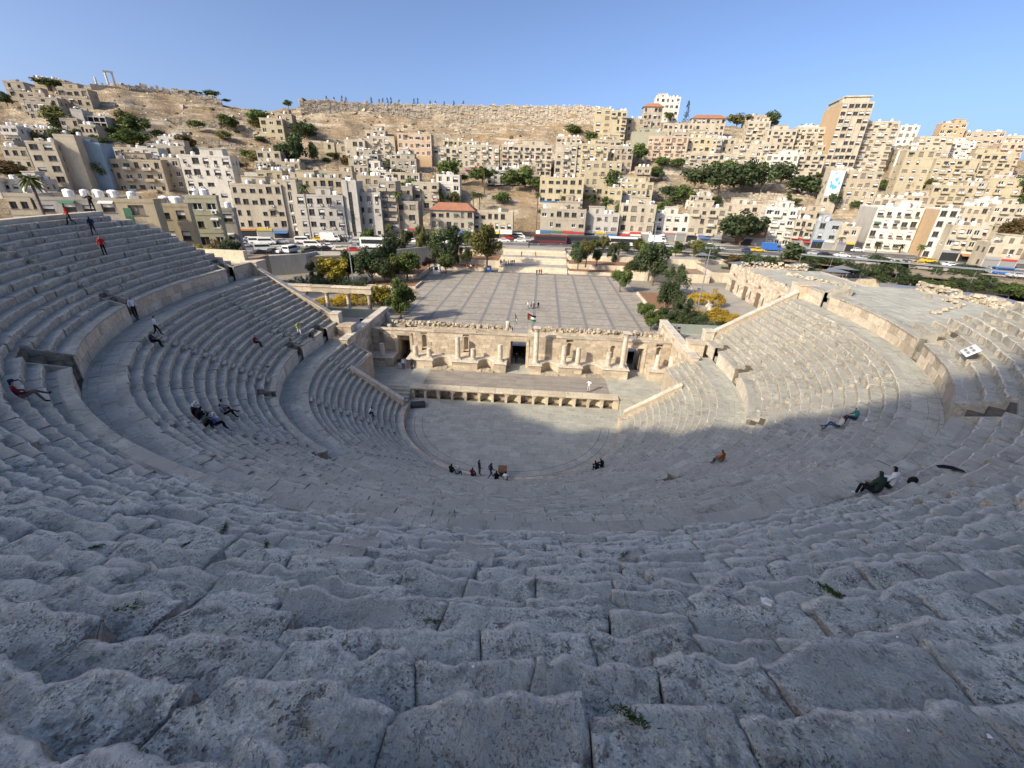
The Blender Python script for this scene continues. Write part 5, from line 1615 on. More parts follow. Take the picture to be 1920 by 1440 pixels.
def rubble_line(name, pts, w, h, parent, n, z, mat='rubble', seed=1, sz=1.0):
    """tumbled wall: irregular stones along a line, one joined part"""
    rg = random.Random(seed); b = MB()
    for i in range(n):
        t = rg.random() * (len(pts) - 1.001); k = int(t); f = t - k
        x = pts[k][0] + (pts[k + 1][0] - pts[k][0]) * f + rg.gauss(0, w * .4); y = pts[k][1] + (pts[k + 1][1] - pts[k][1]) * f + rg.gauss(0, w * .4)
        zz = z + rg.random() ** 1.4 * h
        s = rg.uniform(.14, .42) * sz
        a = rg.random() * 3
        ca, sa = math.cos(a), math.sin(a)
        V = []
        for dx, dy, dz in ((-1, -1, -1), (1, -1, -1), (1, 1, -1), (-1, 1, -1), (-.8, -.8, 1), (.8, -.9, .8), (.9, .8, 1), (-.9, .7, .9)):
            dx *= s * rg.uniform(.8, 1.3); dy *= s * rg.uniform(.6, 1); dz *= s * .55 * rg.uniform(.8, 1.2)
            V.append((x + dx * ca - dy * sa, y + dx * sa + dy * ca, zz + dz))
        b.add(V, [(0, 3, 2, 1), (4, 5, 6, 7), (0, 1, 5, 4), (1, 2, 6, 5), (2, 3, 7, 6), (3, 0, 4, 7)], 0, rg.random())
    return tag(b.build(name, M[mat], parent), kind='stuff')


rubble_line('rubble_edge', [(49.3, -12), (49.4, 0), (47.5, 9)], .5, .9, TH, 420, 15.7, seed=3, sz=.7)
rubble_line('rubble_edge', [(36, -8.5), (41, -9.5), (44, -12), (46, -13)], .5, .4, TH, 110, 15.75, seed=4, sz=.6)
rubble_line('rubble_edge', [(40, -3), (46, 1), (45, 5)], .3, .3, TH, 40, 15.75, seed=5, sz=.6)
wb = MB(); wb.box(-46, -35.4, 8.6, 9.3, 15.3, 17.0); wb.build('terrace_wall', M['cream'], TH)
rbm = MB(); rbm.box(-56, -37.5, 9.31, 17, 2, 15.2); rbm.build('planted_bank', M['earth'], TH)

# ------------------------------------------------------------------ stage
ZS = 1.54
b = MB(); b.box(-21, 21, 4.4, 13.2, -.2, ZS - .02); b.box(-21, -19.2, 1.2, 4.4, -.2, ZS - .02); b.box(19.2, 21, 1.2, 4.4, -.2, ZS - .02); b.build('stage_mass', M['ashlar'], TH)
b = MB(); y = 4.42
while y < 13:
    w = RNG.choice((.5, .6)); x = -21
    while x < 20.95:
        e = min(x + RNG.uniform(.6, 1.2), 21); b.quad((x + .006, y + .006, ZS), (e - .006, y + .006, ZS), (e - .006, y + w - .006, ZS), (x + .006, y + w - .006, ZS)); x = e
    y += w
tag(b.build('stage_paving', M['paving'], TH), kind='stuff')
for i in range(10):
    for j in range(5):
        x0, x1 = -12.2 + i * 2.45, -12.2 + (i + 1) * 2.45; y0, y1 = 4.75 + j * .97, 4.75 + (j + 1) * .97
        b = MB(); b.box(x0 + .008, x1 - .008, y0 + .006, y1 - .006, ZS, ZS + .03)
        for q in range(5): b.quad((x0 + .012, y0 + .012 + q * .19, ZS + .033), (x1 - .012, y0 + .012 + q * .19, ZS + .033), (x1 - .012, y0 + .19 + q * .19, ZS + .033), (x0 + .012, y0 + .19 + q * .19, ZS + .033))
        b.build('deck_panel', M['timber'], TH)
# stage front with alternating square and round-headed niches
PX0, PX1, PYF, PYB = -13.35, 13.05, 3.6, 4.42
b = MB(); b.box(PX0, PX1, PYB, PYB + .3, -.05, ZS - .19); b.build('podium_back', M['cream'], TH)
NB = 15
w = (PX1 - PX0) / NB
for i in range(NB + 1):
    x = PX0 + i * w; hw = .16 if 0 < i < NB else .35
    b = MB(); b.box(x - hw, x + hw, PYF, PYB, -.02, ZS - .42); b.bevbox(x - hw - .05, x + hw + .05, PYF - .05, PYB, ZS - .42, ZS - .30, .02); b.build('pilaster', M['cream'], TH)
for i in range(NB):
    xa, xb = PX0 + i * w + (.16 if i else .35), PX0 + (i + 1) * w - (.16 if i < NB - 1 else .35)
    xm, rr = (xa + xb) / 2, (xb - xa) / 2
    b = MB()
    if i % 2:
        pts = [(xa - .05, ZS - .30), (xa - .05, ZS - .19), (xb + .05, ZS - .19), (xb + .05, ZS - .30)] + [(xm + rr * math.cos(a), ZS - .30 - .0 + .0 + (rr * .0) - .0 + min(.09, .3 * rr * math.sin(a))) for a in np.linspace(0, math.pi, 9)]
        b.prism([(xa - .02, .62), (xa - .02, ZS - .19), (xb + .02, ZS - .19), (xb + .02, .62)] + [(xm + (rr - .02) * math.cos(a), .62 + .66 * math.sin(a)) for a in np.linspace(0, math.pi, 13)], 'y', PYF + .02, PYB)
        b.build('niche_arch', M['cream'], TH)
        # curved niche back
        b = MB(); V = []
        for a in np.linspace(0, math.pi, 9):
            V += [(xm + rr * math.cos(a), PYB - .02 + .0 - .0 - (.5 - .5 * math.sin(a)), -.02), (xm + rr * math.cos(a), PYB - .02 - (.5 - .5 * math.sin(a)), ZS - .3)]
        b.add(V, [(2 * q, 2 * q + 1, 2 * q + 3, 2 * q + 2) for q in range(8)]); b.build('niche_back', M['cream'], TH)
    else:
        b.box(xa - .02, xb + .02, PYF + .06, PYB, ZS - .40, ZS - .19); b.build('niche_lintel', M['cream'], TH)
        b = MB(); b.box(xm - .22, xm + .22, PYB - .12, PYB, .35, .95); b.build('niche_panel', M['marble'], TH)
n = 12
for i in range(n):
    a, c = PX0 - .25 + (PX1 - PX0 + .5) * i / n, PX0 - .25 + (PX1 - PX0 + .5) * (i + 1) / n
    b = MB(); b.bevbox(a + .006, c - .006, PYF - .18, PYB + .35, ZS - .19, ZS + .02, .03); b.build('podium_cornice', M['cream'], TH)
# side flights down to the orchestra
for sd in (-1, 1):
    xa, xb = sorted((sd * 13.5, sd * 19.2))
    for k in range(5):
        b = MB(); b.bevbox(xa, xb, 2.0 + k * .48, 4.42, k * .308 - .02, (k + 1) * .308 - (.02 if k == 4 else 0), .02); b.build('step', M['paving'], TH)

# back wall of the stage: block courses around doors and niches
WY, WT = 12.0, 6.3
holes = [(a, c, ZS, t) for a, c, t in STAGE_DOORS] + [(a - .1, c + .1, z0 - .1, z1 + .05) for a, c, z0, z1 in STAGE_NICHES]
b = MB()
xs = [-21.2] + [v for a, c, t in STAGE_DOORS for v in (a, c)] + [21.2]
for i in range(0, len(xs), 2): b.box(xs[i], xs[i + 1], WY + .62, WY + 1.25, ZS - .1, WT - .25)
for a, c, t in STAGE_DOORS: b.box(a, c, WY + .12, WY + 1.24, t, WT - .26)
b.build('wall_core', M['ashlar'], TH)
wallblocks = []
zc = ZS
ci = 0
while zc < WT - .05:
    hh = .43 if ci % 3 else .5
    zt = min(zc + hh, WT)
    x = -21.2
    while x < 21.15:
        e = min(x + RNG.uniform(.55, 1.25), 21.2)
        segs = [(x, e)]
        for (a, c, h0, h1) in holes:
            if zt > h0 + .05 and zc < h1 - .05:
                segs = [q for s0, s1 in segs for q in ((s0, min(s1, a)), (max(s0, c), s1)) if q[1] - q[0] > .04]
        for s0, s1 in segs: wallblocks.append((s0, s1, zc, zt))
        x = e
    zc = zt; ci += 1
wallblocks.sort(key=lambda q: -(q[1] - q[0]))
sb = MB()
for i, (s0, s1, za, zb) in enumerate(wallblocks):
    o = RNG.gauss(0, .015)
    if i < 300:
        b = MB(); b.box(s0 + .008, s1 - .008, WY + o, WY + .62, za + .006, zb - .006); b.build('ashlar_block', M['ashlar'], TH)
    else:
        sb.box(s0 + .006, s1 - .006, WY + o, WY + .62, za + .006, zb - .006)
tag(sb.build('ashlar_courses', M['ashlar'], TH), kind='stuff')
for (a, c, z0, z1) in STAGE_NICHES:
    r_ = (c - a) / 2; xm = (a + c) / 2; zsprg = z1 - r_
    arc = [(xm + r_ * math.cos(t), zsprg + r_ * math.sin(t)) for t in np.linspace(0, math.pi, 11)]
    b = MB(); b.prism([(a - .1, z0), (a - .1, z1 + .05), (c + .1, z1 + .05), (c + .1, z0), (c, z0)] + arc + [(a, z0)], 'y', WY + .01, WY + .6)
    b.box(a - .1, c + .1, WY + .01, WY + .6, z0 - .1, z0)
    V = []
    for t in np.linspace(0, math.pi, 9): V += [(xm + r_ * math.cos(t), WY + .2 + .4 * math.sin(t), z0), (xm + r_ * math.cos(t), WY + .2 + .4 * math.sin(t), z1)]
    b.add(V, [(2 * q, 2 * q + 1, 2 * q + 3, 2 * q + 2) for q in range(8)])
    b.build('niche', M['ashlar'], TH)
for k in range(14):
    a, c = -21.2 + 42.4 * k / 14, -21.2 + 42.4 * (k + 1) / 14
    b = MB(); b.bevbox(a + .01, c - .01, WY - .1, WY + .7, WT + .002, WT + .16 + RNG.gauss(0, .02), .03); b.build('wall_coping', M['ashlar'], TH)
for a, c, t in STAGE_DOORS:
    b = MB(); b.bevbox(a - .35, c + .35, WY - .12, WY + .05, t + .003, t + .42, .03); b.build('door_lintel', M['ashlar'], TH)
    for x in (a - .22, c + .22):
        b = MB(); b.box(x - .2, x + .2, WY - .1, WY + .0, ZS, t); b.build('door_jamb', M['ashlar'], TH)
b = MB()
for x0, x1 in ((-21.2, -17.6), (-15.7, -1.15), (1.1, 15.35), (17.6, 21.2)): b.box(x0, x1, WY + 1.25, 16.0, 1.5, 5.35); b.box(x0, x1, 16.0, 17.2, 0, 5.7)
b.box(-1.14, 1.09, WY + 1.25, 16.0, 5.0, 5.35); b.box(-17.59, -15.71, WY + 1.25, 17.2, 4.4, 5.35); b.box(-17.59, -15.71, 16.6, 17.2, 1.5, 4.4)
b.build('rear_range', M['rubble'], TH)
rubble_line('rubble_top', [(-20, 16.6), (-1.5, 16.6)], .35, .55, TH, 260, 5.75, seed=7, sz=.75)
rubble_line('rubble_top', [(1.5, 16.6), (20.5, 16.6)], .35, .55, TH, 280, 5.75, seed=8, sz=.75)
for x, y, z0, z1 in ((-21, 18.4, 4.0, 6.9), (-1.9, 16.5, 5.7, 7.0), (-19.4, 14.4, 5.3, 6.3)):
    b = MB(); b.lathe([(.36, z0), (.35, z1 - .05), (.31, z1)], x, y, 14); b.build('column_stub', M['marble'], TH, smooth=True)

# column platform: pedestals with curved recesses between
ped = [(-15.6, -12.0), (-9.2, -5.6), (-3.3, -1.6), (1.7, 3.35), (5.8, 9.0), (11.9, 15.35), (18.2, 21.2), (-21.1, -17.7)]
ZP = 3.02
for a, c in ped:
    b = MB(); nb = max(2, int((c - a) / .9))
    for k in range(nb):
        for q in range(3):
            x0, x1 = a + (c - a) * k / nb, a + (c - a) * (k + 1) / nb
            b.box(x0 + .006, x1 - .006, 9.62 + RNG.gauss(0, .01), WY - .005, ZS + q * .44 + .006, ZS + (q + 1) * .44 - .006)
    b.build('pedestal', M['ashlar'], TH)
    b = MB(); b.bevbox(a - .14, c + .14, 9.46, WY - .006, ZS + 1.325, ZP, .05); b.build('pedestal_cornice', M['marble'], TH)
for (a, c) in ((-12.0, -9.2), (-5.6, -3.3), (3.35, 5.8), (9.0, 11.9)):
    xm, hw = (a + c) / 2, (c - a) / 2
    # niche curve dips back towards the wall between two pedestals
    xs = np.linspace(a, c, 13); cy = 10.0 + 1.45 * np.sin(np.linspace(0, math.pi, 13)) ** .8
    b = MB(); V = []
    for x, y in zip(xs, cy): V += [(float(x), float(y), ZS), (float(x), float(y), ZP - .25), (float(x), WY - .01, ZP - .25)]
    b.add(V, [f for q in range(12) for f in ((3 * q, 3 * q + 3, 3 * q + 4, 3 * q + 1), (3 * q + 1, 3 * q + 4, 3 * q + 5, 3 * q + 2))]); b.build('exedra_wall', M['ashlar'], TH)
    b = MB(); V = []
    for x, y in zip(xs, cy): V += [(float(x), float(y) - .12, ZP - .25), (float(x), float(y) - .12, ZP - .04), (float(x), WY - .012, ZP - .04)]
    b.add(V, [f for q in range(12) for f in ((3 * q, 3 * q + 3, 3 * q + 4, 3 * q + 1), (3 * q + 1, 3 * q + 4, 3 * q + 5, 3 * q + 2))]); b.build('exedra_cornice', M['marble'], TH)
    b = MB()
    for k in range(4): b.box(a + (c - a) * k / 4 + .02, a + (c - a) * (k + 1) / 4 - .02, 9.5 + RNG.gauss(0, .1), 10.4, ZS, ZS + .3 + RNG.gauss(0, .05))
    b.build('base_course', M['rubble'], TH)


def column(x, y, z0, z1, cap, parent, rad=.36, mat='marble'):
    c = MB()
    c.lathe([(rad * .98, .28), (rad, .6), (rad * .95, (z1 - z0) * .6), (rad * .86, z1 - z0 - (.75 if cap else .04)), (rad * .84, z1 - z0 - (.7 if cap else .0))], 0, 0, 16)
    s = c.build('column', M[mat], parent, smooth=False, loc=(x, y, z0))
    c = MB(); c.box(-rad * 1.35, rad * 1.35, -rad * 1.35, rad * 1.35, -.04, .1); c.lathe([(rad * 1.3, .1), (rad * 1.32, .17), (rad * 1.12, .2), (rad * 1.15, .26), (rad * 1.0, .29)], 0, 0, 16)
    c.build('column_base', M[mat], s)
    if cap:
        t = z1 - z0
        c = MB(); c.lathe([(rad * .88, t - .72), (rad * .95, t - .55), (rad * 1.05, t - .3), (rad * 1.35, t - .12)], 0, 0, 16); c.box(-rad * 1.4, rad * 1.4, -rad * 1.4, rad * 1.4, t - .12, t)
        for k in range(8):
            for lv, (zz, rr) in enumerate(((t - .62, .98), (t - .38, 1.12))):
                a = (k + .5 * lv) * math.pi / 4
                ca, sa = math.cos(a), math.sin(a)
                p = lambda r_, z_, w_: (ca * r_ * rad - sa * w_, sa * r_ * rad + ca * w_, z_)
                c.add([p(rr, zz, -.09), p(rr, zz, .09), p(rr + .12, zz + .16, .07), p(rr + .12, zz + .16, -.07), p(rr + .36, zz + .2, 0)], [(0, 1, 2, 3), (3, 2, 4)])
        c.build('capital', M[mat], s)
    return s


for (x, y, z0, z1, cap) in STAGE_COLUMNS:
    column(x, min(y, 10.4), ZP, z1, cap, TH)
# side walls of the stage and the low terraces outside them
for sd in (-1, 1):
    xi = sd * 21.25
    xa, xb = sorted((xi, xi + sd * 1.0))
    b = MB(); b.box(xa + .05, xb - .05, 4.2, 19.55, -.3, 7.3); b.build('side_wall_core', M['ashlar'], TH)
    sbk = MB(); zc = ZS
    while zc < 7.3:
        zt = min(zc + RNG.choice((.45, .52, .6)), 7.34); y = 4.2
        while y < 19.5:
            e = min(y + RNG.uniform(.6, 1.4), 19.55); o = RNG.gauss(0, .012)
            sbk.box(xa + o, xb - o, y + .007, e - .007, zc + .006, zt - .006); y = e
        zc = zt
    tag(sbk.build('side_wall_courses', M['ashlar'], TH), kind='stuff')
    for k in range(9):
        b = MB(); b.bevbox(xa - .08, xb + .08, 4.1 + k * 1.72, 4.1 + (k + 1) * 1.72 - .015, 7.345, 7.5, .03); b.build('side_wall_coping', M['marble'], TH)
    xo = sd * 34
    xa, xb = sorted((xi + sd * 1.0, xo))
    b = MB(); b.box(xa, xb, 6.0, 19.5, 0, 5.5); b.build('terrace_mass', M['rubble'], TH)
    b = MB()
    for i in range(12):
        for j in range(9):
            x0 = xa + (xb - xa) * i / 12; y0 = 8.5 + j * 1.2
            b.quad((x0 + .01, y0 + .01, 5.512), (x0 + (xb - xa) / 12 - .01, y0 + .01, 5.512), (x0 + (xb - xa) / 12 - .01, y0 + 1.19, 5.512), (x0 + .01, y0 + 1.19, 5.512))
    tag(b.build('terrace_paving', M['pavement'], TH), kind='stuff')
    n = 8
    for k in range(n):
        b = MB(); x0, x1 = xa + (xb - xa) * k / n, xa + (xb - xa) * (k + 1) / n
        b.bevbox(x0 + .01, x1 - .01, 19.3, 19.5, 5.5, 6.95, .02); b.build('fence_panel', M['greenglass'], TH)

# ------------------------------------------------------------------ houses of the city
def window_mesh(kind):
    b = MB()   # unit window: 1 wide (x), 1 high (z), at the back of its opening, looking to -y
    b.box(-.5, .5, .02, .08, 0, 1, 1)
    f = .07
    for (x0, x1, z0, z1) in ((-.5, -.5 + f, 0, 1), (.5 - f, .5, 0, 1), (-.5 + f, .5 - f, 0, f), (-.5 + f, .5 - f, 1 - f, 1)): b.box(x0, x1, -.04, .02, z0, z1, 0)
    if kind != 'shutter': b.box(-.03, .03, -.03, .02, f, 1 - f, 0)
    if kind == 'shutter':
        for k in range(4): b.box(-.5 + f, .5 - f, -.01, .015, .5 + k * .1, .5 + k * .1 + .08, 2)
    b.box(-.58, .58, -.33, -.0, -.09, 0, 0)
    return b.mesh('window', [M['white'] if kind == 'white' else M['sash'], M['glass'] if kind != 'curtain' else M['curtain'], M['white']])


M['sash'] = plain('dark_window_sash', (.14, .12, .10), .6)
WIN = [window_mesh(k) for k in ('dark', 'white', 'curtain', 'shutter', 'dark')]
bb = MB(); bb.box(-.4, .4, -.35, 0, -.28, .28, 0); bb.lathe([(.2, 0), (.2, .01)], 0, 0, 8, 1)
ACM = MB(); ACM.box(-.42, .42, -.38, 0, -.28, .28, 0); ACM.box(-.3, .12, -.4, -.38, -.2, .2, 1)
ACM = ACM.mesh('air_conditioner', [M['white'], M['darkmetal']])
TANK = MB(); TANK.lathe([(.62, .35), (.64, .4), (.64, 1.5), (.5, 1.62), (.18, 1.68), (.18, 1.74)], 0, 0, 12, 0)
for sx in (-.4, .4):
    for sy in (-.4, .4): TANK.box(sx - .04, sx + .04, sy - .04, sy + .04, 0, .36, 1)
TANK = TANK.mesh('water_tank', [M['tank'], M['metal']])
DISH = MB()
pr = [(.02 + .5 * i / 5, .16 * (i / 5) ** 2) for i in range(6)]
V = []
for rr, zz in pr:
    for k in range(10):
        a = 2 * math.pi * k / 10
        V.append((rr * math.cos(a), -.25 + zz * -.6 - rr * math.sin(a) * .5, .8 + rr * math.sin(a) * .85))
DISH.add(V, [(i * 10 + k, i * 10 + (k + 1) % 10, (i + 1) * 10 + (k + 1) % 10, (i + 1) * 10 + k) for i in range(5) for k in range(10)])
DISH.box(-.03, .03, -.25, -.19, 0, .8)
DISH = DISH.mesh('satellite_dish', M['metal'])
SIGNC = {k: plain('sign_' + k, c, .5, .3) for k, c in (('red', (.40, .05, .045)), ('yellow', (.50, .38, .05)), ('blue', (.06, .14, .32)), ('green', (.06, .16, .10)), ('white', (.58, .56, .52)), ('pink', (.42, .16, .18)), ('purple', (.20, .17, .32)), ('orange', (.45, .19, .06)), ('grey', (.25, .26, .27)))}
M['shutterm'] = plain('shop_shutter', (.28, .28, .27), .6, .3, .3)
M['murala'] = plain('mural_blue', (.10, .35, .58), .7)
M['muralb'] = plain('mural_pale_blue', (.42, .62, .68), .7)
M['muralc'] = plain('mural_white', (.75, .78, .78), .7)
M['slab'] = wallpaint('roof_slab', (.46, .42, .36), (.30, .27, .23))

CNAME = {'cream': 'cream stone', 'tan': 'tan', 'greytan': 'grey-tan', 'white': 'white', 'yellow': 'pale yellow', 'yellowtan': 'sandy yellow', 'khaki': 'khaki', 'grey': 'grey stone', 'concrete': 'grey concrete',
         'pinktan': 'pinkish stone', 'orange': 'orange rendered', 'olive': 'olive grey', 'bluewall': 'blue-painted', 'bluegrey': 'blue-grey glazed', 'brown': 'brown timber-clad'}
NUM = ['', 'one', 'two', 'three', 'four', 'five', 'six', 'seven', 'eight', 'nine', 'ten']
ROWN = {'street': 'along the street front', 'lower': 'on the lower slope', 'terrace': 'on the middle terrace', 'upper': 'on the upper slope', 'top': 'on the hilltop skyline', 'near': 'close behind the theatre rim'}


def facade(mb, x0, x1, z0, z1, cells, y=0.0, rec=.28, mi=0):
    """front wall on the plane y with openings pushed back: cells = list of (xa, xb, za, zb)"""
    xs = sorted({x0, x1, *[c[0] for c in cells], *[c[1] for c in cells]}); zs = sorted({z0, z1, *[c[2] for c in cells], *[c[3] for c in cells]})
    opening = lambda xa, za: any(c[0] - 1e-6 <= xa < c[1] - 1e-6 and c[2] - 1e-6 <= za < c[3] - 1e-6 for c in cells)
    for j in range(len(zs) - 1):
        i = 0
        while i < len(xs) - 1:
            if opening(xs[i], zs[j]): i += 1; continue
            k = i
            while k + 1 < len(xs) - 1 and not opening(xs[k + 1], zs[j]): k += 1
            mb.quad((xs[i], y, zs[j]), (xs[k + 1], y, zs[j]), (xs[k + 1], y, zs[j + 1]), (xs[i], y, zs[j + 1]), mi, .5)
            i = k + 1
    for (xa, xb, za, zb) in cells:
        mb.quad((xa, y, za), (xa, y, zb), (xa, y + rec, zb), (xa, y + rec, za), mi, .5); mb.quad((xb, y, zb), (xb, y, za), (xb, y + rec, za), (xb, y + rec, zb), mi, .5)
        mb.quad((xa, y, za), (xa, y + rec, za), (xb, y + rec, za), (xb, y, za), mi, .5); mb.quad((xa, y, zb), (xb, y, zb), (xb, y + rec, zb), (xa, y + rec, zb), mi, .5)


def building(idx, row, BX, BY, rz, W, zb, zt, nf, nc, col, opt, dep, label):
    rg = random.Random(idx * 13 + 5)
    if not set('nfTk') & set(opt) and (zt - zb) / nf > 4.0: nf = max(nf, int((zt - zb) / 3.2))
    if not set('nfTkwv') & set(opt): nc = max(nc, int(W / 2.8))
    t = empty('house' if nf < 4 else 'apartment_block', (BX, BY, zb), rz)
    tag(t, label, 'building', 'buildings ' + ROWN[row])
    hw = W / 2; H = zt - zb
    style = rg.sample(range(len(WIN)), 2)
    wm = WALL[col]
    win = []
    if 'n' not in opt and 'f' not in opt:
        fh = min(H / nf, 3.6)
        top = H
        shop = 's' in opt
        for f in range(nf):
            zc = top - (f + 1) * fh + fh * .28
            if zc < .3: break
            if shop and f == nf - 1: continue
            for c in range(nc):
                if rg.random() < .06: continue
                cw = 2 * hw / nc; xm = -hw + (c + .5) * cw + rg.uniform(-.06, .06) * cw
                ww = min(cw * .66, rg.choice((1.1, 1.4, 1.8, 2.2))); wh = min(fh * .55, rg.choice((1.2, 1.6, 1.9)))
                if 'T' in opt: ww, wh = cw * .78, fh * .52
                if 'v' in opt: ww, wh = 1.1, fh * .8
                if 'k' in opt: ww, wh = cw * .86, fh * .84
                if 'w' in opt: ww = min(cw * .6, 2.6)
                bal = 'b' in opt and (c % 2 == idx % 2 or nc <= 2)
                if bal: ww, wh, zc2 = min(cw * .7, 2.0), min(fh * .66, 2.1), zc - fh * .18
                else: zc2 = zc
                win.append((xm - ww / 2, xm + ww / 2, zc2, zc2 + wh, bal, f, c))
    w = MB()
    facade(w, -hw, hw, 0, H, [q[:4] for q in win])
    w.quad((hw, 0, 0), (hw, dep, 0), (hw, dep, H), (hw, 0, H), 0, .5); w.quad((-hw, dep, 0), (-hw, 0, 0), (-hw, 0, H), (-hw, dep, H), 0, .5); w.quad((hw, dep, 0), (-hw, dep, 0), (-hw, dep, H), (hw, dep, H), 0, .5)
    w.build('wall', WALL['orange'] if 'T' in opt and False else wm, t)
    # roof slab with parapet
    r = MB(); r.quad((-hw, 0, H - .35), (hw, 0, H - .35), (hw, dep, H - .35), (-hw, dep, H - .35), 0)
    roof = None
    if 'h' not in opt:
        th = .18
        for (a, c_, e, g) in ((-hw - .06, hw + .06, -.06, th), (-hw - .06, hw + .06, dep - th, dep + .06), (-hw - .06, -hw + th, th, dep - th), (hw - th, hw + .06, th, dep - th)): r.box(a, c_, e, g, H - .36, H + .22, 1)
        roof = r.build('roof', [M['slab'], wm], t)
    else:
        r = MB(); o = .7; rh = min(2.4, hw * .6)
        r.add([(-hw - o, -o, H), (hw + o, -o, H), (hw + o, dep + o, H), (-hw - o, dep + o, H), (-hw + dep * .35, dep / 2, H + rh), (hw - dep * .35, dep / 2, H + rh)], [(0, 1, 5, 4), (1, 2, 5), (2, 3, 4, 5), (3, 0, 4), (3, 2, 1, 0)], 0)
        roof = r.build('roof', M['redtile'], t)
    for (xa, xb, za, zc, bal, f, c) in win:
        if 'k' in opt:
            q = MB(); q.box(xa, xb, .5, .52, za, zc, 0); q.build('bay_shade_panel', M['dark'], t); continue  # black sheet painted in for the shade inside the open bay
        o = link('window', WIN[rg.choice(style)], t, ((xa + xb) / 2, .26, za)); o.scale = (xb - xa, 1, zc - za)
        if bal:
            bw = (xb - xa) / 2 + .45
            q = MB(); q.box(-bw, bw, -1.15, -.002, -.16, 0); q.box(-bw, bw, -1.15, -1.03, 0, .85); q.box(-bw, -bw + .12, -1.03, -.002, 0, .85); q.box(bw - .12, bw, -1.03, -.002, 0, .85)
            q.build('balcony', wm, t, loc=((xa + xb) / 2, 0, za - .02))
        elif ('c' in opt and rg.random() < .6) or rg.random() < .07:
            link('air_conditioner', ACM, t, ((xa + xb) / 2 + rg.choice((-.3, .3)), -.01, za - .42))
        if 'z2' in opt:
            q = MB(); q.prism([(-.1, -.12), (-1.2, -.12), (-.1, -.6)], 'x', xa - .1, xb + .1); q.build('sun_fin', wm, t, loc=(0, .1, za))
    if 'T' not in opt and 'G' not in opt and 'O' not in opt and not set('nfk') & set(opt) and dep > 5:
        sd = 1 if BX < 0 else -1
        for f in range(min(nf, int(H / 3))):
            for yy in (dep * .3, dep * .7):
                if rg.random() < .55:
                    o = link('window', WIN[rg.choice(style)], t, (sd * (hw + .02), yy, H - (f + 1) * min(H / nf, 3.6) + 1.0), 0); o.rotation_euler = (0, 0, sd * math.pi / 2); o.scale = (1.1, .25, 1.3)
    for (xa, xb, za, zc, bal, f, c) in win:
        if bal and rg.random() < .45:
            q = MB()
            for k in range(rg.choice((2, 3, 4))):
                u_ = rg.uniform(xa - .3, xb); q.box(u_, u_ + rg.uniform(.3, .6), -1.19, -1.165, za + .25, za + .9)
            q.build('laundry', rg.choice((M['white'], SIGNC['blue'], SIGNC['pink'], SIGNC['grey'], M['muralb'])), t)
        elif not bal and 'k' not in opt and rg.random() < .08:
            q = MB(); q.prism([(-.005, zc + .15), (-.9, zc - .25), (-.9, zc - .2), (-.005, zc + .22)], 'x', xa - .15, xb + .15); q.build('awning', rg.choice((SIGNC['grey'], SIGNC['green'], M['sash'], SIGNC['white'])), t)
    if nf > 1 and 'n' not in opt and 'T' not in opt and H / nf < 5 and rg.random() < .55:
        for f in range(1, nf):
            z = H - f * min(H / nf, 3.6)
            if z > .6:
                q = MB(); q.box(-hw - .05, hw + .05, -.07, -.004, z - .1, z + .06); q.build('string_course', wm, t)
    if 's' in opt:
        n = max(2, int(2 * hw / 4))
        for k in range(n):
            xa, xb = -hw + 2 * hw * k / n + .2, -hw + 2 * hw * (k + 1) / n - .2
            cl = rg.choice(list(SIGNC) + ['white', 'grey', 'white', 'grey', 'green', 'grey', 'white', 'grey', 'grey', 'white'])
            if 'r' in opt and k == n // 2: cl = 'red'
            if 'y' in opt and k == n // 2: cl = 'yellow'
            q = MB(); q.box(xa, xb, -.06, -.003, .5, 3.0, 0)
            for z in np.arange(.6, 2.9, .25): q.box(xa + .05, xb - .05, -.09, -.06, z, z + .18, 0)
            sh = q.build('shop_front', M['shutterm'] if rg.random() < .6 else M['glass'], t)
            q = MB(); q.box(xa - .05, xb + .05, -.3, -.003, 3.1, 3.1 + rg.uniform(.45, .85), 0); q.build('shop_sign', SIGNC[cl], t)
            if rg.random() < .4:
                q = MB(); q.prism([(-.36, 2.95), (-1.9, 2.45), (-1.9, 2.5), (-.36, 3.03)], 'x', xa, xb); q.build('awning', SIGNC[rg.choice(list(SIGNC))], t)
    if 'f' in opt:
        q = MB(); q.box(-.5, .5, -.04, -.003, 1.5, H - 3.2); q.build('stair_window', M['glass'], t)
        for k in range(int((H - 5) / 1.2)):
            q = MB(); q.box(-.52, .52, -.07, -.04, 1.7 + k * 1.2, 1.78 + k * 1.2); q.build('glazing_bar', M['sash'], t)
        q = MB(); q.box(-hw - .1, -.7, -.3, -.003, 3, H + .5); q.box(.7, hw + .1, -.3, -.003, 3, H + .5); q.build('pier', wm, t)
    if 'd' in opt:
        q = MB(); q.box(-hw + .8, -hw + 1.9, -.05, -.003, H - 4.2, H - 1.2); q.build('door', SIGNC['green'], t)
    if 'm' in opt:
        q = MB(); q.box(-hw * .92, hw * .92, -.06, -.003, H * .42, H * .95, 0); q.build('painted_panel', M['muralc'], t)
        for k in range(26):
            x, z = rg.gauss(0, hw * .35), H * .68 + rg.gauss(0, H * .1); a = rg.uniform(.25, .8)
            x = max(-hw * .7, min(hw * .7, x)); z = max(H * .47, min(H * .9, z))
            q = MB(); q.add([(x + a * math.cos(v_) * rg.uniform(.6, 1.2), -.066 - k * .002, z + a * 1.4 * math.sin(v_) * rg.uniform(.6, 1.2)) for v_ in np.linspace(0, 5.4, 7)], [tuple(range(7))]); q.build('paint_patch', M['murala'] if k % 3 else M['muralb'], t)
    if 'o' in opt:
        q = MB(); q.box(-hw - .1, hw + .1, -1.6, -.003, 1.0, H * .42); q.build('orange_front', WALL['orange'], t)
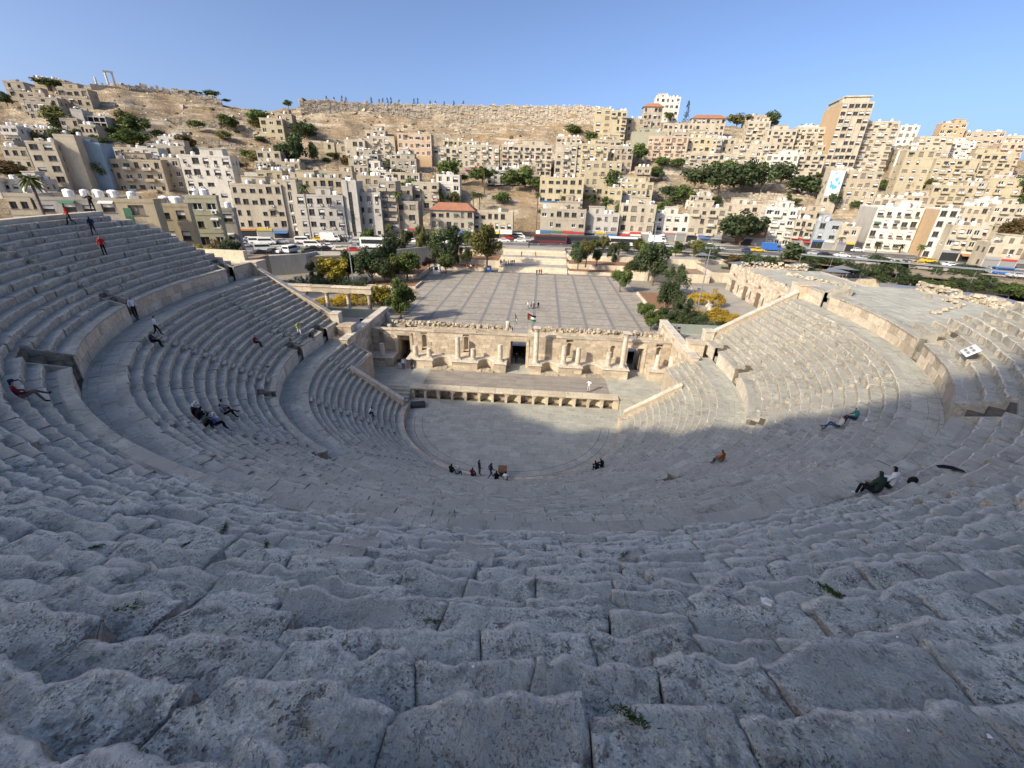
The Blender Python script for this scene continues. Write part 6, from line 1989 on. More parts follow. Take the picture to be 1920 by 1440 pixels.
    if 'z' in opt and 'z2' not in opt:
        q = MB(); q.box(-hw + .6, -.3, -.12, -.003, H * .30, H * .30 + .7); q.build('sign_board', SIGNC['blue'], t)
        q = MB(); q.box(.3, hw - .8, -.12, -.003, H * .32, H * .32 + .8); q.build('sign_board', SIGNC['red'], t)
    if 'G' in opt or 'O' in opt:
        q = MB(); q.quad((-hw - .02, dep, 0), (-hw - .02, 0, 0), (-hw - .02, 0, H), (-hw - .02, dep, H)); q.build('side_render', WALL['concrete' if 'G' in opt else 'orange'], t)
    if 'T' in opt:
        q = MB(); q.quad((-hw - .02, dep, 0), (-hw - .02, -.0, 0), (-hw - .02, 0, H), (-hw - .02, dep, H)); q.build('side_render', WALL['orange'], t)
        for c in range(1, nc):
            q = MB(); q.box(-hw + 2 * hw * c / nc - .18, -hw + 2 * hw * c / nc + .18, -.35, -.004, 0, H - .4); q.build('mullion', wm, t)
        q = MB(); q.box(-hw * .85, hw * .7, 1.5, dep - 2, H - .3, H + 2.6); q.bevbox(-hw * .95, hw * .85, .9, dep - 1.5, H + 2.6, H + 3.2, .3); q.build('roof_crown', wm, t)
        q = MB(); q.tube([(-hw * .7, 3, H), (-hw * .7, 3, H + 7)], .12, 5); q.build('antenna_mast', M['metal'], t)
    if 'h' not in opt and H < 60:
        if 'p' in opt or (rg.random() < .5 and hw > 3.2):
            pw = hw * rg.uniform(.3, .55); px = rg.uniform(-hw + pw, hw - pw)
            q = MB(); q.box(px - pw, px + pw, 2.5, min(dep - .5, 7.5), H - .34, H + 2.3); q.box(px - pw - .2, px + pw + .2, 2.3, min(dep - .4, 7.7), H + 2.3, H + 2.5)
            q.build('stair_hut', wm, t)
            q = MB(); q.box(px - .5, px + .5, 2.44, 2.497, H - .3, H + 1.6); q.build('hut_door', M['sash'], t)
        for k in range(rg.choice((1, 2, 3, 4)) if 't' not in opt else rg.choice((5, 6, 7))):
            link('water_tank', TANK, t, (rg.uniform(-hw + .8, hw - .8), rg.uniform(.9, min(dep, 6)), H - .35))
        for k in range(rg.choice((0, 0, 1, 2))):
            link('satellite_dish', DISH, t, (rg.uniform(-hw + .6, hw - .6), rg.uniform(.5, 2), H - .2))
        for k in range(rg.choice((0, 1, 2, 3))):
            px, py, w_ = rg.uniform(-hw + .8, hw - .8), rg.uniform(1, max(1.5, dep - 1.5)), rg.uniform(.5, 1.3)
            q = MB(); q.box(px - w_, px + w_, py - .5, py + .6, H - .34, H + rg.uniform(.3, 1.3)); q.build('roof_box', rg.choice((wm, M['slab'], WALL['concrete'], M['sash'])), t)
        if rg.random() < .4:
            q = MB(); px = rg.uniform(-hw + .3, hw - .3); q.tube([(px, 1, H), (px, 1, H + rg.uniform(1.5, 3.5))], .04, 4); q.build('aerial', M['metal'], t)
    return t


rows_seen = {}
order = sorted(range(len(BUILDINGS)), key=lambda i: math.atan2(BUILDINGS[i][1] - CAMX, BUILDINGS[i][2] - CAMY))
rank = {}
for i in order:
    rw = BUILDINGS[i][0]; rows_seen[rw] = rows_seen.get(rw, 0) + 1; rank[i] = rows_seen[rw]
for i, (row, BX, BY, rz, W, zb, zt, nf, nc, col, opt, dep) in enumerate(BUILDINGS):
    what = 'block' if nf >= 4 else 'house'
    if 'k' in opt: what = 'unfinished open frame'
    feat = ' with red tiled hip roof' if 'h' in opt else (' with balconies' if 'b' in opt else (' with shops' if 's' in opt else (' with blue painted panel' if 'm' in opt else (' with blank front' if 'n' in opt else ''))))
    lab = '%s %s-storey %s%s, %s from left %s' % (CNAME[col], NUM[nf], what, feat, ordinal(rank[i]), ROWN[row])
    if 'T' in opt: lab = 'ten-storey tower block with orange side wall, tallest on the right hilltop'
    building(i, row, BX, BY, rz, W, zb, zt, nf, nc, col, opt, dep, lab)

# minaret at the far left
mn = empty('minaret', (-167.5, 90, 12)); tag(mn, 'pale stone minaret with pointed cap at the far left edge', 'minaret')
b = MB(); b.lathe([(1.5, 0), (1.4, 9), (1.4, 9.1)], 0, 0, 8); b.build('shaft', WALL['white'], mn)
b = MB(); b.lathe([(1.4, 9), (2.1, 9.6), (2.1, 10.4), (1.9, 10.4), (1.9, 9.7)], 0, 0, 12); b.build('gallery', WALL['white'], mn)
b = MB(); b.lathe([(1.0, 9.6), (1.0, 13), (1.25, 13.2), (.9, 14.6), (.3, 16), (.05, 17.5)], 0, 0, 10); b.build('cap', WALL['white'], mn)


# ------------------------------------------------------------------ walls and ruins on the citadel
def hill_pt(az, D):
    return CAMX + D * math.sin(R(az)), CAMY + D * math.cos(R(az))


def ruin_wall(label, azs, dD, h0, h1, seed, th=1.6):
    rg = random.Random(seed)
    t = empty('citadel_wall', (0, 0, 0)); tag(t, label, 'wall')
    b = MB()
    for i in range(len(azs) - 1):
        a0, a1 = azs[i], azs[i + 1]
        p0 = Vector((*hill_pt(a0, np.interp(a0, _AZ, _DT) + dD), 0)); p1 = Vector((*hill_pt(a1, np.interp(a1, _AZ, _DT) + dD), 0))
        L = (p1 - p0).length; d = (p1 - p0) / L; nn = Vector((d.y, -d.x, 0))
        x = 0
        while x < L:
            w = rg.uniform(.8, 2.2); e = min(x + w, L)
            top = rg.uniform(h0, h1); zg = float(terrain((p0 + d * x).x, (p0 + d * x).y)) - 3.5
            zc = 0
            while zc < top + 3.5:
                ch = rg.uniform(.5, 1.0); o = rg.gauss(0, .16)
                q0, q1 = p0 + d * (x + .03) + nn * o, p0 + d * (e - .03) + nn * o
                b.prism([(q0.x, q0.y), (q1.x, q1.y), (q1.x - nn.x * th, q1.y - nn.y * th), (q0.x - nn.x * th, q0.y - nn.y * th)], 'z', zg + zc, zg + zc + ch - .04, 0, rg.random()); zc += ch
            x = e
    tag(b.build('stone_courses', M['rubble'], t), kind='stuff')


azl = list(np.arange(-27, 7.1, 1.0))
ruin_wall('long ruined rampart of pale stone crowning the citadel hill', azl, -8, 5.2, 6.6, 2)
ruin_wall('lower terrace wall of pale rubble below the long rampart', list(np.arange(-12, 8, 1.0)), -26, 2.5, 4.2, 3)
ruin_wall('broken stone wall on the brown slope below the temple columns', list(np.arange(-41, -33, 1.0)), -6, 1.2, 3.2, 4)
ruin_wall('short ruined terrace wall halfway up the brown hillside', list(np.arange(-38, -27, 1.0)), -45, .6, 2.0, 5)
ruin_wall('second short terrace wall on the brown hillside under the cave', list(np.arange(-36, -29, 1.0)), -68, .4, 1.6, 6)
ruin_wall('long road wall of rough stone under the middle terrace houses', list(np.arange(-30, -8, 1.0)), -104, 1.5, 2.6, 8)
ruin_wall('stone retaining wall among the trees on the right slope', list(np.arange(13, 31, 1.0)), -120, 1.0, 2.0, 9)
# loose rocks and dry scrub over the brown slope
rg = random.Random(77); b = MB(); b2 = MB()
for k in range(800):
    az = rg.uniform(-46, 10); D = float(np.interp(az, _AZ, _DT)) - rg.random() ** 1.3 * 110 + 2
    x, y = hill_pt(az, D); z = float(hill_z(np.array([[x]]), np.array([[y]]))[0, 0])
    s_ = rg.uniform(.25, .8) * (2.4 if rg.random() < .1 else 1)
    V = [(x + s_ * dx * rg.uniform(.6, 1.4), y + s_ * dy * rg.uniform(.6, 1.4), z + s_ * dz * rg.uniform(.5, 1.2)) for dx, dy, dz in ((-1, -1, -.5), (1, -1, -.5), (1, 1, -.5), (-1, 1, -.5), (-.5, -.6, .6), (.6, -.5, .5), (.5, .6, .7), (-.6, .5, .5))]
    (b if rg.random() < .62 else b2).add(V, [(4, 5, 6, 7), (0, 1, 5, 4), (1, 2, 6, 5), (2, 3, 7, 6), (3, 0, 4, 7)], 0, rg.random())
tag(b.build('scattered_rocks', M['rubble']), 'pale rocks strewn over the dry citadel slope', 'rocks', kind='stuff')
tag(b2.build('dry_scrub', LEAF['rust']), 'low dry scrub dotted over the citadel slope', 'scrub', kind='stuff')
# temple columns with architrave
tx, ty = hill_pt(-42.1, 338); tz = float(terrain(tx, ty)) - .5
tp = empty('temple_ruin', (tx, ty, tz), R(42)); tp.scale = (.62, .62, .62); tag(tp, 'ruined temple: two tall columns joined by a beam, against the sky', 'ruin')
b = MB(); b.box(-14, 5, -2, 3, -3, .8); b.build('podium', M['rubble'], tp)
for x in (-2.0, 2.3): column(x, 0, .8, 10.6, 1, tp, .75)
column(-9.5, 0, .8, 6.0, 0, tp, .75)
b = MB(); b.bevbox(-3.1, 3.4, -.75, .75, 10.62, 11.7, .1); b.build('architrave', M['marble'], tp)
b = MB(); b.lathe([(.8, .8), (.8, 2.6)], -6.0, 0, 10); b.build('column_stump', M['marble'], tp)
rubble_line('rubble', [(-13, -1), (-5, -2), (8, -1), (16, 0)], 1.2, 1.4, tp, 60, .4, seed=12)

# ------------------------------------------------------------------ the arched ruin (small roofed theatre) on the right
od = empty('odeon', (51, 54, 2)); tag(od, 'small ruined theatre hall of pale stone with three arched doors on the right', 'building')
# front wall runs along y, faces -x
OY = [(-14, 15.2)]
doors = [(12.2, 1.5), (5.0, 1.5), (-1.6, 1.5), (-10.5, 1.4)]
b = MB()
zc = 0
rg = random.Random(5)
while zc < 6.4:
    ch = .5; y = -18
    while y < 15.5:
        e = min(y + rg.uniform(.6, 1.3), 15.5)
        blocked = any(y < c + w and e > c - w and (zc < 3.2) or (y < c + w * .8 and e > c - w * .8 and 3.7 < zc + ch and zc < 5.0) for c, w in ((d_[0], d_[1] * .55) for d_ in doors))
        top = 6.4 if y > -6 else 6.4
        if not blocked: b.box(0 + rg.gauss(0, .012), .6, y + .005, e - .005, zc, zc + ch - .005)
        y = e
    zc += ch
tag(b.build('front_courses', M['ashlar'], od), kind='stuff')
b = MB(); b.box(.3, .8, -18, 15.5, 0, 6.3); b.box(.8, 18, 14.5, 15.5, 0, 6.0); b.box(.8, 22, -18, 14.5, 0, 5.6); b.build('core', M['ashlar'], od)
for c, w in doors:
    q = MB(); q.box(.05, .28, c - .75, c + .75, 0, 3.0)
    for k in range(6): q.box(.02, .06, c - .72 + k * .24, c - .52 + k * .24, .05, 2.95)
    q.build('door', plain('grey_brown_door', (.16, .12, .09), .7) if 'grey_brown_door' not in bpy.data.materials else bpy.data.materials['grey_brown_door'], od)
    q = MB(); q.add([(.2, c + .7 * math.cos(a), 3.9 + .8 * math.sin(a)) for a in np.linspace(0, math.pi, 11)], [tuple(range(11))]); q.build('fanlight', M['sash'], od)
    for k in range(9):
        a0, a1 = math.pi * k / 9 + .02, math.pi * (k + 1) / 9 - .02
        q = MB(); q.prism([(c + rr * math.cos(a), 3.9 + rr * 1.05 * math.sin(a)) for rr, a in ((.74, a0), (1.08, a0), (1.08, a1), (.74, a1))], 'x', -.06, .3); q.build('voussoir', M['ashlar'], od)
for c in (8.6, 1.8, -4.5):
    q = MB(); q.box(-.04, .1, c - .28, c + .28, .8, 2.6); q.build('niche', M['sash'], od)  # flat dark panel stands for the shade inside a niche
rubble_line('rubble_top', [(.4, 15), (.4, 0), (.4, -17)], .3, .5, od, 110, 6.3, seed=21)
rubble_line('rubble_top', [(2, 14.8), (9, 15), (18, 14)], .5, 1.4, od, 120, 5.9, seed=22)
rubble_line('rubble_top', [(9, 8), (13, 3), (16, -4), (20, -10)], .6, .7, od, 120, 5.6, seed=23)
b = MB()
for i in range(10):
    for j in range(12): b.quad((1 + i * 2 + .02, -17 + j * 2.6 + .02, 5.62), (3 + i * 2 - .02, -17 + j * 2.6 + .02, 5.62), (3 + i * 2 - .02, -14.4 + j * 2.6 - .02, 5.62), (1 + i * 2 + .02, -14.4 + j * 2.6 - .02, 5.62))
tag(b.build('roof_paving', M['paving'], od), kind='stuff')
b = MB(); b.quad((36, 36, 2.02), (51, 36, 2.02), (51, 72, 2.02), (40, 72, 2.02)); tag(b.build('forecourt', M['pavement']), kind='structure')
kb = MB(); kb.tube([(33, 36, 2.1), (40.5, 60, 2.1), (42.5, 72, 2.1)], .2, 4); tag(kb.build('kerb', M['cream']), kind='structure')
for i, (x, y) in enumerate(((40.2, 54), (41.3, 58.5), (40.0, 50), (39.0, 46.5), (41.9, 63), (38.3, 42.8))):
    f = empty('carved_fragment', (x, y, 2.02)); tag(f, 'carved stone fragment on the forecourt, %s from the theatre' % ordinal(sorted((54, 58.5, 50, 46.5, 63, 42.8)).index(y) + 1), 'stone')
    q = MB(); q.bevbox(-.5, .5, -.5, .5, 0, .45, .06); q.build('plinth', M['marble'], f)
    q = MB(); q.lathe([(.42, .45), (.34, .7), (.3, 1.1), (.42, 1.3), (.5, 1.45), (.3, 1.5)], 0, 0, 9); q.build('capital', M['marble'], f)

# ------------------------------------------------------------------ colonnade left of the stage
cn = empty('colonnade', (-34, 28, 2)); tag(cn, 'row of four standing columns carrying a straight stone beam', 'colonnade')
for k in range(5): column(-9.0 + k * 3.85, 0, 0, 5.3, 1, cn, .36, 'ashlar')
for k in range(5):
    x0 = -9.6 + (k - .5) * 3.85 if k else -11.5
    b = MB(); b.bevbox(-10.9 + k * 3.6 + .02, -10.9 + (k + 1) * 3.6 - .02, -.5, .5, 5.31, 6.15, .06); b.bevbox(-10.9 + k * 3.6 + .02, -10.9 + (k + 1) * 3.6 - .02, -.62, .62, 6.155, 6.4, .08); b.build('entablature', M['ashlar'], cn)

# low building with a wide grey roof on the right, and the long roofed walk beyond
gbd = empty('visitor_pavilion', (81, 40, 3)); tag(gbd, 'low glazed pavilion with a wide sloping grey roof, right side', 'building')
b = MB(); b.box(-7, 12, -6, 6, 0, 4.2); b.build('wall', WALL['concrete'], gbd)
for k in range(9):
    b = MB(); b.box(-6.8 + k * 2.05, -5.0 + k * 2.05, -6.1, -6.003, .3, 3.9); b.build('glass_panel', M['greenglass'], gbd)
b = MB(); b.prism([(-9, 5.6), (14, 4.2), (14, 4.7), (-9, 6.3)], 'y', -7.5, 7.5); b.build('roof', M['metal'], gbd)
lw = empty('covered_walk', (75, 83, 4.5)); tag(lw, 'long flat-roofed covered walk on thin posts beside the street', 'walkway')
for k in range(24):
    p0 = Vector((0 + k * 3.4, -k * 1.45, 5.2)); d = Vector((3.38, -1.45, 0)); nn = Vector((.39, .92, 0)) * .8
    b = MB(); b.prism([((p0 - nn).x, (p0 - nn).y), ((p0 + d - nn).x, (p0 + d - nn).y), ((p0 + d + nn).x, (p0 + d + nn).y), ((p0 + nn).x, (p0 + nn).y)], 'z', 5.12, 5.35); b.build('roof_panel', M['metal'], lw)
    if k % 2 == 0:
        b = MB(); b.tube([(p0.x, p0.y, -.5), (p0.x, p0.y, 5.1)], .05, 6); b.build('post', M['metal'], lw)

# ------------------------------------------------------------------ trees
def crown_mesh(name, seed, nleaf, size, shape='round', zlo=.22):
    rg = np.random.RandomState(seed)
    if shape == 'round':
        nc = 26
        c = rg.normal(size=(nc, 3)); c /= np.linalg.norm(c, axis=1)[:, None]
        c *= rg.uniform(.15, 1.0, (nc, 1)) ** .6
        c = c * [.40, .40, (1 - zlo) * .40] + [0, 0, (1 + zlo) / 2]
        cr = rg.uniform(.11, .20, nc)
    elif shape == 'feather':
        nc = 30
        zz = rg.uniform(zlo, .92, nc); rad = .46 * np.sqrt(np.clip(1 - ((zz - .45) / .55) ** 2, .05, 1)) * rg.uniform(.3, 1, nc)
        a = rg.uniform(0, 6.28, nc)
        c = np.stack([rad * np.cos(a), rad * np.sin(a), zz], 1); cr = rg.uniform(.09, .15, nc)
    elif shape == 'mound':
        nc = 26
        a = rg.uniform(0, 6.28, nc); rad = .42 * np.sqrt(rg.uniform(0, 1, nc)); c = np.stack([rad * np.cos(a), rad * np.sin(a), .1 + .6 * (1 - (rad / .5) ** 2) * rg.uniform(.4, 1, nc)], 1); cr = rg.uniform(.09, .15, nc)
    else:   # cypress
        nc = 40
        zz = np.linspace(.06, .96, nc); a = rg.uniform(0, 6.28, nc); rad = .28 * (1 - zz) ** .7
        c = np.stack([rad * np.cos(a), rad * np.sin(a), zz], 1); cr = .06 + .12 * (1 - zz)
    tone = rg.uniform(0, 1, nc)
    k = rg.randint(0, nc, nleaf)
    P = rg.normal(size=(nleaf, 3)); P /= np.linalg.norm(P, axis=1)[:, None]
    rr = cr[k] * rg.uniform(.35, 1.08, nleaf)
    out = P.copy()
    P = c[k] + P * rr[:, None] * ([1, 1, 1.0] if shape != 'feather' else [1, 1, 1.3])
    nrm = out + rg.normal(size=(nleaf, 3)) * .75 + [0, 0, .35]; nrm /= np.linalg.norm(nrm, axis=1)[:, None]
    t = np.cross(nrm, rg.normal(size=(nleaf, 3))); t /= np.linalg.norm(t, axis=1)[:, None]
    b = np.cross(nrm, t)
    s = size * rg.uniform(.6, 1.3, (nleaf, 1))
    l_ = 1.0 if shape != 'feather' else 1.9
    V = np.stack([P - t * s * l_, P - b * s * .55, P + t * s * l_, P + b * s * .55], 1).reshape(-1, 3)
    F = np.arange(nleaf * 4).reshape(-1, 4)
    me = bpy.data.meshes.new(name)
    me.from_pydata(V.tolist(), [], F.tolist())
    me.materials.append(LEAF['green'])
    at = me.attributes.new('rnd', 'FLOAT', 'FACE'); at.data.foreach_set('value', np.clip(tone[k] * .7 + rg.uniform(0, .3, nleaf), 0, 1))
    return me


def trunk_mesh(seed, top=.6):
    rg = random.Random(seed); b = MB()
    b.tube([(0, 0, -.02), (rg.uniform(-.02, .02), rg.uniform(-.02, .02), .2), (rg.uniform(-.04, .04), rg.uniform(-.04, .04), top)], [.035, .027, .012], 7)
    for k in range(5):
        a = k * 1.3 + rg.random(); z0 = rg.uniform(.22, .4)
        b.tube([(0, 0, z0), (.13 * math.cos(a), .13 * math.sin(a), z0 + .14), (.27 * math.cos(a), .27 * math.sin(a), z0 + .26)], [.016, .011, .004], 5)
    return b.mesh('trunk', M['bark'])


CROWN = {'near': [crown_mesh('crown', s, 4200, .034) for s in (1, 2, 3)], 'far': [crown_mesh('crown', s, 1300, .056) for s in (11, 12, 13, 14)],
         'feather': [crown_mesh('crown', s, 4200, .026, 'feather', .05) for s in (21, 22)], 'mound': [crown_mesh('crown', s, 2200, .026, 'mound') for s in (31, 32)], 'cypress': [crown_mesh('crown', s, 500, .035, 'cypress') for s in (41, 42)],
         'thin': [crown_mesh('crown', 51, 420, .026)]}
TRUNK = [trunk_mesh(s) for s in (1, 2, 3)]
pf = MB()   # palm crown: drooping fronds of folded leaflets, unit radius 1 round the origin
rg = random.Random(3)
for k in range(34):
    a = k * 2.399; el = rg.uniform(-.7, 1.1); n = 6
    ca, sa = math.cos(a), math.sin(a)
    pts = []
    for i in range(n + 1):
        t = i / n
        rad = t * math.cos(el * (1 - t * .5)) * .95; z = t * math.sin(el) * .9 - .55 * t * t
        pts.append((rad, z, .13 * math.sin(math.pi * (t * .85 + .1))))
    V = []
    for rad, z, w in pts: V += [(ca * rad - sa * w, sa * rad + ca * w, z - w * .5), (ca * rad, sa * rad, z), (ca * rad + sa * w, sa * rad - ca * w, z - w * .5)]
    pf.add(V, [f for i in range(n) for f in ((3 * i, 3 * i + 1, 3 * i + 4, 3 * i + 3), (3 * i + 1, 3 * i + 2, 3 * i + 5, 3 * i + 4))])
PALM = pf.mesh('crown', LEAF['palm'])
b = MB(); b.tube([(0, 0, -.02), (.004, 0, .4), (0, .003, .97)], [1.0 * .032, .022, .026], 8); PTRUNK = b.mesh('trunk', M['bark'])
KN = {'green': 'green broadleaf tree', 'dark': 'dark evergreen tree', 'olive': 'olive green tree', 'yellow': 'yellow flowering shrub', 'yellowg': 'yellow-green shrub', 'autumn': 'tall tree turning autumn brown', 'rust': 'rust-brown tree', 'maroon': 'maroon leaved bush', 'bare': 'bare grey tree', 'cypress': 'slim cypress', 'palm': 'palm tree', 'cyp2': 'small spiky palm', 'goldtree': 'golden-yellow leaved tree'}


def zone(x, y, z):
    D = math.hypot(x - CAMX, y - CAMY)
    if y < 100 and D < 170 and z < 5 and x < -13: return 'in the gardens left of the plaza'
    if y < 105 and z < 5 and x < 36: return 'beside the plaza, right half'
    if z < 5.5 and x >= 36: return 'in the park on the right'
    if z >= 8 and x < -40 and y < 60: return 'behind the theatre on the left'
    if z < 8: return 'along the street'
    u = (z - 6) / 60
    return 'on the hilltop' if u > .75 else ('high on the slope' if u > .45 else 'on the lower slope')


tz = [zone(*t[:3]) for t in TREES]
tord = sorted(range(len(TREES)), key=lambda i: math.atan2(TREES[i][0] - CAMX, TREES[i][1] - CAMY))
cnt = {}; trank = {}
for i in tord:
    q = (TREES[i][5], tz[i]); cnt[q] = cnt.get(q, 0) + 1; trank[i] = cnt[q]
for i, (x, y, z, h, w, kind) in enumerate(TREES):
    rg = random.Random(i + 100)
    lab = '%s, %s from left of its kind %s' % (KN[kind], ordinal(trank[i]), tz[i])
    near = math.hypot(x - CAMX, y - CAMY) < 160
    isb = kind in ('yellow', 'yellowg', 'maroon') and h < 6.5 or kind == 'rust' and h < 4
    t = empty('palm_tree' if kind in ('palm', 'cyp2') else ('cypress_tree' if kind == 'cypress' else ('shrub' if isb else 'tree')), (x, y, z), rg.uniform(0, 6.28))
    tag(t, lab, 'palm' if kind in ('palm', 'cyp2') else ('shrub' if isb else 'tree'), 'trees ' + tz[i])
    if kind in ('palm', 'cyp2'):
        cw = max(w, 3.2) / 2
        o = link('trunk', PTRUNK, t); o.scale = (8, 8, h - cw * .6)
        o = link('crown', PALM, t, (0, 0, h - cw * .6)); o.scale = (cw, cw, cw)
        continue
    if kind == 'cypress': me = rg.choice(CROWN['cypress']); sx = max(w, h * .26) * 1.9
    elif kind == 'bare': me = CROWN['thin'][0]; sx = w
    elif isb: me = rg.choice(CROWN['mound']); sx = w * 1.25
    elif near and kind == 'dark' and rg.random() < .55: me = rg.choice(CROWN['feather']); sx = w * 1.1
    elif near: me = rg.choice(CROWN['near']); sx = w * 1.25
    else: me = rg.choice(CROWN['far']); sx = w * 1.3
    o = link('crown', me, t); o.scale = (sx, sx * rg.uniform(.85, 1.1), h * 1.03)
    o.material_slots[0].link = 'OBJECT'; o.material_slots[0].material = LEAF['yellowg' if kind == 'goldtree' else kind]
    o = link('trunk', TRUNK[i % 3], t); s_ = min(h, sx * 1.2); o.scale = (s_ * .9, s_ * .9, h * .95)
# dense belt of low shrubs in front of the colonnade garden and by the right parapet
for i, (x0, x1, y0, y1, z, n, kind, lab) in enumerate(((-56, -38, 46, 56, 2, 16, 'dark', 'dense dark oleander bushes behind the colonnade'), (25, 36, 26, 40, 2, 12, 'dark', 'dense grey-green oleander bushes beside the right stage wall'),
                                                  (34, 42, 30, 42, 2, 12, 'yellow', 'mass of yellow flowering shrubs beside the forecourt'), (-40, -24, 34, 46, 2, 12, 'yellow', 'mass of yellow flowering shrubs behind the colonnade'), (56, 128, 80, 98, 4.5, 46, 'dark', 'dark green shrubbery over the park terrace'))):
    rg = random.Random(i + 900)
    src = CROWN['feather' if kind == 'dark' else 'mound'][i % 2]
    nv = len(src.vertices); co = np.empty(nv * 3); src.vertices.foreach_get('co', co); co = co.reshape(-1, 3)
    Vs = []
    for k in range(n):
        w = rg.uniform(2.4, 4.2); h = rg.uniform(2.0, 3.6); a = rg.uniform(0, 6.28)
        sub = co.reshape(-1, 4, 3)[::3].reshape(-1, 3)
        X = sub[:, 0] * math.cos(a) - sub[:, 1] * math.sin(a); Y = sub[:, 0] * math.sin(a) + sub[:, 1] * math.cos(a)
        Vs.append(np.stack([X * w + rg.uniform(x0, x1), Y * w + rg.uniform(y0, y1), sub[:, 2] * h + z], 1))
    V = np.concatenate(Vs); me = bpy.data.meshes.new('shrubbery'); me.from_pydata(V.tolist(), [], np.arange(len(V)).reshape(-1, 4).tolist()); me.materials.append(LEAF[kind])
    at = me.attributes.new('rnd', 'FLOAT', 'FACE'); at.data.foreach_set('value', NPR.rand(len(V) // 4))
    tag(link('shrubbery', me), lab, 'shrubs', kind='stuff')

# ------------------------------------------------------------------ vehicles
def veh_meshes(kind):
    """body profile (x forward, z up) extruded across y; glass band; wheels"""
    if kind == 'car': prof = [(-2.1, .35), (-2.15, .75), (-1.9, .95), (-1.35, 1.0), (-.95, 1.42), (.35, 1.45), (1.05, .98), (1.95, .82), (2.12, .6), (2.1, .35)]; win = [(-1.2, 1.02), (-.9, 1.36), (.3, 1.38), (.88, 1.02)]; w, wx, wr = .86, (-1.3, 1.35), .33
    elif kind == 'van': prof = [(-2.5, .4), (-2.55, 1.9), (-2.4, 2.1), (1.2, 2.1), (1.9, 1.25), (2.45, 1.1), (2.5, .4)]; win = [(-2.3, 1.25), (-2.3, 1.85), (1.15, 1.85), (1.7, 1.25)]; w, wx, wr = .95, (-1.6, 1.6), .36
    elif kind == 'bus': prof = [(-5.6, .5), (-5.7, 3.0), (-5.5, 3.25), (5.4, 3.25), (5.75, 2.9), (5.75, .5)]; win = [(-5.2, 1.55), (-5.2, 2.75), (5.3, 2.75), (5.3, 1.55)]; w, wx, wr = 1.25, (-3.6, 3.8), .5
    else: prof = [(-3.2, .6), (-3.2, 2.9), (1.0, 2.9), (1.0, 2.3), (2.3, 2.3), (2.9, 1.4), (3.0, .6)]; win = [(1.3, 1.5), (1.3, 2.15), (2.2, 2.15), (2.65, 1.5)]; w, wx, wr = 1.1, (-1.9, 2.0), .45
    b = MB(); n = len(prof); tw = .86 if kind == 'car' else .96
    zmax = max(p[1] for p in prof); zb = 1.0 if kind == 'car' else 1.2
    sc = lambda z: w * (1 if z <= zb else 1 - (1 - tw) * (z - zb) / (zmax - zb))
    V = [(x, -sc(z), z) for x, z in prof] + [(x, sc(z), z) for x, z in prof]
    b.add(V, [tuple(range(n)), tuple(range(2 * n - 1, n - 1, -1))] + [(i, i + n, (i + 1) % n + n, (i + 1) % n) for i in range(n)])
    body = b.mesh('body', M['white'])
    g = MB(); n = len(win); e = .015
    for sd in (-1, 1): g.add([(x, sd * (sc(z) + e), z) for x, z in win], [tuple(range(n))])
    if kind == 'car': fr = [((.40, 1.40), (.98, 1.02)), ((-1.30, 1.04), (-.98, 1.38))]
    elif kind == 'van': fr = [((1.24, 2.04), (1.84, 1.34)), ((-2.57, 1.3), (-2.56, 1.9))]
    elif kind == 'bus': fr = [((5.60, 3.0), (5.765, 1.5)), ((-5.72, 1.7), (-5.72, 2.9))]
    else: fr = [((2.36, 2.22), (2.83, 1.5))]
    for (xa, za), (xb, zb2) in fr:
        o = .02 if xa > 0 else -.02
        g.quad((xa + o, -sc(za) * .86, za + .01), (xb + o, -sc(zb2) * .86, zb2 + .01), (xb + o, sc(zb2) * .86, zb2 + .01), (xa + o, sc(za) * .86, za + .01))
    glass = g.mesh('windows', M['glass'])
    wh = MB(); prw = [(wr * .5, -.1), (wr, -.1), (wr, .1), (wr * .5, .1)]
    V = []
    for r_, t in prw:
        for k in range(10): V.append((r_ * math.cos(k * .6283), t, r_ * math.sin(k * .6283)))
    wh.add(V, [(i * 10 + k, i * 10 + (k + 1) % 10, (i + 1) * 10 + (k + 1) % 10, (i + 1) * 10 + k) for i in range(3) for k in range(10)], 0); wh.add([V[k] for k in range(10)], [tuple(range(10))], 1); wh.add([V[30 + k] for k in range(10)], [tuple(range(9, -1, -1))], 1)
    wheel = wh.mesh('wheel', [M['tyre'], M['metal']])
    li = MB()
    fx, bx = max(p[0] for p in prof), min(p[0] for p in prof)
    lz = .68 if kind == 'car' else .95
    hl = MB(); hl.box(fx - .12, fx + .02, -.18, .18, lz - .08, lz + .08); hl = hl.mesh('headlight', M['white'])
    return body, glass, wheel, [(x, s * (w - .06), wr) for x in wx for s in (-1, 1)], hl, w


VM = {k: veh_meshes(k) for k in ('car', 'van', 'bus', 'truck')}
PAINT = {k: plain('paint_' + k, c, .3, .5) for k, c in (('white', (.72, .72, .70)), ('silver', (.42, .44, .45)), ('black', (.02, .02, .022)), ('red', (.40, .03, .03)), ('navy', (.03, .05, .14)), ('yellow', (.66, .42, .03)), ('blue', (.04, .14, .42)), ('olive', (.14, .15, .10)), ('cream', (.62, .58, .46)), ('darkred', (.12, .03, .04)), ('dark', (.06, .06, .07)), ('whitered', (.72, .72, .70)))}
vc = {}; vr = {}
for i in sorted(range(len(VEHICLES)), key=lambda i: math.atan2(VEHICLES[i][0] - CAMX, VEHICLES[i][1] - CAMY)):
    q = (VEHICLES[i][2], VEHICLES[i][3]); vc[q] = vc.get(q, 0) + 1; vr[i] = vc[q]
PC = {'whitered': 'white and red', 'dark': 'dark grey', 'darkred': 'dark maroon'}
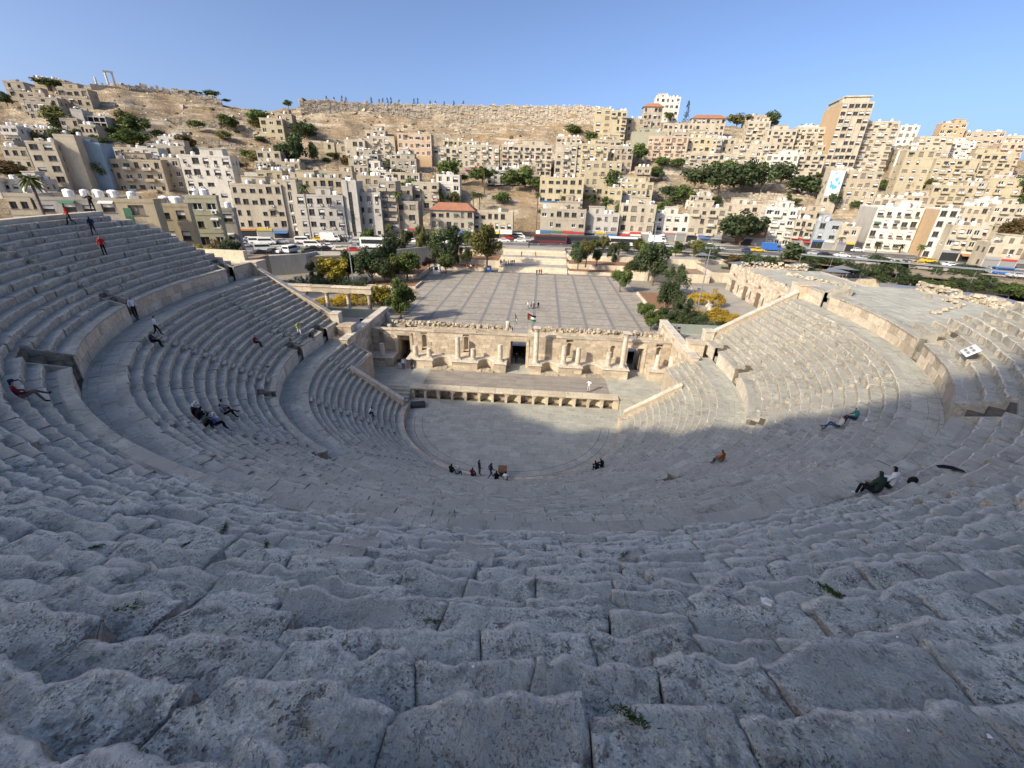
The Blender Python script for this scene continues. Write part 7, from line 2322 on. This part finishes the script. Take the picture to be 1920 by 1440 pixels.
for i, (x, y, kind, colr, hd) in enumerate(VEHICLES):
    body, glass, wheel, wp, hl, w = VM[kind]
    t = empty({'car': 'parked_car' if i % 3 else 'car', 'van': 'van', 'bus': 'bus', 'truck': 'truck'}[kind], (x, y, 6.01), R(hd))
    only = vc[(kind, colr)] == 1
    tag(t, '%s %s on the street%s' % (PC.get(colr, colr), kind if kind != 'bus' else 'coach', ', the only one of that colour' if only else ', %s from the left of the %s %ss' % (ordinal(vr[i]), PC.get(colr, colr), kind)), kind, 'vehicles on the street')
    o = link('body', body, t); o.material_slots[0].link = 'OBJECT'; o.material_slots[0].material = PAINT[colr]
    link('windows', glass, t)
    for p in wp: link('wheel', wheel, t, p)
    for s in (-1, 1): link('headlight', hl, t, (0, s * (w - .28), 0))
    if colr == 'whitered':
        q = MB(); q.box(-4.5, 1.0, -1.275, -1.262, .6, 1.35); q.build('red_stripe', SIGNC['red'], t)

# ------------------------------------------------------------------ street and plaza furniture
def pole(name, label, x, y, z, h, heads=4):
    t = empty(name, (x, y, z)); tag(t, label, 'lamp post')
    b = MB(); b.tube([(0, 0, 0), (0, 0, h * .5), (0, 0, h)], [.16, .12, .08], 8); b.build('pole', M['metal'], t)
    b = MB(); b.tube([(-.9, 0, h), (.9, 0, h)], .05, 5); b.build('crossarm', M['metal'], t)
    for k in range(heads):
        b = MB(); b.bevbox(-.9 + k * 1.8 / max(1, heads - 1) - .18, -.9 + k * 1.8 / max(1, heads - 1) + .18, -.3, .1, h + .05, h + .4, .05); b.build('lamp_head', M['metal'], t)


pole('floodlight_mast', 'tall floodlight mast in the garden left of the plaza', -40.1, 50.5, 2, 11.8)
pole('floodlight_mast', 'tall grey floodlight mast among the yellow shrubs on the right', 35.6, 44.2, 2, 13)
pole('floodlight_mast', 'tall grey floodlight mast behind the dark trees right of the plaza', 32.2, 75.8, 2, 15)


def floods(label, x, y, z, rz):
    t = empty('stage_floodlights', (x, y, z), rz); tag(t, label, 'floodlight')
    b = MB(); b.tube([(0, 0, 0), (0, 0, 1.9)], .06, 6); b.tube([(-.5, 0, 1.2), (.5, 0, 1.2)], .04, 5); b.tube([(-.5, 0, 1.75), (.5, 0, 1.75)], .04, 5); b.build('stand', M['metal'], t)
    for sx in (-.4, .4):
        for zz in (1.25, 1.8):
            b = MB(); b.bevbox(sx - .28, sx + .28, -.3, .0, zz - .22, zz + .24, .06); s = b.build('lamp_head', M['metal'], t)
            q = MB(); q.box(sx - .22, sx + .22, -.32, -.303, zz - .16, zz + .18); q.build('lens', M['glass'], s)


floods('four-lamp floodlight stand on the left stage side wall', -22.6, 13.2, 5.52, R(20))
floods('four-lamp floodlight stand at the far end of the right stage side wall', 22.9, 16.6, 5.52, R(-20))
floods('four-lamp floodlight stand halfway along the right stage side wall', 24.4, 11.5, 5.52, R(-20))
# railing at the head of the steps
rl = empty('railing', (0, 104.4, 6.1)); tag(rl, 'grey metal crowd railing at the top of the broad steps', 'railing')
for k in range(11):
    b = MB(); x0 = -12.5 + k * 2.4
    for zz in (.1, 1.1): b.tube([(x0, 0, zz), (x0 + 2.3, 0, zz)], .035, 4)
    for q in range(9): b.tube([(x0 + q * .2875, 0, .1), (x0 + q * .2875, 0, 1.1)], .022, 4)
    b.build('railing_panel', M['metal'], rl)
b = MB(); bn = empty('kiosk_bin', (-12.4, 79.4, 2.0)); tag(bn, 'blue box with a white mark at the corner of the steps', 'bin')
b.bevbox(-.8, .8, -.6, .6, 0, 1.7, .08); b.build('body', SIGNC['blue'], bn)
q = MB(); q.box(-.35, .35, -.62, -.603, .7, 1.2); q.build('mark', M['white'], bn)
kk = empty('ticket_booth', (-26.3, 74.5, 2)); tag(kk, 'small white booth beside the planter left of the plaza', 'booth')
b = MB(); b.box(-.9, .9, -.8, .8, 0, 2.2); b.bevbox(-1.1, 1.1, -1, 1, 2.2, 2.4, .05); b.build('body', M['white'], kk)
q = MB(); q.box(-.5, .5, -.82, -.803, 1.0, 1.9); q.build('window', M['glass'], kk)

# shade canopies in the park
for i, (x, y, w) in enumerate(((56, 78, 4), (63, 80, 4), (73, 79, 5), (84, 77, 5), (52, 92, 4.5), (79, 72, 5))):
    t = empty('shade_canopy', (x, y, 4.5), R(10 * i)); tag(t, 'grey shade canopy on posts in the park, %s from left' % ordinal([52, 56, 63, 73, 79, 84].index(x) + 1), 'canopy')
    b = MB(); b.add([(-w / 2, -w / 2, 3.0), (w / 2, -w / 2, 2.5), (w / 2, w / 2, 3.1), (-w / 2, w / 2, 2.6), (0, 0, 3.3)], [(0, 1, 4), (1, 2, 4), (2, 3, 4), (3, 0, 4)]); b.add([(-w / 2, -w / 2, 2.94), (w / 2, -w / 2, 2.44), (w / 2, w / 2, 3.04), (-w / 2, w / 2, 2.54)], [(3, 2, 1, 0)]); b.build('canopy_sheet', M['metal'], t)
    for sx, sy in ((-1, -1), (1, 1)):
        b = MB(); b.tube([(sx * w * .3, sy * w * .3, 0), (sx * w * .3, sy * w * .3, 2.9)], .07, 5); b.build('post', M['metal'], t)

# flags on the stage wall
for i, (x, fl, lab) in enumerate(((-.85, .35, 'hanging striped flag, the left one of two on the stage wall'), (1.0, 1.25, 'waving striped flag with red triangle, the right one of two on the stage wall'))):
    t = empty('flag', (x, 16.0, 5.7)); tag(t, lab, 'flag', 'flags on the stage wall')
    b = MB(); b.tube([(0, 0, 0), (0, 0, 2.9)], .035, 5); b.build('flagpole', M['metal'], t)
    n = 8
    pt = lambda u, v: (u * fl, .10 * math.sin(u * 7) * fl, 2.85 - v * .95 - u * (.45 if i else 1.0) - .05 * math.sin(u * 5))
    names = (('black', 0, 1 / 3), ('white', 1 / 3, 2 / 3), ('green', 2 / 3, 1))
    for nm, v0, v1 in names:
        b = MB()
        for k in range(n): b.quad(pt(k / n, v0), pt(k / n, v1), pt((k + 1) / n, v1), pt((k + 1) / n, v0))
        b.build('flag_stripe', {'black': M['dark'], 'white': M['white'], 'green': plain('flag_green', (.02, .20, .07), .7) if 'flag_green' not in bpy.data.materials else bpy.data.materials['flag_green']}[nm], t)
    b = MB(); o = -.012
    for k in range(5):
        u0, u1 = k / 10, (k + 1) / 10
        p = [pt(u0, u0), pt(u0, 1 - u0), pt(u1, 1 - u1), pt(u1, u1)]
        b.add([(a[0], a[1] + o, a[2]) for a in p] + [(a[0], a[1] - o, a[2]) for a in p], [(0, 1, 2, 3), (7, 6, 5, 4)])
    b.build('flag_triangle', SIGNC['red'], t)

# small things on the theatre floor and seats
M['woodbox'] = stone('brown_wood', (.17, .09, .05), (.22, .12, .07), None, scale=2, fine=10, bump=.1, rnd=.1)
t = empty('lectern', (-.07, -12.0, 0)); tag(t, 'brown wooden lectern standing on the orchestra edge', 'lectern')
b = MB(); b.bevbox(-.3, .3, -.25, .25, 0, 1.05, .03); b.build('body', M['woodbox'], t)
b = MB(); b.prism([(-.4, 1.05), (.35, 1.05), (.35, 1.4), (-.4, 1.12)], 'x', -.42, .42); b.build('top', M['woodbox'], t)
t = empty('covered_equipment', (-12.0, 1.4, 0), R(15)); tag(t, 'flat dark covered box on the orchestra floor beside the stage', 'box')
b = MB(); b.bevbox(-.9, .9, -.55, .55, 0, .5, .12); b.build('cover', M['darkmetal'], t)
t = empty('information_board', (30.9, -16.9, 16.5), R(-118)); t.scale = (.62, .62, .62); tag(t, 'white printed information board lying on the right seats', 'sign')
b = MB(); b.add([(-1.1, -.5, .15), (1.1, -.5, .15), (1.1, .4, 1.1), (-1.1, .4, 1.1), (-1.1, -.45, .1), (1.1, -.45, .1), (1.1, .45, 1.05), (-1.1, .45, 1.05)], [(0, 1, 2, 3), (7, 6, 5, 4), (0, 4, 5, 1), (1, 5, 6, 2), (2, 6, 7, 3), (3, 7, 4, 0)]); b.build('board', M['white'], t)
for k, (u, v) in enumerate(((-.6, .3), (.3, .3), (-.6, .65), (.3, .65))):
    b = MB(); P = lambda uu, vv: (uu, -.5 + .9 * vv - .012, .15 + .95 * vv + .012); b.quad(P(u - .25, v - .1), P(u + .45, v - .1), P(u + .45, v + .08), P(u - .25, v + .08)); b.build('print_block', SIGNC['grey'], t)


def seat_at(x, y, sec=None):
    """tread height of the seating under a point"""
    r = math.hypot(x, y) if y < 0 else abs(x)
    best = 0
    for s, (r0, z0, d, h, n) in SEC.items():
        if r >= r0 - .02: best = z0 + h * min(n - 1, int((r - r0 + .02) / d))
    return best


rg = random.Random(44)
TUFT = MB()
for k in range(150):
    a, l_ = rg.uniform(0, 6.28), rg.uniform(.04, .12); o = (rg.gauss(0, .13), rg.gauss(0, .06))
    TUFT.add([(o[0] - .006, o[1], 0), (o[0] + .006, o[1], 0), (o[0] + l_ * .5 * math.cos(a) + .009, o[1] + l_ * .5 * math.sin(a), l_ * .8), (o[0] + l_ * math.cos(a), o[1] + l_ * math.sin(a), l_ * .9)], [(0, 1, 2, 3)])
TUFT = TUFT.mesh('leaf_blades', LEAF['tuft'])
TUFTS = TUFTS[:1] + TUFTS[2:8] + TUFTS[11:14]
for i, p in enumerate(TUFTS):
    t = empty('weed_tuft', (p[0], p[1], p[2] - .01), i * 1.7); tag(t, 'small green weed tuft in a joint of the near seats, %s from left' % ordinal(sorted(q[0] for q in TUFTS).index(p[0]) + 1), 'weed', 'weeds between the near seats')
    o = link('leaf_blades', TUFT, t); s_ = .34 + (i % 4) * .10; o.scale = (s_ * 1.3, s_ * .8, s_ * .8)
M['orangebit'] = plain('orange_peel', (.40, .14, .04), .7)
for i, p in enumerate(LITTER):
    big = i == 0
    b = MB(); rg = random.Random(i)
    if big:
        V = [(rg.uniform(-.12, .12), rg.uniform(-.07, .07), .01 + .05 * rg.random()) for k in range(9)]
        b.add(V, [(0, 1, 2), (2, 3, 4), (4, 5, 6), (6, 7, 8), (8, 0, 3), (1, 5, 7)])
        b.tube([(-.05, 0, .03), (.0, .03, .06), (.07, .0, .05), (.03, -.05, .04), (-.05, 0, .03)], .025, 5)
    else:
        s_ = .010 + .004 * (i % 3); b.add([(-s_, -s_ * .6, .004), (s_, -s_ * .7, .01), (s_ * .8, s_, .006), (-s_ * .7, s_ * .8, .014)], [(0, 1, 2, 3)])
    o = b.build('plastic_bag' if big else 'paper_scrap', M['white'] if i % 4 != 3 else M['orangebit'], None, loc=(p[0], p[1], p[2] + .02))
    tag(o, 'crumpled white plastic bag on the near seats' if big else 'tiny scrap of litter on the near seats, %s from left' % ordinal(sorted(q[0] for q in LITTER[1:]).index(p[0]) + 1), 'litter', 'litter on the near seats')


# ------------------------------------------------------------------ people
POSES = {
    'stand': dict(pel=(0, 0, .93), spi=(0, .01, 1.12), che=(0, 0, 1.31), nec=(0, .0, 1.49), hea=(0, .025, 1.60), top=(0, .01, 1.70),
                  hipL=(-.09, 0, .88), kneL=(-.10, .02, .50), ankL=(-.11, -.01, .09), toeL=(-.13, .15, .04), hipR=(.09, 0, .88), kneR=(.10, .03, .50), ankR=(.11, .0, .09), toeR=(.13, .15, .04),
                  shoL=(-.18, 0, 1.41), elbL=(-.25, -.03, 1.14), wriL=(-.25, .07, .91), hanL=(-.24, .11, .82), shoR=(.18, 0, 1.41), elbR=(.25, -.03, 1.14), wriR=(.25, .07, .91), hanR=(.24, .11, .82)),
    'walk': dict(pel=(0, 0, .92), spi=(0, .03, 1.11), che=(0, .05, 1.30), nec=(0, .07, 1.47), hea=(0, .10, 1.58), top=(0, .09, 1.68),
                 hipL=(-.09, 0, .87), kneL=(-.09, .17, .51), ankL=(-.10, .22, .10), toeL=(-.11, .38, .05), hipR=(.09, 0, .87), kneR=(.09, -.03, .48), ankR=(.10, -.32, .14), toeR=(.11, -.20, .04),
                 shoL=(-.18, .05, 1.40), elbL=(-.24, -.08, 1.15), wriL=(-.24, -.05, .92), hanL=(-.24, -.02, .83), shoR=(.18, .05, 1.40), elbR=(.24, .12, 1.15), wriR=(.22, .30, .99), hanR=(.21, .36, .93)),
    'arms': dict(pel=(0, 0, .93), spi=(0, .01, 1.12), che=(0, 0, 1.31), nec=(0, .0, 1.49), hea=(0, .025, 1.60), top=(0, .01, 1.70),
                 hipL=(-.09, 0, .88), kneL=(-.12, .02, .50), ankL=(-.14, -.01, .09), toeL=(-.16, .15, .04), hipR=(.09, 0, .88), kneR=(.12, .03, .50), ankR=(.14, .0, .09), toeR=(.16, .15, .04),
                 shoL=(-.18, 0, 1.41), elbL=(-.24, .10, 1.16), wriL=(-.10, .28, 1.26), hanL=(-.05, .32, 1.32), shoR=(.18, 0, 1.41), elbR=(.34, .10, 1.22), wriR=(.44, .22, 1.36), hanR=(.46, .26, 1.44)),
    'sit': dict(pel=(0, 0, .13), spi=(0, -.02, .34), che=(0, .03, .54), nec=(0, .08, .72), hea=(0, .13, .83), top=(0, .12, .93),
                hipL=(-.10, .03, .12), kneL=(-.14, .46, .15), ankL=(-.13, .50, -.31), toeL=(-.14, .66, -.37), hipR=(.10, .03, .12), kneR=(.14, .46, .15), ankR=(.13, .52, -.31), toeR=(.14, .68, -.37),
                shoL=(-.18, .03, .64), elbL=(-.25, .10, .38), wriL=(-.12, .34, .30), hanL=(-.07, .41, .28), shoR=(.18, .03, .64), elbR=(.25, .10, .38), wriR=(.12, .34, .30), hanR=(.07, .41, .28)),
    'crouch': dict(pel=(0, 0, .13), spi=(0, .05, .33), che=(0, .16, .50), nec=(0, .27, .64), hea=(0, .35, .71), top=(0, .38, .81),
                   hipL=(-.10, .03, .12), kneL=(-.15, .40, .26), ankL=(-.13, .34, -.24), toeL=(-.14, .50, -.32), hipR=(.10, .03, .12), kneR=(.15, .40, .26), ankR=(.13, .36, -.24), toeR=(.14, .52, -.32),
                   shoL=(-.18, .18, .58), elbL=(-.22, .36, .38), wriL=(-.10, .52, .36), hanL=(-.05, .58, .35), shoR=(.18, .18, .58), elbR=(.22, .36, .38), wriR=(.10, .52, .36), hanR=(.05, .58, .35)),
    'recline': dict(pel=(0, 0, .13), spi=(0, -.09, .33), che=(0, -.14, .52), nec=(0, -.14, .70), hea=(0, -.09, .81), top=(0, -.10, .91),
                    hipL=(-.10, .03, .12), kneL=(-.13, .45, .20), ankL=(-.10, .82, -.08), toeL=(-.12, .92, -.02), hipR=(.10, .03, .12), kneR=(.14, .42, .26), ankR=(.12, .60, -.30), toeR=(.13, .76, -.36),
                    shoL=(-.18, -.14, .62), elbL=(-.26, -.06, .36), wriL=(-.12, .18, .32), hanL=(-.06, .25, .32), shoR=(.18, -.14, .62), elbR=(.26, -.06, .36), wriR=(.12, .18, .32), hanR=(.06, .25, .32)),
}
BONES = [('pel', 'spi'), ('spi', 'che'), ('che', 'nec'), ('nec', 'hea'), ('hea', 'top')] + [(a + s, b + s) for s in 'LR' for a, b in (('hip', 'kne'), ('kne', 'ank'), ('ank', 'toe'), ('sho', 'elb'), ('elb', 'wri'), ('wri', 'han'))] + [('pel', 'hipL'), ('pel', 'hipR'), ('che', 'shoL'), ('che', 'shoR')]
RAD = dict(pel=(.15, .125), spi=(.135, .11), che=(.165, .12), nec=(.06, .06), hea=(.085, .10), top=(.06, .07), hip=(.095, .095), kne=(.064, .064), ank=(.045, .05), toe=(.045, .035), sho=(.07, .07), elb=(.05, .05), wri=(.036, .036), han=(.042, .03))
PM = {}


def person_mesh(pose):
    J = POSES[pose]
    keys = list(J)
    pts = [J[k] for k in keys]
    edges = [(keys.index(a), keys.index(b)) for a, b in BONES]
    # five fingers on each hand
    rr = [RAD[k[:3]] for k in keys]
    for s in 'LR':
        w, h = Vector(J['wri' + s]), Vector(J['han' + s]); d = (h - w).normalized(); sd = d.cross(Vector((0, 0, 1))).normalized() if abs(d.z) < .9 else Vector((0, 1, 0))
        hi = keys.index('han' + s)
        for q, (off, ln) in enumerate(((-.028, .07), (-.009, .085), (.010, .08), (.028, .06))):
            pts.append(tuple(h + sd * off + d * .035)); pts.append(tuple(h + sd * off + d * (.035 + ln) + Vector((0, 0, -.015)))); rr += [(.010, .010), (.008, .008)]
            edges += [(hi, len(pts) - 2), (len(pts) - 2, len(pts) - 1)]
        pts.append(tuple(w + (h - w) * .55 + sd * -.055 + d * .02)); rr.append((.010, .010)); edges.append((keys.index('wri' + s), len(pts) - 1))
    me = bpy.data.meshes.new('skel'); me.from_pydata(pts, edges, [])
    o = link('skel', me)
    mod = o.modifiers.new('skin', 'SKIN'); mod.use_smooth_shade = True
    lay = me.skin_vertices[0] if me.skin_vertices else None
    if lay is None:
        bm = bmesh.new(); bm.from_mesh(me); bm.verts.layers.skin.verify(); bm.to_mesh(me); bm.free(); lay = me.skin_vertices[0]
    for i, r_ in enumerate(rr): lay.data[i].radius = r_
    for i in range(len(pts)): lay.data[i].use_root = (i == 0)
    sb = o.modifiers.new('sub', 'SUBSURF'); sb.levels = 1; sb.render_levels = 1
    dg = bpy.context.evaluated_depsgraph_get()
    out = bpy.data.meshes.new_from_object(o.evaluated_get(dg))
    bpy.data.objects.remove(o)
    out.name = 'person_' + pose
    out.materials.clear()
    for k in range(5): out.materials.append(M['white'])
    seg = []
    for a, b in BONES:
        k = 1
        if a in ('nec', 'hea'): k = 0
        elif a[:3] in ('hip', 'kne') or b[:3] == 'hip': k = 2
        elif a[:3] == 'ank': k = 3
        elif a[:3] == 'wri': k = 0
        seg.append((np.array(J[a]), np.array(J[b]), k))
    hc = np.array(J['hea'])
    idx = []
    for p in out.polygons:
        c = np.array(p.center); best, bk = 9, 1
        for a, b, k in seg:
            t = np.clip(np.dot(c - a, b - a) / max(1e-9, np.dot(b - a, b - a)), 0, 1); dd = np.linalg.norm(c - a - t * (b - a))
            if dd < best: best, bk = dd, k
        if bk == 0 and np.linalg.norm(c - hc) < .2 and c[2] > hc[2] - .08 and (c[2] > hc[2] + .05 or c[1] < hc[1] - .01): bk = 4
        idx.append(bk)
    out.polygons.foreach_set('material_index', idx)
    out.polygons.foreach_set('use_smooth', [True] * len(idx))
    return out


for k in POSES: PM[k] = person_mesh(k)
_cm = {}


def cloth(c):
    if c not in _cm: _cm[c] = plain('cloth_%d' % len(_cm), c, .85, .15)
    return _cm[c]


SK, SK2 = (.36, .22, .15), (.28, .17, .11)
BLK, NAVY, DGR, JEAN, WHT, REDC, GRY, KHA, TEAL, LIME, MAR, ORN = (.012, .012, .014), (.02, .03, .07), (.06, .06, .065), (.05, .08, .16), (.68, .69, .72), (.45, .03, .02), (.24, .27, .31), (.13, .115, .10), (.04, .20, .18), (.35, .40, .12), (.12, .02, .03), (.30, .10, .03)


def person(label, pose, x, y, z, hd, shirt, pants, hair=BLK, shoe=BLK, sc=1.0, skin=SK):
    """hd = direction the person faces, degrees from +y towards +x"""
    o = link('person', PM[pose], None, (x, y, z), -R(hd))
    o.scale = (sc, sc, sc)
    for s_, c in zip(o.material_slots, (skin, shirt, pants, shoe, hair)): s_.link = 'OBJECT'; s_.material = cloth(c)
    tag(o, label, 'person')
    return o


def sitter(label, x, y, shirt, pants, pose='sit', turn=0, **kw):
    """seat somebody on the row under (x, y), facing the orchestra"""
    r = math.hypot(x, y) if y < 0 else abs(x)
    for s, (r0, z0, d, h, n) in SEC.items():
        if r >= r0 - .1: k = max(0, min(n - 1, int((r - r0) / d + .05))); re, z = r0 + d * k, z0 + h * k
    f = (re + .14) / r
    x2, y2 = (x * f, y * f) if y < 0 else (math.copysign(re + .14, x), y)
    hd = math.degrees(math.atan2(-x2, -y2 if y < 0 else 0)) if y < 0 else (90 if x < 0 else -90)
    return person(label, pose, x2, y2, z + .01, hd + turn, shirt, pants, **kw)


def stander(label, x, y, hd, shirt, pants, pose='stand', **kw):
    return person(label, pose, x, y, seat_at(x, y) + .01, hd, shirt, pants, **kw)


o = sitter('seated person in dark cap and maroon top, legs stretched out, far left', -20.1, -29.9, MAR, KHA, 'recline', hair=NAVY)
b = MB(); b.lathe([(.105, .86), (.11, .90), (.09, .96), (.03, .985)], 0, -.08, 12); b.prism([(-.08, .02), (.08, .02), (.06, .16), (-.06, .16)], 'z', .865, .88); b.build('cap', cloth(NAVY), o)
sitter('seated person in hooded dark green and grey top on the right seats', 15.0, -32.3, (.03, .05, .04), BLK, 'sit', hair=(.03, .035, .03), shoe=WHT, turn=8)
sitter('seated person in white shirt beside the hooded person on the right', 15.75, -31.9, WHT, BLK, 'sit', shoe=BLK, turn=-6)
t = empty('backpack', (16.75, -31.25, seat_at(16.75, -31.25) + .02), R(30)); t.scale = (.7, .7, .8); tag(t, 'black backpack lying behind the couple on the right', 'bag')
b = MB(); b.lathe([(.12, 0), (.22, .05), (.24, .18), (.16, .27), (.03, .3)], 0, 0, 12); b.v = [(p[0] * 1.6, p[1] * .8, p[2]) for p in b.v]; b.build('bag_body', cloth(BLK), t, smooth=True)
b = MB(); b.tube([(.2, 0, .2), (.32, 0, .27), (.38, .02, .2)], .02, 5); b.build('strap', cloth(LIME), t)
t = empty('dark_scarf', (18.2, -30.9, seat_at(18.2, -30.9) + .02), R(-20)); tag(t, 'dark jacket dropped on the right seats behind the backpack', 'jacket')
b = MB(); b.add([(-.4, -.12, .0), (-.1, -.16, .06), (.2, -.1, .05), (.45, -.05, .01), (.42, .1, .01), (.1, .14, .07), (-.2, .12, .06), (-.42, .06, .0)], [tuple(range(8))]); b.build('cloth', cloth(BLK), t)
sitter('seated person in cream top and jeans, right seats near the shadow edge', 22.2, -20.6, (.55, .5, .42), JEAN, 'recline', hair=MAR, shoe=MAR, turn=-20)
sitter('seated person in teal top and white headscarf, right seats', 23.3, -20.2, TEAL, NAVY, 'sit', hair=WHT, turn=-20)
sitter('seated person in orange-brown top alone on the lower right seats', 15.3, -20.6, ORN, KHA, 'sit', hair=(.05, .02, .01))
for i, (dx, dy, sh, pt, hr, lab) in enumerate(((0, 0, (.35, .42, .45), BLK, WHT, 'seated person in pale top and white head cloth, rear left of the group'), (.55, -.25, BLK, BLK, WHT, 'seated person in black with white head cloth in the left group'), (1.1, -.35, BLK, NAVY, BLK, 'seated person in black, middle of the left group'), (1.75, -.55, (.10, .16, .45), BLK, WHT, 'seated person in blue and white, left group'), (2.1, -.95, (.05, .07, .06), BLK, BLK, 'seated person in dark green, front of the left group'))):
    sitter(lab, -18.9 + dx, -23.7 + dy, sh, pt, 'sit' if i % 2 else 'crouch', hair=hr)
sitter('seated person in grey shirt, rear one of the pair on the left seats', -19.1, -21.0, GRY, BLK, 'sit')
sitter('seated person in grey shirt, front one of the pair on the left seats', -18.5, -21.3, (.20, .22, .26), BLK, 'recline')
sitter('person in dark blue reading an open white paper on the left seats', -28.0, -15.5, NAVY, BLK, 'sit', hair=GRY)
stander('walking person in white top and dark trousers beside the reader', -28.6, -13.8, 60, WHT, BLK, 'walk')
sitter('seated person in dark red top on the left middle seats', -26.6, -5.9, MAR, BLK, 'sit')
stander('walking person in lime top and white trousers at the left seat end', -25.2, .6, 130, LIME, WHT, 'walk')
sitter('seated person in black near the left seat end below the walker', -24.6, 1.3, BLK, BLK, 'crouch')
stander('standing person in red coat on the upper left seats', -37.9, -6.9, 120, REDC, BLK, hair=REDC)
stander('climbing person in red and white jacket at the left rim', -41.2, -5.9, -120, REDC, BLK, 'walk')
stander('climbing person in dark jacket and grey trousers at the left rim', -40.2, -5.0, -60, NAVY, DGR, 'walk')
person('person in black standing on the left rim wall taking a photo', 'arms', -43.0, -1.6, 22.05, 150, BLK, BLK)
person('person in white shirt standing in the left wall opening', 'stand', -32.0, -11.8, 14.6, 110, WHT, BLK)
sitter('seated person in black and white on the lower left seats', -15.0, -6.4, WHT, BLK, 'crouch')
for i, (x, y, pose, sh, pt, lab) in enumerate(((-2.2, -12.7, 'stand', NAVY, DGR, 'standing person in navy beside the lectern'), (-1.1, -13.1, 'walk', NAVY, JEAN, 'person in navy jeans leaning by the lectern'))):
    person(lab, pose, x, y, .02 if math.hypot(x, y) < 12.7 else .92, 60, sh, pt)
for x, y, sh, hr, lab in ((-4.6, -14.6, BLK, BLK, 'seated person in black, leftmost on the lowest row by the orchestra'), (-4.0, -14.8, (.30, .33, .36), WHT, 'seated person in grey with white head cloth on the lowest row'), (-2.8, -13.9, MAR, BLK, 'seated person in red-brown on the lowest row'), (-.5, -13.95, BLK, BLK, 'seated person in black directly left behind the lectern'), (.35, -13.95, WHT, BLK, 'seated person in black and white directly right behind the lectern'), (8.6, -13.1, BLK, BLK, 'person in black lounging on the lower right row'), (9.2, -12.8, BLK, BLK, 'second person in black lounging on the lower right row')):
    sitter(lab, x, y, sh, BLK, 'crouch' if x > 8 else 'sit', hair=hr)
person('person in white and black carrying a dark jacket on the stage', 'arms', 9.6, 5.0, 1.58, 190, WHT, (.45, .43, .42), sc=1.02)
for x, y, sh, pt, lab in ((-16.6, 9.2, NAVY, WHT, 'person in navy with white headscarf on the shaded stage'), (-16.0, 9.1, WHT, JEAN, 'person in white top and jeans on the shaded stage'), (-14.9, 9.3, NAVY, BLK, 'person in dark clothes on the shaded stage, nearest the columns')):
    person(lab, 'stand', x, y, 1.55, 180, sh, pt)
person('person in black standing in the central stage doorway', 'stand', -.3, 13.4, 1.56, 180, BLK, BLK)
person('second person in black behind the central stage doorway', 'walk', .75, 15.2, 1.56, 180, BLK, DGR)
pg = 0
for x, y, sh, pt, pose, lab in ((.3, 41.6, WHT, GRY, 'walk', 'person in white at the left of the group of four on the plaza'), (1.0, 41.9, (.2, .25, .4), NAVY, 'walk', 'person in blue in the group of four on the plaza'), (1.6, 42.5, WHT, BLK, 'stand', 'person in white and black in the group of four on the plaza'), (2.5, 41.7, BLK, BLK, 'walk', 'person in black at the right of the group of four on the plaza'),
                               (1.6, 77.0, BLK, BLK, 'stand', 'person in black at the foot of the broad steps'), (2.3, 78.2, DGR, BLK, 'stand', 'person in grey at the foot of the broad steps'), (2.9, 78.5, ORN, BLK, 'stand', 'person in brown at the foot of the broad steps'),
                               (-24.0, 44.5, GRY, BLK, 'walk', 'person walking beside the planter at the left plaza edge'), (-24.7, 45.4, BLK, BLK, 'walk', 'second person walking beside the planter at the left plaza edge')):
    person(lab, pose, x, y, 2.0, 90 + pg * 20, sh, pt); pg += 1
for i, (x, y, z, sh) in enumerate(((-7.6, 82.5, 3.14, MAR), (-7.0, 83.2, 3.34, WHT), (-6.4, 82.8, 3.34, REDC), (-5.9, 83.6, 3.34, BLK), (-5.3, 84.1, 3.34, JEAN), (-3.5, 92.0, 4.67, NAVY), (.9, 92.5, 4.67, BLK), (-1.6, 101, 6.0, BLK), (-8.3, 84.0, 3.34, TEAL))):
    person('%s-clad person on the broad steps, %s from left' % ({MAR: 'maroon', WHT: 'white', REDC: 'red', BLK: 'black', JEAN: 'blue', NAVY: 'navy', TEAL: 'teal'}[sh], ordinal(sorted((-7.6, -7.0, -6.4, -5.9, -5.3, -3.5, .9, -1.6, -8.3)).index(x) + 1)), 'stand' if i % 2 else 'walk', x, y, z, i * 47, sh, BLK)
for i, (x, sh) in enumerate(((-23.5, WHT), (-18.2, REDC), (-17.6, WHT), (-17.0, BLK), (-16.1, ORN))):
    person('person sitting on the cream planter wall, %s from left' % ordinal(i + 1), 'sit', x, 80.1, 2.92, 180, sh, BLK)
